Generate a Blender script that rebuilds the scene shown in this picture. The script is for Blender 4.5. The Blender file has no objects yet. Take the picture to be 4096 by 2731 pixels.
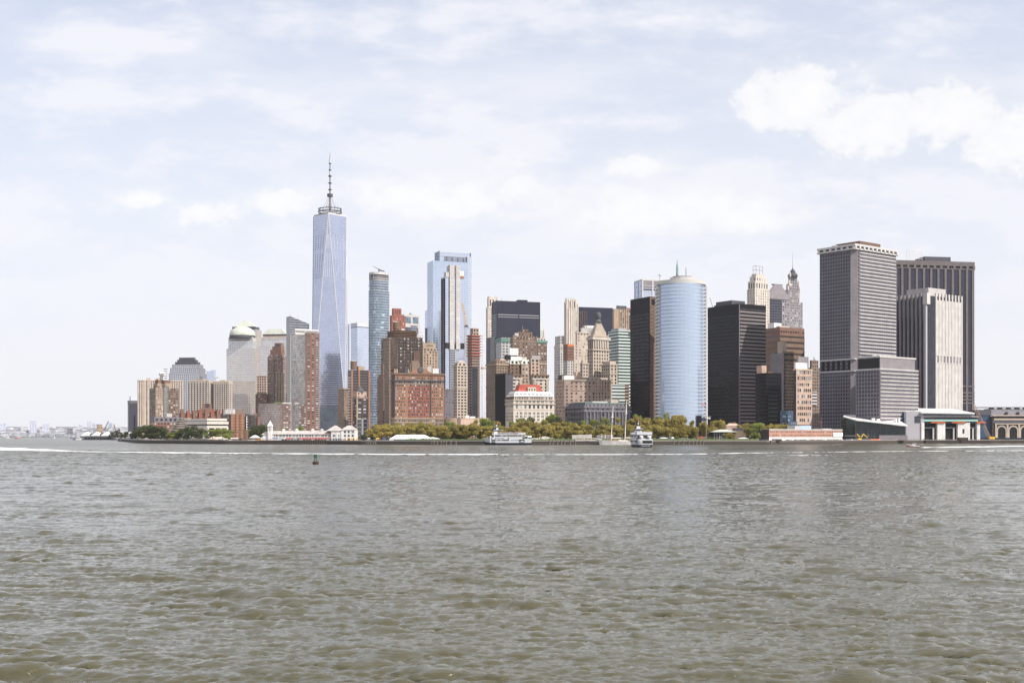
import bpy, bmesh, math, random
import numpy as np
from mathutils import Vector, Matrix
R = math.radians
rnd = random.Random(11)
S = bpy.context.scene
COL = S.collection
# ---------------------------------------------------------------- camera, sky, sun, exposure
F, HC, YH, CX = 4700.0, 8.0, 1740.0, 2048.0      # focal length in photo pixels, eye height, horizon row, centre column
cam = bpy.data.cameras.new('camera'); cam_o = bpy.data.objects.new('camera', cam); COL.objects.link(cam_o)
cam.sensor_width = 36; cam.lens = F/4096*36; cam.shift_y = (YH-1365.5)/4096
cam.clip_start = 0.5; cam.clip_end = 40000
cam_o.location = (0, 0, HC); cam_o.rotation_euler = (R(90), 0, 0); S.camera = cam_o
SUN_AZ, SUN_EL = R(122), R(45)                   # azimuth clockwise from the view direction
sun_dir = Vector((math.sin(SUN_AZ)*math.cos(SUN_EL), math.cos(SUN_AZ)*math.cos(SUN_EL), math.sin(SUN_EL)))
sl = bpy.data.lights.new('sun', 'SUN'); sl.energy = 4.0; sl.angle = R(0.53); sl.color = (1, .94, .86)
so = bpy.data.objects.new('sun', sl); COL.objects.link(so); so.rotation_euler = sun_dir.to_track_quat('Z', 'Y').to_euler()
so.location = (300, -200, 900)
S.view_settings.view_transform = 'Standard'; S.view_settings.look = 'None'
S.view_settings.exposure = 0.62; S.view_settings.gamma = 1; S.view_settings.use_curve_mapping = False
S.cycles.max_bounces = 6; S.cycles.volume_bounces = 0; S.cycles.use_denoising = True; S.cycles.sample_clamp_direct = 5; S.cycles.sample_clamp_indirect = 3
S.cycles.glossy_bounces = 3; S.cycles.diffuse_bounces = 3; S.cycles.transparent_max_bounces = 8

class NT:
    """tiny node-tree writer"""
    def __init__(s, tree): s.t = tree; s.n = tree.nodes; s.l = tree.links
    def add(s, kind, ins=None, **props):
        n = s.n.new(kind)
        for k, v in props.items(): setattr(n, k, v)
        for k, v in (ins or {}).items():
            if hasattr(v, 'is_output'): s.l.new(v, n.inputs[k])
            else: n.inputs[k].default_value = v
        return n
    def math(s, op, a, b=0., c=None, clamp=False):
        n = s.add('ShaderNodeMath', {0: a, 1: b}, operation=op, use_clamp=clamp)
        if c is not None:
            if hasattr(c, 'is_output'): s.l.new(c, n.inputs[2])
            else: n.inputs[2].default_value = c
        return n.outputs[0]
    def vmath(s, op, a, b=(0, 0, 0)):
        return s.add('ShaderNodeVectorMath', {0: a, 1: b}, operation=op).outputs[0]
    def mix(s, f, a, b, blend='MIX'):
        n = s.add('ShaderNodeMix', data_type='RGBA', blend_type=blend)
        for i, v in ((0, f), (6, a), (7, b)):
            if hasattr(v, 'is_output'): s.l.new(v, n.inputs[i])
            else: n.inputs[i].default_value = v if i == 0 else (tuple(v)+(1,))[:4]
        return n.outputs[2]
    def ramp(s, f, stops, interp='LINEAR'):
        n = s.add('ShaderNodeValToRGB', {0: f}); r = n.color_ramp; r.interpolation = interp
        while len(r.elements) < len(stops): r.elements.new(.5)
        for e, (p, c) in zip(r.elements, stops):
            e.position = p; e.color = (tuple(c)+(1,))[:4] if hasattr(c, '__len__') else (c, c, c, 1)
        return n.outputs[0]
    def maprange(s, v, a, b, c=0., d=1., smooth=False):
        return s.add('ShaderNodeMapRange', {0: v, 1: a, 2: b, 3: c, 4: d}, interpolation_type='SMOOTHSTEP' if smooth else 'LINEAR', clamp=True).outputs[0]
    def noise(s, vec, scale, detail=4., rough=.55, **k):
        return s.add('ShaderNodeTexNoise', {'Vector': vec, 'Scale': scale, 'Detail': detail, 'Roughness': rough}, **k).outputs[0]

w = bpy.data.worlds.new('World'); S.world = w; w.use_nodes = True
nt = NT(w.node_tree); nt.n.clear()
sky = nt.add('ShaderNodeTexSky', sky_type='NISHITA', sun_disc=False, sun_elevation=SUN_EL, sun_rotation=SUN_AZ, altitude=0, air_density=1.0, dust_density=2.2, ozone_density=4.5)
SKY_STRENGTH = 0.12
tc = nt.add('ShaderNodeTexCoord').outputs['Generated']
sp = nt.add('ShaderNodeSeparateXYZ', {0: tc})
ysafe = nt.math('MAXIMUM', nt.math('ABSOLUTE', sp.outputs[1]), .08)
u_ = nt.math('DIVIDE', sp.outputs[0], ysafe); v_ = nt.math('DIVIDE', sp.outputs[2], ysafe)
uv = nt.add('ShaderNodeCombineXYZ', {0: u_, 1: v_, 2: nt.math('MULTIPLY', sp.outputs[1], .6)}).outputs[0]
uvs = nt.vmath('MULTIPLY', uv, (1, 2.6, 1))
nA = nt.noise(nt.vmath('MULTIPLY', uv, (1, 1.35, 1)), 17, 10, .62)
nB = nt.noise(uvs, 7, 9, .62, normalize=True)
nW = nt.noise(nt.vmath('MULTIPLY', uv, (1, 3.4, 1)), 3.2, 6, .6)
# cumulus banks standing at fixed bearings and heights
def blob(u0, v0, ru, rv):
    du = nt.math('DIVIDE', nt.math('SUBTRACT', u_, u0), ru); dv = nt.math('DIVIDE', nt.math('SUBTRACT', v_, v0), rv)
    d2 = nt.math('ADD', nt.math('MULTIPLY', du, du), nt.math('MULTIPLY', dv, dv))
    return nt.math('SUBTRACT', 1., nt.math('SQRT', d2))
m = None
for (x, y, rx, ry) in ((3190, 400, 340, 190), (3480, 500, 360, 200), (3800, 470, 330, 200), (4060, 560, 330, 190), (3960, 590, 380, 140), (1690, 800, 330, 110), (2080, 745, 210, 120), (1900, 810, 560, 130),
                       (560, 800, 190, 80), (790, 850, 300, 90), (1120, 810, 230, 90), (2520, 660, 220, 80), (2700, 850, 620, 130), (4300, 560, 330, 150), (-250, 960, 420, 90)):
    b = blob((x-CX)/F, (YH-y)/F, rx/F, ry/F)
    m = b if m is None else nt.math('SMOOTH_MAX', m, b, .25)
nF = nt.noise(nt.vmath('MULTIPLY', uv, (1, 1.25, 1)), 46, 8, .6); cl = nt.math('ADD', m, nt.math('ADD', nt.math('MULTIPLY', nt.math('SUBTRACT', nA, .5), 2.3), nt.math('MULTIPLY', nt.math('SUBTRACT', nF, .5), .9)))
cumulus = nt.maprange(cl, -.46, .74, 0, .95, True)
strat = nt.maprange(nB, .45, .68, 0, .48, True)
strat2 = nt.maprange(nW, .44, .70, 0, .34, True)
# general thin veil, denser lower down
veil = nt.maprange(v_, .0, .40, .97, .55)
veil = nt.math('ADD', veil, nt.maprange(v_, .42, 1.0, 0, .36)); up = nt.maprange(v_, -.02, .0)  # extra veil overhead, out of view, added to brighten the water
cov = nt.math('MAXIMUM', cumulus, nt.math('ADD', nt.math('MULTIPLY', nt.math('ADD', strat, strat2), .62), veil), clamp=True)
cov = nt.math('MULTIPLY', cov, up)
skyc = nt.mix(1., sky.outputs[0], (SKY_STRENGTH,)*3, 'MULTIPLY')
veilc = (.622, .622, .655); cumc = (.695, .685, .675)
billow = nt.maprange(nt.math('ADD', nt.math('MULTIPLY', cl, .45), nt.math('MULTIPLY', nF, .9)), .25, 1.0); cumc2 = nt.mix(billow, (.625, .62, .64), cumc)
c = nt.mix(nt.math('MINIMUM', cov, .92), skyc, nt.mix(cumulus, veilc, cumc2))
bg = nt.add('ShaderNodeBackground', {0: c, 1: 1.0})
nt.l.new(bg.outputs[0], nt.add('ShaderNodeOutputWorld').inputs[0])

# ---------------------------------------------------------------- materials
MATS = {}
def mat(name, col, rough=.75, metal=0., var=.14, scale=.12, spec=.35, streak=True):
    m = bpy.data.materials.new(name); m.use_nodes = True; t = NT(m.node_tree); p = t.n['Principled BSDF']
    tc = t.add('ShaderNodeTexCoord').outputs['Object']
    n1 = t.noise(tc, scale, 5, .6); f = t.maprange(n1, .3, .7, 1-var, 1+var)
    if streak:
        n2 = t.noise(t.vmath('MULTIPLY', tc, (1, 1, .08)), .9, 4, .6)
        f = t.math('MULTIPLY', f, t.maprange(n2, .3, .7, 1-var*.7, 1+var*.7))
    c = t.mix(1., col, t.add('ShaderNodeCombineXYZ', {0: f, 1: f, 2: f}).outputs[0], 'MULTIPLY')
    t.l.new(c, p.inputs['Base Color']); p.inputs['Roughness'].default_value = rough; p.inputs['Metallic'].default_value = metal
    p.inputs['Specular IOR Level'].default_value = spec
    MATS[name] = m; return m
def flat(name, col, rough=.6, metal=0., spec=.4):
    return mat(name, col, rough, metal, .06, 1.5, spec, False)
def curtain(name, dark, light, pane=(1.6, 1.6, 3.9), metal=.0, rough=.06, wob=.012, spec=.8, blinds=0.):
    """glass wall: every pane a touch different in tint and tilt"""
    m = bpy.data.materials.new(name); m.use_nodes = True; t = NT(m.node_tree); p = t.n['Principled BSDF']
    tc = t.add('ShaderNodeTexCoord').outputs['Object']
    s = t.vmath('SNAP', t.vmath('ADD', tc, (.371, .283, .117)), pane)
    wn = t.add('ShaderNodeTexWhiteNoise', {'Vector': s}, noise_dimensions='3D')
    big = t.noise(tc, .035, 4, .5)
    f = t.math('ADD', t.math('MULTIPLY', wn.outputs[0], .55), t.math('MULTIPLY', t.maprange(big, .35, .65), .45))
    c = t.mix(f, dark, light)
    if blinds: c = t.mix(t.math('GREATER_THAN', wn.outputs[0], 1-blinds), c, (.42, .42, .42))
    t.l.new(c, p.inputs['Base Color'])
    nrm = t.add('ShaderNodeNewGeometry').outputs['Normal']
    wv = t.vmath('MULTIPLY', t.vmath('SUBTRACT', wn.outputs[1], (.5, .5, .5)), (wob, wob, wob))
    n2 = t.add('ShaderNodeTexNoise', {'Vector': tc, 'Scale': .22, 'Detail': 3.}); 
    wv2 = t.vmath('MULTIPLY', t.vmath('SUBTRACT', n2.outputs[1], (.5, .5, .5)), (wob*1.6,)*3)
    t.l.new(t.vmath('NORMALIZE', t.vmath('ADD', nrm, t.vmath('ADD', wv, wv2))), p.inputs['Normal'])
    p.inputs['Roughness'].default_value = rough; p.inputs['Metallic'].default_value = metal
    p.inputs['Specular IOR Level'].default_value = spec
    MATS[name] = m; return m
def paneset(name, stops, rough=.12):
    """single windows: tint differs from window to window"""
    m = bpy.data.materials.new(name); m.use_nodes = True; t = NT(m.node_tree); p = t.n['Principled BSDF']
    r = t.math('FRACT', t.math('ADD', t.add('ShaderNodeObjectInfo').outputs['Random'], t.add('ShaderNodeNewGeometry').outputs['Random Per Island']))
    t.l.new(t.ramp(r, stops, 'CONSTANT'), p.inputs['Base Color']); p.inputs['Roughness'].default_value = rough
    p.inputs['Specular IOR Level'].default_value = .7
    MATS[name] = m; return m

for nm, c in dict(beige=(.43, .36, .30), tan=(.33, .245, .175), tan_dark=(.205, .15, .112), brick_red=(.235, .082, .053), brick_orange=(.265, .135, .082), brick_rust=(.175, .094, .068), brown=(.125, .072, .055),
                  brown_mid=(.155, .10, .07), white_stone=(.50, .45, .395), pale_conc=(.44, .42, .405), pink_stone=(.44, .315, .25), grey=(.148, .138, .16), grey_dark=(.085, .085, .095), slate=(.07, .07, .085),
                  umber=(.052, .039, .036), copper=(.46, .48, .42), pier_brown=(.125, .105, .11), roof_pale=(.40, .365, .35), roof_grey=(.22, .21, .21), limestone=(.40, .335, .28), cocoa=(.20, .115, .085), white_paint=(.66, .64, .625), mauve=(.215, .195, .21)).items():
    mat(nm, c)
mat('net_dark', (.075, .055, .05), .9, 0, .5, .18); mat('red_roof', (.34, .062, .04), .7, 0, .35, .3)
flat('white', (.74, .74, .74)); flat('black', (.010, .010, .012), .6, 0, .15); flat('navy', (.017, .019, .036), .5, 0, .25); flat('steel', (.35, .36, .38), .4, .6)
flat('spandrel_black', (.011, .010, .013), .5, 0, .15); flat('sunlit_bronze', (.30, .25, .24), .5)
flat('white_band', (.50, .485, .475)); flat('pale_band', (.36, .35, .375)); flat('blue_band', (.33, .43, .57), .35); flat('floor_line', (.34, .37, .50), .4); flat('spire_green', (.20, .31, .29), .5); curtain('g_bottle', (.012, .022, .020), (.035, .055, .05), metal=.1, wob=.01, spec=.4); flat('lilac_band', (.50, .52, .62), .4)
flat('green_white', (.55, .62, .60)); flat('orange', (.80, .16, .03)); flat('red', (.60, .03, .03)); flat('yellow', (.75, .45, .03)); flat('blue', (.03, .12, .45)); flat('buoy_green', (.008, .065, .032), .45); flat('float_rust', (.045, .022, .014), .8)
flat('rust', (.12, .055, .025), .8); flat('wood', (.30, .19, .11), .7); flat('pile_wood', (.13, .105, .09), .9); flat('sail', (.72, .66, .60)); flat('rubber', (.015, .015, .015), .8)
flat('ferry_shade_white', (.55, .56, .59)); flat('wall_stone', (.13, .105, .09), .9); flat('concrete', (.36, .34, .32), .85); flat('seawall_dark', (.055, .045, .04), .9); flat('deep', (.006, .006, .008), .8); flat('skin', (.45, .28, .2)); flat('mint', (.30, .52, .47), .4)  # white of the ferries greyed blue to carry their side shading
flat('hedge', (.10, .14, .045), .9); flat('grass', (.055, .075, .022), .9); flat('copper_dark', (.10, .20, .17)); flat('dusk_blue', (.03, .065, .125)); flat('navy_paint', (.03, .05, .16))
curtain('g_pale', (.50, .56, .69), (.61, .66, .77), metal=.85, rough=.10, wob=.006)
curtain('g_wtc', (.42, .46, .60), (.56, .60, .72), (1.5, 1.5, 4.1), metal=.9, rough=.10, wob=.018)
curtain('g_sky', (.46, .56, .70), (.55, .645, .765), (1.6, 1.6, 2.0), metal=.80, rough=.12, wob=.016)
curtain('g_steel', (.11, .15, .205), (.26, .33, .41), metal=.6, rough=.10, wob=.02)
curtain('g_mid', (.07, .085, .11), (.14, .165, .20), metal=.3, rough=.08, wob=.02)
curtain('g_dark', (.022, .026, .034), (.05, .055, .07), rough=.08, wob=.012, spec=.6)
curtain('g_black', (.006, .006, .008), (.014, .014, .017), rough=.1, wob=.006, spec=.2)
curtain('g_bronze', (.035, .026, .024), (.075, .055, .05), rough=.1, wob=.012, spec=.6)
curtain('g_silver', (.62, .63, .66), (.74, .75, .78), (2, 2, 3.9), metal=.85, rough=.16, wob=.008)
curtain('g_green', (.05, .075, .07), (.12, .16, .15), (1.6, 1.6, 3.7), metal=.35, rough=.1, wob=.02)
curtain('g_apt', (.13, .15, .17), (.42, .44, .45), (1.5, 1.5, 2.9), metal=.35, rough=.12, wob=.02)
curtain('g_slate', (.026, .028, .046), (.046, .048, .074), (1.6, 1.6, 3.9), spec=.35, metal=.05, rough=.14, wob=.01)
DK = (.022, .024, .03)
paneset('w_std', ((0, DK), (.45, (.05, .055, .065)), (.72, (.13, .14, .15)), (.88, (.36, .36, .36))))
paneset('w_dark', ((0, (.014, .014, .018)), (.6, (.03, .03, .036)), (.93, (.12, .12, .13))))
paneset('w_bright', ((0, (.10, .11, .13)), (.35, (.22, .225, .245)), (.65, (.40, .41, .42)), (.86, (.56, .56, .56))))
paneset('w_mixed', ((0, (.03, .03, .035)), (.42, (.09, .095, .105)), (.66, (.22, .225, .24)), (.86, (.46, .46, .46))))
paneset('w_silver', ((0, (.50, .51, .55)), (.5, (.58, .59, .62)), (.9, (.66, .66, .68))), .2)

# ---------------------------------------------------------------- mesh builder
class MB:
    def __init__(s): s.v = []; s.f = []
    def quad(s, *p):
        n = len(s.v); s.v += [tuple(q) for q in p]; s.f.append(tuple(range(n, n+len(p)))); return s
    def box(s, x0, x1, y0, y1, z0, z1):
        n = len(s.v); s.v += [(x0, y0, z0), (x1, y0, z0), (x1, y1, z0), (x0, y1, z0), (x0, y0, z1), (x1, y0, z1), (x1, y1, z1), (x0, y1, z1)]
        s.f += [tuple(n+i for i in q) for q in ((0, 3, 2, 1), (4, 5, 6, 7), (0, 1, 5, 4), (1, 2, 6, 5), (2, 3, 7, 6), (3, 0, 4, 7))]; return s
    def prism(s, pts, z0, z1, top=None):
        """pts counter-clockwise; top may be another ring (list of xy) for a taper"""
        k = len(pts); n = len(s.v); tp = top or pts
        s.v += [(x, y, z0) for x, y in pts] + [(x, y, z1) for x, y in tp]
        s.f.append(tuple(n+i for i in range(k-1, -1, -1))); s.f.append(tuple(n+k+i for i in range(k)))
        s.f += [(n+i, n+(i+1) % k, n+k+(i+1) % k, n+k+i) for i in range(k)]; return s
    def frustum(s, x0, x1, y0, y1, z0, z1, ix, iy=None):
        iy = ix if iy is None else iy
        return s.prism([(x0, y0), (x1, y0), (x1, y1), (x0, y1)], z0, z1, [(x0+ix, y0+iy), (x1-ix, y0+iy), (x1-ix, y1-iy), (x0+ix, y1-iy)])
    def obox(s, p, d, n, s0, s1, o0, o1, z0, z1):
        """box along a facade: start p, run d, outward n"""
        q = [(p[0]+d[0]*a+n[0]*o, p[1]+d[1]*a+n[1]*o) for a, o in ((s0, o1), (s1, o1), (s1, o0), (s0, o0))]
        return s.prism(q, z0, z1)
    def lathe(s, prof, cx=0, cy=0, seg=20, z=0):
        n = len(s.v); k = len(prof)
        for i in range(seg):
            a = 2*math.pi*i/seg; ca, sa = math.cos(a), math.sin(a)
            s.v += [(cx+r*ca, cy+r*sa, z+h) for r, h in prof]
        for i in range(seg):
            a, b = n+i*k, n+((i+1) % seg)*k
            s.f += [(a+j, b+j, b+j+1, a+j+1) for j in range(k-1)]
        s.f.append(tuple(n+i*k for i in range(seg-1, -1, -1))); s.f.append(tuple(n+i*k+k-1 for i in range(seg))); return s
    def cyl(s, cx, cy, r, z0, z1, seg=12, r2=None): return s.lathe([(r, z0), (r if r2 is None else r2, z1)], cx, cy, seg)
    def tube(s, p, q, r, r2=None, seg=6):
        p, q = Vector(p), Vector(q); d = (q-p).normalized(); a = d.orthogonal().normalized(); b = d.cross(a); r2 = r if r2 is None else r2; n = len(s.v)
        for i in range(seg):
            t = 2*math.pi*i/seg; o = a*math.cos(t)+b*math.sin(t); s.v += [tuple(p+o*r), tuple(q+o*r2)]
        s.f += [(n+2*i, n+2*((i+1) % seg), n+2*((i+1) % seg)+1, n+2*i+1) for i in range(seg)]
        s.f.append(tuple(n+2*i for i in range(seg-1, -1, -1))); s.f.append(tuple(n+2*i+1 for i in range(seg))); return s
    def mesh(s, name, m):
        me = bpy.data.meshes.new(name); me.from_pydata(s.v, [], s.f); me.materials.append(MATS[m] if isinstance(m, str) else m); return me
    def build(s, name, m, parent=None, loc=None, rz=0.):
        o = bpy.data.objects.new(name, s.mesh(name, m)); COL.objects.link(o); o.parent = parent
        if loc is not None: o.location = loc
        o.rotation_euler.z = rz; return o
def tag(o, label=None, cat=None, group=None, kind=None):
    for k, v in (('label', label), ('category', cat), ('group', group), ('kind', kind)):
        if v: o[k] = v
    return o
def thing(name, label, cat, loc, rz=0., group=None):
    o = bpy.data.objects.new(name, None); COL.objects.link(o); o.location = loc; o.rotation_euler.z = rz; o.empty_display_size = 2
    return tag(o, label, cat, group)
def copy_tree(o, parent=None):
    c = o.copy(); COL.objects.link(c); c.parent = parent
    for ch in list(o.children): copy_tree(ch, c)
    return c
def PX(px, Y): return (px-CX)/F*Y
def PZ(py, Y): return HC+(YH-py)/F*Y
GZ = 3.0     # level of the made ground behind the sea wall

# ---------------------------------------------------------------- buildings
WCACHE = {}
class Bld:
    """a building standing at its nearest corner; local x runs along the right face, local y along the left face"""
    def __init__(s, name, label, xl, xc, xr, Y, th, cat='building', a=None, b=None, group=None):
        s.Y, s.th = Y, R(th); s.X = PX(xc, Y); c_, s_ = math.cos(s.th), math.sin(s.th)
        t = (xr-CX)/F; s.a = a if a else (t*Y-s.X)/(c_-t*s_)
        t = (xl-CX)/F; s.b = b if b else (s.X-t*Y)/(s_+t*c_)
        if not (2 < s.a < 140 and 2 < s.b < 140): print('CHECK SIZE', label, round(s.a, 1), round(s.b, 1))
        s.root = thing(name, label, cat, (s.X, Y, GZ-.6), s.th, group); s.n = 0; s.rest = {}
    def z(s, py): return PZ(py, s.Y)-(GZ-.6)
    def zz(s, y): return 0. if y is None else s.z(y)
    def rect(s, f): return [(f[0]*s.a, f[2]*s.b), (f[1]*s.a, f[2]*s.b), (f[1]*s.a, f[3]*s.b), (f[0]*s.a, f[3]*s.b)]
    def segs(s, pts):
        out = []
        for i in range(len(pts)):
            p, q = Vector(pts[i]), Vector(pts[(i+1) % len(pts)]); L = (q-p).length
            if L < .5: continue
            d = (q-p)/L; n = Vector((d.y, -d.x)); out.append((p, d, n, L))
        ca, sa = math.cos(s.th), math.sin(s.th)
        def facing(g):
            n = g[2]; return -(n.x*sa+n.y*ca)*g[3]
        return sorted(out, key=facing, reverse=True), facing
    def box(s, part, m, f, yt, yb=None, grow=0.):
        r = s.rect(f); M = MB().box(r[0][0]-grow, r[2][0]+grow, r[0][1]-grow, r[2][1]+grow, s.zz(yb), s.zz(yt)); M.build(part, m, s.root); return s
    def wall(s, part, m, pts, z0, z1): return MB().prism(pts, z0, z1).build(part, m, s.root)
    def win(s, yt, yb, wall, sp=3.2, fh=3.6, w=.5, h=.55, f=(0, 1, 0, 1), gl='w_std', pts=None, skip=0., top=.0, pair=False, name='wall', cap=100, m0=.03):
        pts = pts or s.rect(f); z0, z1 = s.zz(yb), s.zz(yt); s.wall(name, wall, pts, z0, z1)
        segs, facing = s.segs(pts); rows = max(1, round((z1-z0-top)/fh)); dz = (z1-z0-top)/rows
        M = s.rest.setdefault(gl, MB())
        for g in segs:
            if facing(g) < -.35*g[3]: continue
            p, d, n, L = g; cols = max(1, round(L*(1-2*m0)/sp)); ds = L*(1-2*m0)/cols; ww, hh = ds*w, dz*h
            if pair: ww *= .45
            ang = math.atan2(d.y, d.x)
            for r in range(rows-1, -1, -1):
                zc = z0+(r+.47)*dz
                if zc < 4: continue
                for k in range(cols):
                    if skip and rnd.random() < skip: continue
                    for off in ((-.26*w*ds, .26*w*ds) if pair else (0.,)):
                        sc = L*m0+(k+.5)*ds+off
                        if s.n < cap:
                            key = (round(ww, 1), round(hh, 1), gl)
                            if key not in WCACHE: WCACHE[key] = MB().box(-key[0]/2, key[0]/2, -.09, .3, -key[1]/2, key[1]/2).mesh('window', gl)
                            o = bpy.data.objects.new('window', WCACHE[key]); COL.objects.link(o); o.parent = s.root
                            o.location = (p.x+d.x*sc, p.y+d.y*sc, zc); o.rotation_euler.z = ang; s.n += 1
                        else: M.obox(p, d, n, sc-ww/2, sc+ww/2, -.3, .09, zc-hh/2, zc+hh/2)
        return s
    def band(s, yt, yb, glass, band, fh=3.9, bf=.4, sp=0, mf=.15, f=(0, 1, 0, 1), pts=None, mm=None, out=.3, mout=None, only=None, cap=0., name='curtain_wall'):
        """glass core with real spandrel bands and, if sp, upright mullions"""
        pts = pts or s.rect(f); z0, z1 = s.zz(yb), s.zz(yt); s.wall(name, glass, pts, z0, z1)
        segs, facing = s.segs(pts); rows = max(1, round((z1-z0-cap)/fh)); dz = (z1-z0-cap)/rows; M = MB(); M2 = MB() if (mm and sp) else M
        mo = out+.06 if mout is None else mout
        for g in segs:
            p, d, n, L = g
            if only and not only(n): continue
            if bf:
                for r in range(rows):
                    M.obox(p, d, n, 0, L, -.2, out, z0+r*dz, z0+(r+bf)*dz)
            if cap: M.obox(p, d, n, 0, L, -.2, out, z1-cap, z1+.25)
            else: M.obox(p, d, n, 0, L, -.2, out, z1-.5, z1+.3)
            if sp:
                cols = max(1, round(L/sp)); ds = L/cols
                for k in range(cols+1):
                    c0 = min(max(k*ds-mf*ds/2, 0), L-mf*ds); M2.obox(p, d, n, c0, c0+mf*ds, -.2, mo, z0, z1+.05)
        M.build('spandrel', band, s.root)
        if M2 is not M: M2.build('mullion', mm, s.root)
        return s
    def cornice(s, y, m, f=(0, 1, 0, 1), out=.7, th=1.2, pts=None, part='cornice'):
        pts = pts or s.rect(f); z = s.z(y); c = Vector((sum(p[0] for p in pts)/len(pts), sum(p[1] for p in pts)/len(pts)))
        q = []
        for p in pts:
            v = Vector(p)-c; q.append(tuple(c+Vector((v.x+math.copysign(out, v.x), v.y+math.copysign(out, v.y)))))
        MB().prism(q, z-th, z+.35).build(part, m, s.root); return s
    def roofstuff(s, yt, f=(.15, .85, .15, .85), n=3, m='roof_grey', hmax=4.):
        for i in range(n):
            x0 = s.a*(f[0]+(f[1]-f[0])*rnd.random()*.7); y0 = s.b*(f[2]+(f[3]-f[2])*rnd.random()*.7); z = s.z(yt)
            MB().box(x0, x0+s.a*(.08+.14*rnd.random()), y0, y0+s.b*(.08+.14*rnd.random()), z-.3, z+1.2+rnd.random()*hmax).build('rooftop_unit', m, s.root)
        return s
    def tank(s, fx, fy, y, r=2.2, h=5.5):
        x, yy, z = s.a*fx, s.b*fy, s.z(y); t = MB().cyl(x, yy, r, z+1.6, z+1.6+h, 16).build('water_tank', 'brown_mid', s.root)
        MB().lathe([(r*1.05, 0), (.1, 1.3)], x, yy, 16, z+1.6+h).build('tank_roof', 'roof_pale', t)
        M = MB()
        for q in range(4):
            an = q*math.pi/2+.4; M.box(x+math.cos(an)*r*.7-.2, x+math.cos(an)*r*.7+.2, yy+math.sin(an)*r*.7-.2, yy+math.sin(an)*r*.7+.2, z-.3, z+1.7)
        M.build('tank_stand', 'grey_dark', t); return s
    def mast(s, fx, fy, y, h, r=.25, m='steel'):
        z = s.z(y); MB().tube((s.a*fx, s.b*fy, z-.5), (s.a*fx, s.b*fy, z+h), r, r*.5).build('antenna', m, s.root); return s
    def done(s):
        for gl, M in s.rest.items():
            if M.f: tag(M.build('window', gl, s.root), kind='stuff')
        s.rest = {}
        return s
BL = []
def bld(*a, **k):
    b = Bld(*a, **k); BL.append(b); return b
def ring(cx, cy, rx, ry, n=24, a0=0., a1=2*math.pi):
    return [(cx+rx*math.cos(a0+(a1-a0)*i/n), cy+ry*math.sin(a0+(a1-a0)*i/n)) for i in range(n if abs(a1-a0-2*math.pi) < 1e-6 else n+1)]
# ================================================================ left group, riverside towers
b = bld('office_tower', 'slim slate grey glass office tower at the left end of the skyline', 511, 516, 575, 2300, 33)
b.band(1602, None, 'g_slate', 'grey_dark', 4, .25, 0, cap=6); b.box('crown', 'lilac_band', (.12, 1, .1, 1), 1584, 1603)
b.band(1659, None, 'g_slate', 'slate', 4, .3, f=(.38, 1.1, -.5, 0), name='annex').done()
b = bld('apartment_tower', 'beige slab tower with narrow window columns behind the brown brick waterfront tower', 549, 551, 733, 1760, 19, b=18)
b.win(1522, None, 'beige', 3.3, 2.9, .42, .62, gl='w_dark', m0=.012)
M = MB()
for k in range(1, 13):
    if k in (2, 3, 9): M.box(b.a*k/13-1.2, b.a*k/13+1.2, -.5, .5, 0, b.z(1522))
M.build('pier', 'beige', b.root); b.box('parapet', 'beige', (0, 1, 0, 1), 1519, 1522.5, .4); b.roofstuff(1520, n=3, m='beige').done()
b = bld('apartment_tower', 'brown brick tower with white water tank drum on its rooftop turret', 598, 620, 715, 1500, 38)
b.win(1552, None, 'brown_mid', 3.2, 2.9, .6, .5, gl='w_mixed', f=(0, 1, 0, 1), name='wall')
b.win(1542, 1553, 'tan_dark', 3.2, 2.9, .6, .5, gl='w_mixed', f=(.12, .62, .1, .8))
for x0 in (.36,):
    M = MB().box(b.a*x0, b.a*(x0+.14), -1.4, .5, 0, b.z(1548)); o = M.build('glazed_bay', 'g_apt', b.root)
    M = MB()
    for k in range(32): M.box(b.a*x0-.05, b.a*(x0+.14)+.05, -1.5, 0, k*2.9, k*2.9+.9)
    M.build('bay_slab', 'grey', o)
b.win(1549, None, 'tan', 2.6, 2.9, .55, .5, gl='w_mixed', f=(.02, .34, -.04, .02), name='bay'); b.box('turret', 'brick_rust', (.18, .7, .2, .8), 1518, 1543); b.box('turret_base', 'tan', (.14, .74, .16, .84), 1532, 1543)
x, y, z = b.a*.42, b.b*.5, b.z(1518)
t = MB().cyl(x, y, 3.0, z-.3, z+6, 16).build('tank_drum', 'white_paint', b.root); MB().cyl(x, y, 4.3, z+6, z+9, 16).lathe([(4.3, 9), (1.2, 11)], x, y, 16, z).build('drum_cap', 'white_paint', t); b.done()
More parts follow.
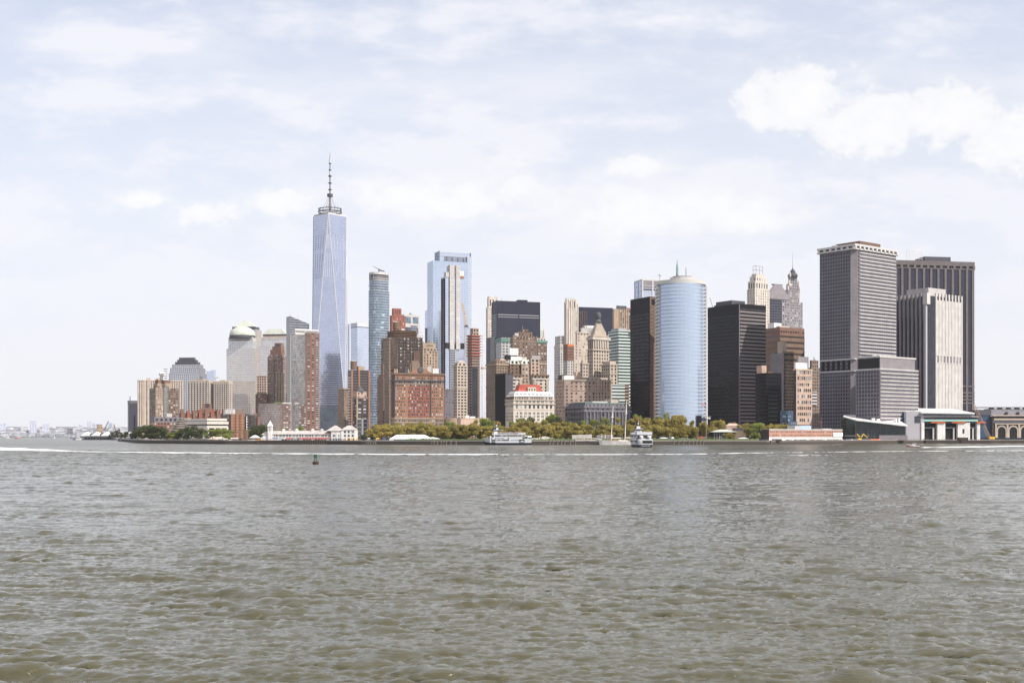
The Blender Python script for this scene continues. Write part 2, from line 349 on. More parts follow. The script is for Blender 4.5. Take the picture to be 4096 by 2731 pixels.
# stepped office block with dark roof tiers
b = bld('office_tower', 'silvery ziggurat topped office tower with dark stepped roof', 676, 800, 826, 2450, 82)
fr = lambda l, r: (0, 1, l, r)
b.band(1492, None, 'g_silver', 'grey', 4, .24, 4.2, .16)
for (f, yt, yb, dk) in (((.03, .92, .03, .97), 1471, 1493, 0), ((.1, .85, .08, .92), 1457, 1472, 0), ((.2, .75, .15, .85), 1446, 1458, 1), ((.28, .68, .21, .80), 1437, 1447, 1), ((.33, .6, .27, .75), 1428, 1438, 1)):
    if dk: b.box('roof_tier', 'slate', f, yt, yb); b.box('tier_edge', 'grey', f, yt-.2, yt+1.2, .5)
    else: b.band(yt, yb, 'g_silver', 'grey', 4, .28, 4.2, .2, f=f, name='setback')
b.done()
for (l, xl, xc, xr, yt) in (('beige apartment slab with stacked balconies, taller of the pair before the dome tower', 753, 834, 853, 1524), ('beige apartment slab with stacked balconies, lower and nearer the dome tower', 853, 914, 929, 1528)):
    b = bld('apartment_tower', l, xl, xc, xr, 1700, 78, group='beige riverside apartment slabs')
    b.band(yt, None, 'g_slate', 'white_band', 2.9, .30, 0, out=.5); M = MB(); nb = 7
    for k in range(nb):
        y0 = b.b*(k+.12)/nb; M.box(-.9, .3, y0, y0+b.b*.42/nb, 0, b.z(yt)+.6)
    for k in range(3): M.box(b.a*(k+.1)/3, b.a*(k+.5)/3, b.b-.3, b.b+.9, 0, b.z(yt)+.5) if 0 else None
    M.build('pier', 'beige', b.root); b.box('parapet', 'beige', (0, 1, 0, 1), yt-4, yt+4, .6); b.box('penthouse', 'beige', (.2, .8, .3, .62), yt-9, yt)
    M = MB(); 
    for k in range(2): M.box(b.a*(k+.15)/2, b.a*(k+.55)/2, -.9, .4, 0, b.z(yt)+.3)
    M.build('side_pier', 'beige', b.root).location = (0, 0, 0); b.done()
# low brick houses round the cove
b = bld('brick_block', 'low red brick apartments with round window gable above the museum', 717, 720, 935, 1560, 24, b=16)
b.win(1652, None, 'brick_rust', 4.2, 3.1, .45, .5, gl='w_std')
for k in range(9):
    f0 = k/9; b.box('bay', 'brick_red' if k % 2 else 'brick_rust', (f0+.01, f0+.065, -.15, .3), 1638+rnd.randint(-2, 6))
x0 = b.a*.50; z = b.z(1640); g = MB().box(x0-6, x0+6, -1, 3, z-4, b.z(1612)); g.box(x0-8, x0+8, -.8, 5, z-4, z+2); g = g.build('gable', 'brick_rust', b.root)
M = MB(); zc = b.z(1621); M.prism([(3*math.cos(i*math.pi/8), 3*math.sin(i*math.pi/8)) for i in range(16)], 0, .3); r_ = M.build('round_window', 'w_dark', g); r_.location = (x0, -1.02, zc); r_.rotation_euler.x = R(90)
b.roofstuff(1650, n=4, m='brick_red').done()
# domed, pyramid and flat-topped office towers
b = bld('office_tower', 'office tower with pale copper pyramid roof behind the domed tower', 923, 1026, 1046, 2380, 80)
b.band(1318, None, 'g_silver', 'limestone', 4, .20, 4.2, .13); b.band(1306, 1319, 'g_slate', 'grey_dark', 4, .2, f=(.04, .88, .06, .95), name='attic')
z = b.z(1308); M = MB().frustum(.04*b.a, .9*b.a, .05*b.b, .96*b.b, z, b.z(1275), .43*b.a, .45*b.b); M.build('pyramid_roof', 'copper', b.root); b.done()
b = bld('office_tower', 'silver domed office tower, the tallest of the riverside group', 907, 1020, 1037, 2150, 80)
b.band(1394, None, 'g_silver', 'limestone', 4, .20, 3.6, .13); b.band(1348, 1395, 'g_silver', 'pale_conc', 4, .2, 3.6, .2, f=(.06, .94, .10, .94), cap=7)
b.band(1526, None, 'g_silver', 'limestone', 4, .40, 3.6, .36, f=(-.01, 1.01, -.01, 1.01), name='lower_wall')
cx_, cy_, z = b.a*.5, b.b*.52, b.z(1349)
MB().cyl(cx_, cy_, 23.5, z-1, z+4.5, 40).build('drum', 'slate', b.root)
MB().lathe([(23.8*math.cos(t*math.pi/2/10), 17.5*math.sin(t*math.pi/2/10)) for t in range(10)]+[(.3, 17.6)], cx_, cy_, 40, z+4).build('dome', 'copper', b.root); b.done()
b = bld('office_tower', 'office tower with flat topped pale copper roof right of the domed tower', 1037, 1150, 1165, 2080, 80)
b.band(1385, None, 'g_silver', 'limestone', 4, .20, 3.6, .13); b.band(1348, 1386, 'g_silver', 'pale_conc', 4, .2, 3.6, .2, f=(.05, .95, .05, .92), cap=6)
b.box('attic', 'pink_stone', (.1, .9, .08, .88), 1341, 1349); b.box('attic_band', 'slate', (.09, .91, .07, .89), 1334, 1342)
z = b.z(1335); MB().frustum(.08*b.a, .92*b.a, .06*b.b, .9*b.b, z, b.z(1314), .2*b.a, .18*b.b).build('copper_roof', 'copper', b.root); b.done()
b = bld('office_block', 'lower pink stone office block with square punched windows below the copper roof', 1027, 1066, 1071, 1950, 78)
b.win(1502, None, 'pink_stone', 4.0, 4.2, .55, .55, gl='w_dark').done()
b = bld('brick_block', 'brick apartment block at the foot of the pink office block', 1022, 1068, 1073, 1800, 75)
b.win(1575, None, 'brick_rust', 3.4, 3, .5, .5, gl='w_mixed'); b.box('roof_garden', 'hedge', (.1, .9, .1, .9), 1571, 1576).done()
b = bld('brick_tower', 'dark red brick stepped tower with round window under its crown', 1070, 1128, 1145, 1800, 70)
b.win(1424, None, 'cocoa', 3.0, 2.9, .55, .42, gl='w_bright', skip=.12); b.win(1417, 1425, 'cocoa', 3, 3.2, .4, .6, f=(.04, .96, .05, .92), gl='w_bright')
for f, yt, yb in (((.06, .94, .08, .83), 1397, 1418), ((.1, .9, .1, .7), 1384, 1398), ((.15, .85, .12, .56), 1371, 1385)): b.box('setback', 'cocoa', f, yt, yb)
M = MB().prism([(3.4*math.cos(i*math.pi/10), 3.4*math.sin(i*math.pi/10)) for i in range(20)], 0, .35); o = M.build('round_window', 'w_dark', b.root); o.location = (.14*b.a, .32*b.b, b.z(1384)); o.rotation_euler = (R(90), 0, R(-90))
b.win(1490, None, 'tan', 4, 3, .6, .6, f=(-.2, .6, -.05, .34), gl='w_dark', name='bay'); b.win(1430, None, 'tan_dark', 3, 2.9, .5, .45, f=(-.05, .6, .52, .86), gl='w_mixed', name='bay').done()
# wedge-topped glass tower
b = bld('glass_tower', 'dark glass tower with slanted wedge roof behind the white balcony tower', 1145, 1159, 1237, 1750, 28)
z0, z1 = b.z(1264), b.z(1292)
def wedge(M, x0, x1, y0, y1, zb, za, zc):
    n = len(M.v); M.v += [(x0, y0, zb), (x1, y0, zb), (x1, y1, zb), (x0, y1, zb), (x0, y0, za), (x1, y0, zc), (x1, y1, zc), (x0, y1, za)]
    M.f += [tuple(n+i for i in q) for q in ((0, 3, 2, 1), (4, 5, 6, 7), (0, 1, 5, 4), (1, 2, 6, 5), (2, 3, 7, 6), (3, 0, 4, 7))]; return M
wedge(MB(), 0, b.a, 0, b.b, 0, z0, z1).build('curtain_wall', 'g_mid', b.root); M = MB()
for k in range(60):
    zz = z1-1-k*3.6
    if zz < 3: break
    M.box(-.2, b.a+.2, -.25, .3, zz, zz+.75)
for k in range(1, 4):
    zz = z1-1+k*3.6; M.box(-.2, b.a*max(.05, (z0-zz)/(z0-z1)), -.25, .3, zz, zz+.7)
M.build('spandrel', 'pale_band', b.root); b.mast(.1, .4, 1264, 6); b.mast(.5, .4, 1275, 6); b.done()
# white balcony tower with brick wing
b = bld('apartment_tower', 'apartment tower half white balconies and half red brick, left of the spire tower', 1160, 1163, 1277, 1600, 24, b=22)
fx = .53
b.band(1338, None, 'g_mid', 'white_band', 2.95, .36, 6.4, .06, f=(0, fx, .0, 1), out=.35); b.band(1338, None, 'g_apt', 'brick_rust', 2.95, .16, 0, f=(.03, fx-.03, -.03, 0), out=.5, name='balcony')
b.win(1328, None, 'brick_rust', 5.2, 2.95, .52, .42, f=(fx, 1, -.06, .9), gl='w_mixed', m0=.03)
b.box('crown', 'white_paint', (.18, .55, .15, .9), 1316, 1340); b.box('crown', 'white_paint', (.17, .99, .12, .85), 1314, 1320); b.band(1320, 1329, 'g_apt', 'white_band', 3, .3, 3, .12, f=(.2, .96, .15, .8), name='penthouse')
M = MB(); dz = 2.95
for k in range(44): M.box(b.a*.86, b.a+.9, -b.b*.06-.6, 1.5, 6+k*dz, 6.5+k*dz)
M.build('balcony', 'white_band', b.root).done() if 0 else M.build('balcony', 'white_band', b.root); b.done()
b = bld('apartment_block', 'curved glass and brick wing with white windows at the foot of the balcony tower', 1040, 1043, 1228, 1585, 22, b=18)
fx = .47; pts = [(fx*b.a, 0), (fx*b.a, b.b), (0, b.b)]+[(fx*b.a*(.5-.5*math.cos(t*math.pi/8))*.98, b.b*(.55-.55*math.sin(t*math.pi/8*.5))) for t in range(0, 8)]
pts = [(fx*b.a*t/8, b.b*.5*(1-t/8)**2) for t in range(9)]+[(fx*b.a, b.b), (0, b.b)]
b.band(1613, None, 'g_apt', 'brick_rust', 3.05, .42, pts=pts, out=.3); b.win(1613, None, 'brick_rust', 3.4, 3.05, .74, .5, f=(fx, 1, -.02, 1), gl='w_bright', m0=.02); b.box('parapet', 'white_band', (fx, .82, -.02, 1), 1609, 1613.5, .3); b.box('roof_garden', 'hedge', (.3, .55, .3, .8), 1607, 1613).done()
# ---------------- museum and low buildings by the cove
b = bld('museum_block', 'grey low building with porthole windows and brick base behind the stepped museum', 606, 612, 720, 1440, 25, b=22)
b.win(1688, None, 'brick_rust', 4, 3.4, .5, .5); b.box('upper_wall', 'grey', (.05, 1, .05, .95), 1667, 1689); M = MB()
for k in range(5): M.prism([(1.6*math.cos(i*math.pi/6), 1.6*math.sin(i*math.pi/6)) for i in range(12)], 0, .3) if 0 else None
for k in range(5):
    o = MB().prism([(1.5*math.cos(i*math.pi/6), 1.5*math.sin(i*math.pi/6)) for i in range(12)], 0, .3).build('porthole', 'w_dark', b.root); o.location = (b.a*(.15+.17*k), .05*b.b-.05, b.z(1678)); o.rotation_euler.x = R(90)
b.roofstuff(1667, n=3, m='pale_conc').done()
Y = 1340; t = thing('museum', 'pale stepped six sided museum pavilion with tiered white roof', 'museum', (PX(712, Y), Y+28, GZ))
for i in range(6):
    r0 = 17.5-1.95*i; z = PZ(1716-9.2*i, Y)-GZ-1.4; tp = [(r0*1.02*math.cos(R(60*k+12)), r0*math.sin(R(60*k+12))) for k in range(6)]; ti = [(p[0]*.86, p[1]*.86) for p in tp]
    MB().prism(ti, z-2.6 if i else -1, z+.2).build('tier_wall', 'slate', t); MB().prism(ti, z-.1, z+1.35, tp).build('tier_roof', 'white_stone', t)
b = bld('museum_wing', 'long white stone museum wing with recessed terraces beside the tiered pavilion', 728, 828, 912, 1330, 48)
b.box('terrace_wall', 'white_stone', (0, 1, 0, 1), 1702); b.box('terrace', 'slate', (.03, .97, .03, .97), 1693, 1703); b.box('upper_wall', 'white_stone', (-.02, 1.0, -.02, 1), 1685, 1696)
b.box('glazing', 'g_steel', (.06, .94, .06, .94), 1681, 1686); b.box('roof_slab', 'white_stone', (0, .95, .0, .97), 1673, 1682); b.win(1709, None, 'white_stone', 9, 5, .8, .8, f=(.02, .98, -.015, .02), gl='w_dark', name='wall')
b.done()
b = bld('brick_block', 'brick apartment block with three tall orange brick bays beside the museum', 890, 903, 998, 1440, 26)
b.win(1655, None, 'umber', 4, 3.2, .45, .5, gl='w_std')
for k in range(3):
    f0 = .20+k*.20; b.win(1656, None, 'brick_orange', 2.6, 3.4, .3, .35, f=(f0, f0+.165, -.10, .2), gl='w_dark', name='bay')
b.win(1664, None, 'pale_conc', 3, 3.2, .6, .6, f=(.84, .97, -.12, .2), gl='w_dark', name='bay'); b.box('penthouse', 'tan_dark', (.15, .8, .3, .8), 1637, 1656); M = MB()
for k in range(3): M.cyl(b.a*(.06+.13*k), b.b*.3, 3.4, b.z(1656)-.4, b.z(1636), 12)
M.build('cooling_tower', 'pale_conc', b.root); b.done()
b = bld('brick_block', 'dark brick apartment block between the orange bays and the curved wing', 998, 1004, 1042, 1400, 24, b=18)
b.win(1660, None, 'umber', 3.6, 3.1, .5, .5, gl='w_std'); b.box('bay', 'brick_rust', (.66, .95, -.08, .2), 1664); b.roofstuff(1661, n=3, m='cocoa').done()

# ================================================================ spire tower
Y = 2205; cx0 = 1320; X = PX(cx0, Y)
t = thing('skyscraper', 'tallest glass skyscraper with tapering triangular facets and mast spire', 'skyscraper', (X, Y, GZ), R(3))
zg = GZ; ZB, ZT = 58., PZ(868, Y)-zg; r = 30.6
base = [(-r, -r), (r, -r), (r, r), (-r, r)]; top = [(0, -r), (r, 0), (0, r), (-r, 0)]
MB().prism(base, 0, ZB).build('podium', 'g_mid', t)
def ringz(pts, z): return [(x, y, z) for x, y in pts]
bb, tt = ringz(base, ZB), ringz(top, ZT)
for i in range(4):
    M = MB(); M.quad(bb[i], bb[(i+1) % 4], tt[i]); M.build('glass_facet', 'g_wtc', t)
    M = MB(); M.quad(tt[i], bb[(i+1) % 4], tt[(i+1) % 4]); M.build('glass_facet', 'g_wtc', t)
M = MB()
for i in range(4): M.tube(bb[i], tt[i], .8, .8); M.tube(bb[(i+1) % 4], tt[i], .8, .8)
M.build('edge_trim', 'white_band', t)
M = MB()
k = 0
def ring_at(z):
    f = (z-ZB)/(ZT-ZB); out = []
    for i in range(4):
        out.append(Vector(bb[i]).lerp(Vector(tt[i]), f)); out.append(Vector(bb[(i+1) % 4]).lerp(Vector(tt[i]), f))
    return out
for z in np.arange(ZB+4, ZT-3, 4.1):
    q0 = ring_at(z); c = Vector((0, 0, z))
    for i in range(8):
        p, q = q0[i], q0[(i+1) % 8]
        if (p-q).length < 1: continue
        d = (q-p).normalized(); n = Vector((d.y, -d.x, 0)); M.obox((p.x, p.y), (d.x, d.y), (n.x, n.y), 0, (q-p).length, -.3, .12, z, z+.45)
M.build('floor_band', 'floor_line', t)
M = MB(); q = ring_at(ZT)
MB().prism([(p[0]*.985, p[1]*.985) for p in top], ZT-.5, ZT+3.2).build('parapet', 'white_band', t)
for (za, zb, f) in ((ZT-64, ZT-36, .99), (ZT-118, ZT-72, .99)):
    M = MB(); q0 = ring_at((za+zb)/2)
    for i in range(8):
        p, qq = q0[i], q0[(i+1) % 8]; L = (qq-p).length; d = (qq-p).normalized(); n = Vector((d.y, -d.x, 0))
        if L < 8: continue
        q1, q2 = ring_at(za), ring_at(zb)
        for kk in range(1, 5):
            a0 = q1[i].lerp(q1[(i+1) % 8], kk/5); a1 = q2[i].lerp(q2[(i+1) % 8], kk/5); M.tube(tuple(a0+n*.15), tuple(a1+n*.15), .4)
    M.build('upper_mullion', 'lilac_band', t)
ztop = ZT+3
for k, (rr, zz) in enumerate(((21, 3), (21.5, 8.5), (21, 13.5))):
    o = MB(); pr = [(rr-.8, zz), (rr+.8, zz), (rr+.8, zz+1.7), (rr-.8, zz+1.7)]; n0 = 36
    for i in range(n0):
        a0, a1 = 2*math.pi*i/n0, 2*math.pi*(i+1)/n0
        o.prism([(pr[0][0]*math.cos(a0), pr[0][0]*math.sin(a0)), (pr[1][0]*math.cos(a0), pr[1][0]*math.sin(a0)), (pr[1][0]*math.cos(a1), pr[1][0]*math.sin(a1)), (pr[0][0]*math.cos(a1), pr[0][0]*math.sin(a1))], ZT+zz, ZT+zz+1.25)
    o.build('antenna_ring', 'slate', t)
M = MB()
for i in range(18): an = i*math.pi/9; M.tube((21*math.cos(an), 21*math.sin(an), ZT+1), (21*math.cos(an), 21*math.sin(an), ZT+15+rnd.random()*4), .35)
M.build('ring_strut', 'grey', t)
zs = lambda py: PZ(py, Y)-zg
sp_ = MB().lathe([(2.6, ZT), (2.6, zs(826)), (1.8, zs(812)), (1.4, zs(790)), (1.3, zs(700)), (1.05, zs(660)), (.8, zs(632)), (.15, zs(608))], 0, 0, 12).build('spire', 'mauve', t)
for py, rr, hh in ((787, 5.4, 5), (760, 3.6, 1.2), (734, 3.4, 1.2), (707, 3.2, 2), (682, 2.6, 1.2), (656, 2.3, 1.4)): MB().cyl(0, 0, rr, zs(py), zs(py)+hh, 14).build('collar', 'slate', sp_)
for y0, y1 in ((700, 686), (653, 634)): MB().cyl(0, 0, 1.6, zs(y0), zs(y1), 12).build('pale_section', 'white_band', sp_)
M = MB()
for i in range(6): an = i*math.pi/3+.3; M.tube((18*math.cos(an), 18*math.sin(an), ZT+5), (3*math.cos(an), 3*math.sin(an), zs(790)), .22)
M.build('stay_cable', 'grey', t)
# dark tower standing before the spire tower, seen from the bay only as its mirror image
b = bld('office_tower', 'dark office tower in the gap between balcony tower and spire tower', 1192, 1218, 1240, 1930, 32)
b.band(1336, None, 'g_dark', 'slate', 4, .35).done()

# ================================================================ centre-left
b = bld('office_tower', 'narrow steel grey tower edge directly right of the spire tower', 1388, 1390, 1398, 2420, 30, b=20)
b.band(1296, None, 'g_steel', 'lilac_band', 4, .3).done()
b = bld('office_tower', 'pale lilac glass office tower with white floor lines left of the rounded tower', 1403, 1429, 1486, 2450, 40)
b.band(1291, None, 'g_pale', 'lilac_band', 4.1, .22, cap=7); b.box('parapet', 'white_band', (0, 1, 0, 1), 1291, 1294, .4); b.box('louvre_band', 'slate', (-.004, 1.004, -.004, 1.004), 1306, 1309).done()
b = bld('brick_tower', 'stone and orange brick ribbed office slab with striped side beside the rounded tower', 1391, 1404, 1475, 1500, 30)
b.band(1480, None, 'g_bronze', 'grey_dark', 3.4, .4, f=(0, 1, 0, 1), out=.2); M = MB(); zt = b.z(1478)
for fx in (.0, .40, .97): M.box(b.a*fx, b.a*fx+2.3, -.9, .6, 0, zt)
M.build('pier', 'brick_orange', b.root); M = MB()
for k in range(24): M.box(-.45, .2, b.b*.08, b.b*.85, k*3.4, k*3.4+1.5)
M.build('side_band', 'white_band', b.root); b.box('penthouse', 'tan', (.45, .8, .2, .7), 1463, 1481); b.tank(.22, .4, 1480, 4.2, 10); b.done()
b = bld('office_block', 'tan grey masonry slab standing left of the striped brick office slab', 1372, 1376, 1394, 1420, 30, b=20)
b.win(1553, None, 'tan_dark', 3.5, 3.6, .3, .4, gl='w_dark', skip=.5); b.cornice(1553, 'tan', out=.8).done()
b = bld('office_block', 'dark brown office block with copper cupola in front of the rounded tower', 1410, 1427, 1470, 1340, 32)
b.win(1590, None, 'umber', 5.2, 3.6, .55, .45, gl='w_mixed'); b.cornice(1590, 'tan_dark'); b.win(1566, 1591, 'pink_stone', 4, 3.5, .4, .5, f=(.05, 1, .1, .9)); b.box('corner_pier', 'tan', (-.02, .1, -.03, .05), 1593)
MB().lathe([(5, 0), (4.6, 2), (2.5, 3.5), (.3, 7)], b.a*.5, b.b*.45, 12, b.z(1567)).build('cupola', 'grey_dark', b.root); b.done()
b = bld('glass_block', 'low glass and concrete block at the foot of the rounded glass tower', 1448, 1452, 1470, 1300, 30, b=16)
b.band(1676, None, 'g_steel', 'pale_conc', 4.5, .18, 6, .1); b.box('fin', 'white_paint', (-.05, .04, -.05, .2), 1673).done()
# rounded tower
b = bld('glass_tower', 'blue glass residential tower with rounded corners and white balcony slabs', 1465, 1495, 1567, 1650, 38)
def rrect(f, rad, n=5):
    (x0, y0), _, (x1, y1), _ = b.rect(f); out = []
    for cx1, cy1, a0 in ((x1-rad, y1-rad, 0), (x0+rad, y1-rad, 90), (x0+rad, y0+rad, 180), (x1-rad, y0+rad, 270)):
        out += [(cx1+rad*math.cos(R(a0+90*i/n)), cy1+rad*math.sin(R(a0+90*i/n))) for i in range(n+1)]
    return out
b.band(1159, None, 'g_steel', 'white_band', 3.7, .11, 0, pts=rrect((0, 1, 0, 1), 9), out=.3); b.band(1118, 1160, 'g_steel', 'white_band', 3.7, .14, pts=rrect((.03, .97, .03, .97), 9), out=.35, name='upper_wall')
b.wall('crown', 'grey', rrect((.05, .95, .05, .95), 8), b.z(1119), b.z(1098)); M = MB()
q = rrect((.02, .98, .02, .98), 9); zt = b.z(1086)
M.prism(q, zt-3, zt); M.prism(q, b.z(1112), b.z(1110)); M.build('crown_slab', 'white_band', b.root); M = MB()
for p in q[::2]: M.tube((p[0], p[1], b.z(1118)), (p[0], p[1], zt), .35)
M.build('crown_post', 'steel', b.root)
M = MB(); mp = [Vector(p) for p in rrect((.0, 1, 0, 1), 9)]
for k in range(70):
    zz = 8+k*3.7*.95
    if zz > b.z(1125): break
    for i in range(2): 
        j = rnd.randrange(len(mp)); p, qv = mp[j], mp[(j+1) % len(mp)]; d = (qv-p).normalized() if (qv-p).length > 0 else Vector((1, 0)); n = Vector((d.y, -d.x)); L = (qv-p).length
        if L < 1: continue
        s0 = rnd.random()*L*.6; M.obox(p, d, n, s0, min(L, s0+5), -.1, .20, zz+.6, zz+3.0)
M.build('opaque_panel', 'blue_band', b.root)
cr = MB(); z = zt; cr.tube((b.a*.45, b.b*.4, z), (b.a*.45, b.b*.4, z+5), .8); cr.tube((b.a*.58, b.b*.32, z+3.5), (b.a*.2, b.b*.56, z+9), .5, .3); cr.tube((b.a*.45, b.b*.4, z+4), (b.a*.7, b.b*.25, z+2.5), .8); cr.build('roof_crane', 'grey_dark', b.root); b.done()
b = bld('brick_tower', 'plain red brick tower with setback top behind the scaffolded building', 1559, 1567, 1622, 1900, 30)
b.win(1262, None, 'brick_red', 6.5, 3.4, .22, .62, gl='w_mixed'); b.box('setback', 'brick_red', (.14, .72, .1, .9), 1232, 1263); b.cornice(1262, 'brick_red', out=.3)
M = MB()
for k in range(3): M.box(b.a*(.26+.14*k), b.a*(.31+.14*k), b.b*.1-.15, b.b*.1+.3, b.z(1254), b.z(1238))
M.build('louvre', 'umber', b.root); b.done()
b = bld('office_tower', 'grey white tower with large square window panels behind the red brick tower', 1612, 1616, 1678, 2120, 30, b=30)
b.win(1257, None, 'pale_conc', 18, 18, .74, .62, gl='g_steel', m0=.02); b.band(1300, None, 'g_pale', 'pale_band', 4, .2, f=(.45, .85, -.02, .1), name='glazed_bay'); b.roofstuff(1257, n=2); b.mast(.3, .5, 1257, 6); b.done()
# scaffold wrapped dark tower
b = bld('brick_tower', 'dark masonry tower wrapped in scaffold netting with rooftop water tank', 1553, 1560, 1690, 1330, 24, b=32)
b.win(1347, None, 'umber', 4.1, 3.7, .34, .46, gl='w_bright', skip=.35, m0=.06); b.box('penthouse', 'brown', (.17, .82, .05, .9), 1318, 1348); M = MB()
for k in range(5): M.box(b.a*.15, b.a*.84, .03*b.b-.6, .9*b.b, b.z(1345-k*6), b.z(1345-k*6)+.5)
for k in range(15): M.tube((b.a*(.02+.069*k), -1.6, 0), (b.a*(.02+.069*k), -1.6, b.z(1338)), .13)
for k in range(34): M.box(0, b.a, -1.75, -1.5, 4+k*3.6, 4.22+k*3.6)
M.build('scaffold', 'brown_mid', b.root); MB().box(b.a*.03, b.a*.22, -1.45, -1.35, b.z(1480), b.z(1349)).build('netting', 'net_dark', b.root); MB().box(b.a*.72, b.a*.9, -1.45, -1.35, b.z(1500), b.z(1400)).build('netting', 'brown', b.root)
M = MB()
for k in range(9): M.tube((b.a*(.18+.08*k), b.b*.05, b.z(1318)), (b.a*(.18+.08*k), b.b*.05, b.z(1313)), .18)
M.build('roof_rail', 'brown_mid', b.root); b.tank(.3, .4, 1318, 4.0, 8.2); MB().lathe([(3, 0), (3, 1), (.4, 3)], b.a*.5, b.b*.4, 10, b.z(1318)).build('roof_vent', 'pale_conc', b.root); b.done()
b = bld('masonry_block', 'brown stone office wing with deep side in shade left of the scaffolded tower', 1531, 1556, 1562, 1280, 32)
b.win(1352, None, 'tan_dark', 4, 3.7, .3, .4, gl='w_dark'); b.cornice(1352, 'tan_dark'); b.cornice(1475, 'tan_dark', out=.4); b.cornice(1560, 'tan_dark', out=.4).done()
b = bld('masonry_block', 'lower brown stepped block at the left foot of the scaffolded tower', 1509, 1533, 1537, 1260, 32)
b.win(1512, None, 'brown_mid', 4, 3.7, .3, .4, gl='w_dark'); b.box('setback', 'brown_mid', (.0, .9, .1, .8), 1498, 1513); b.box('setback', 'brown_mid', (0, .9, .02, .4), 1455, 1500).done()
# orange-red brick hotel-like block with pediment
b = bld('brick_building', 'orange red brick building with paired windows and curved pediment above the park trees', 1566, 1580, 1777, 1215, 17)
b.win(1531, None, 'brick_orange', 4.55, 7.1*1.0, .5, .36, gl='w_mixed', pair=True, m0=.012, name='wall') if 0 else None
zt = b.z(1492)
b.wall('wall', 'brick_orange', b.rect((0, 1, 0, 1)), 0, zt); b.wall('side_wall', 'umber', [(-.06, .3), (.2, .3), (.2, b.b), (-.06, b.b)], 0, zt-.5)  # left side slab coloured umber to stand for its shade
b.wall('red_panel', 'brick_red', [(b.a*.27, -.08), (b.a*.70, -.08), (b.a*.70, .5), (b.a*.27, .5)], b.z(1668), b.z(1538)); b.wall('stair_recess', 'umber', [(b.a*.70, -.12), (b.a*.735, -.12), (b.a*.735, .5), (b.a*.70, .5)], b.z(1668), b.z(1500))
b.wall('base_storeys', 'tan_dark', [(-.2, -.25), (b.a+.2, -.25), (b.a+.2, b.b*.8), (-.2, b.b*.8)], 0, b.z(1672)); b.cornice(1671, 'tan', out=.6, th=.8); b.cornice(1688, 'tan', out=.5, th=.6)
b.cornice(1520, 'slate', out=1.2, th=1.0); b.cornice(1492, 'brown_mid', out=.9, th=1.6); b.wall('attic_wall', 'tan_dark', [(-.05, -.1), (b.a+.05, -.1), (b.a+.05, .4), (-.05, .4)], b.z(1538), b.z(1523))
rows = [1508+.0, 1517]+[1526+12.95*k for k in range(12)]+[1680, 1695]; cols = [.035, .105, .175, .295, .365, .435, .505, .575, .655, .775, .855, .935]
M = MB(); M2 = MB(); cnt = 0; wm = MB().box(-.52, .52, -.1, .3, -.85, .85).mesh('window', 'w_mixed')
for ri, py in enumerate(rows):
    zc = b.z(py+2)
    for cx1 in cols:
        for off in (-.95, .95):
            yo = -.3 if ri > 13 else (-.12 if .27 < cx1 < .71 else -.04)-(.1 if ri in (2,) else 0)
            if cnt < 100 and ri > 1:
                o = bpy.data.objects.new('window', wm); COL.objects.link(o); o.parent = b.root; o.location = (b.a*cx1+off, yo, zc); cnt += 1
            else: M.box(b.a*cx1+off-.52, b.a*cx1+off+.52, yo-.1, yo+.3, zc-.85, zc+.85)
tag(M.build('window', 'w_mixed', b.root), kind='stuff')
for k in range(10): x0 = b.a*(.0+.0777*k+ (.22*.0)); M2.box(b.a*(k*.099+.002), b.a*(k*.099+.022), -.28, .3, b.z(1520), b.z(1496))
M2.build('pilaster', 'brick_orange', b.root)
M = MB(); n = 20; z0 = zt; prof = [(b.a*(.27+.50*i/n), z0+.2+5.4*math.sin(math.pi*i/n)**1.4) for i in range(n+1)]
for i in range(n):
    (xa, za), (xb, zb) = prof[i], prof[i+1]; k = len(M.v); M.v += [(xa, -.6, z0-.5), (xb, -.6, z0-.5), (xb, -.6, zb), (xa, -.6, za), (xa, 1.2, z0-.5), (xb, 1.2, z0-.5), (xb, 1.2, zb), (xa, 1.2, za)]
    M.f += [tuple(k+j for j in q) for q in ((0, 1, 2, 3), (5, 4, 7, 6), (3, 2, 6, 7))]
M.build('pediment', 'brick_orange', b.root); MB().lathe([(2.6, 0), (3.2, .4), (2.2, .8)], 0, 0, 18).build('crest', 'grey_dark', b.root, (b.a*.51, -1.2, z0+3.6)).rotation_euler.x = R(-90)
for fx, fy, y1, sx, sy, mm in ((.33, .35, 1450, .2, .3, 'tan_dark'), (.36, .3, 1440, .14, .25, 'tan_dark'), (.60, .4, 1472, .04, .15, 'tan'), (.68, .3, 1462, .08, .2, 'pale_conc'), (.79, .3, 1470, .12, .25, 'white_paint'), (.22, .3, 1466, .08, .25, 'slate')):
    MB().box(b.a*fx, b.a*(fx+sx), b.b*fy, b.b*(fy+sy), zt-1, b.z(y1)).build('rooftop_unit', mm, b.root)
M = MB()
for fx in (-.03, .01, .245): M.lathe([(1, 0), (1.2, 1.2), (.7, 2.2), (.9, 3.2), (.1, 4.6)], b.a*fx+1.5, .5, 10, zt)
M.build('finial', 'tan', b.root); b.done()
b = bld('office_block', 'tan art deco setback building peeking out behind the orange red brick building', 1688, 1692, 1751, 1520, 26, b=26)
b.win(1402, None, 'tan', 4.2, 3.7, .4, .62, gl='w_std'); b.win(1391, 1403, 'tan', 5, 3.6, .5, .5, f=(0, .93, 0, .9)); b.box('setback', 'tan', (0, .85, 0, .85), 1371, 1392)
M = MB()
for k in range(5): M.box(b.a*(.25+.09*k), b.a*(.30+.09*k), -.1, .3, b.z(1384), b.z(1379))
M.build('vent_slot', 'w_dark', b.root); b.tank(.1, .5, 1371, 2.2, 6); b.roofstuff(1371, n=2); b.done()
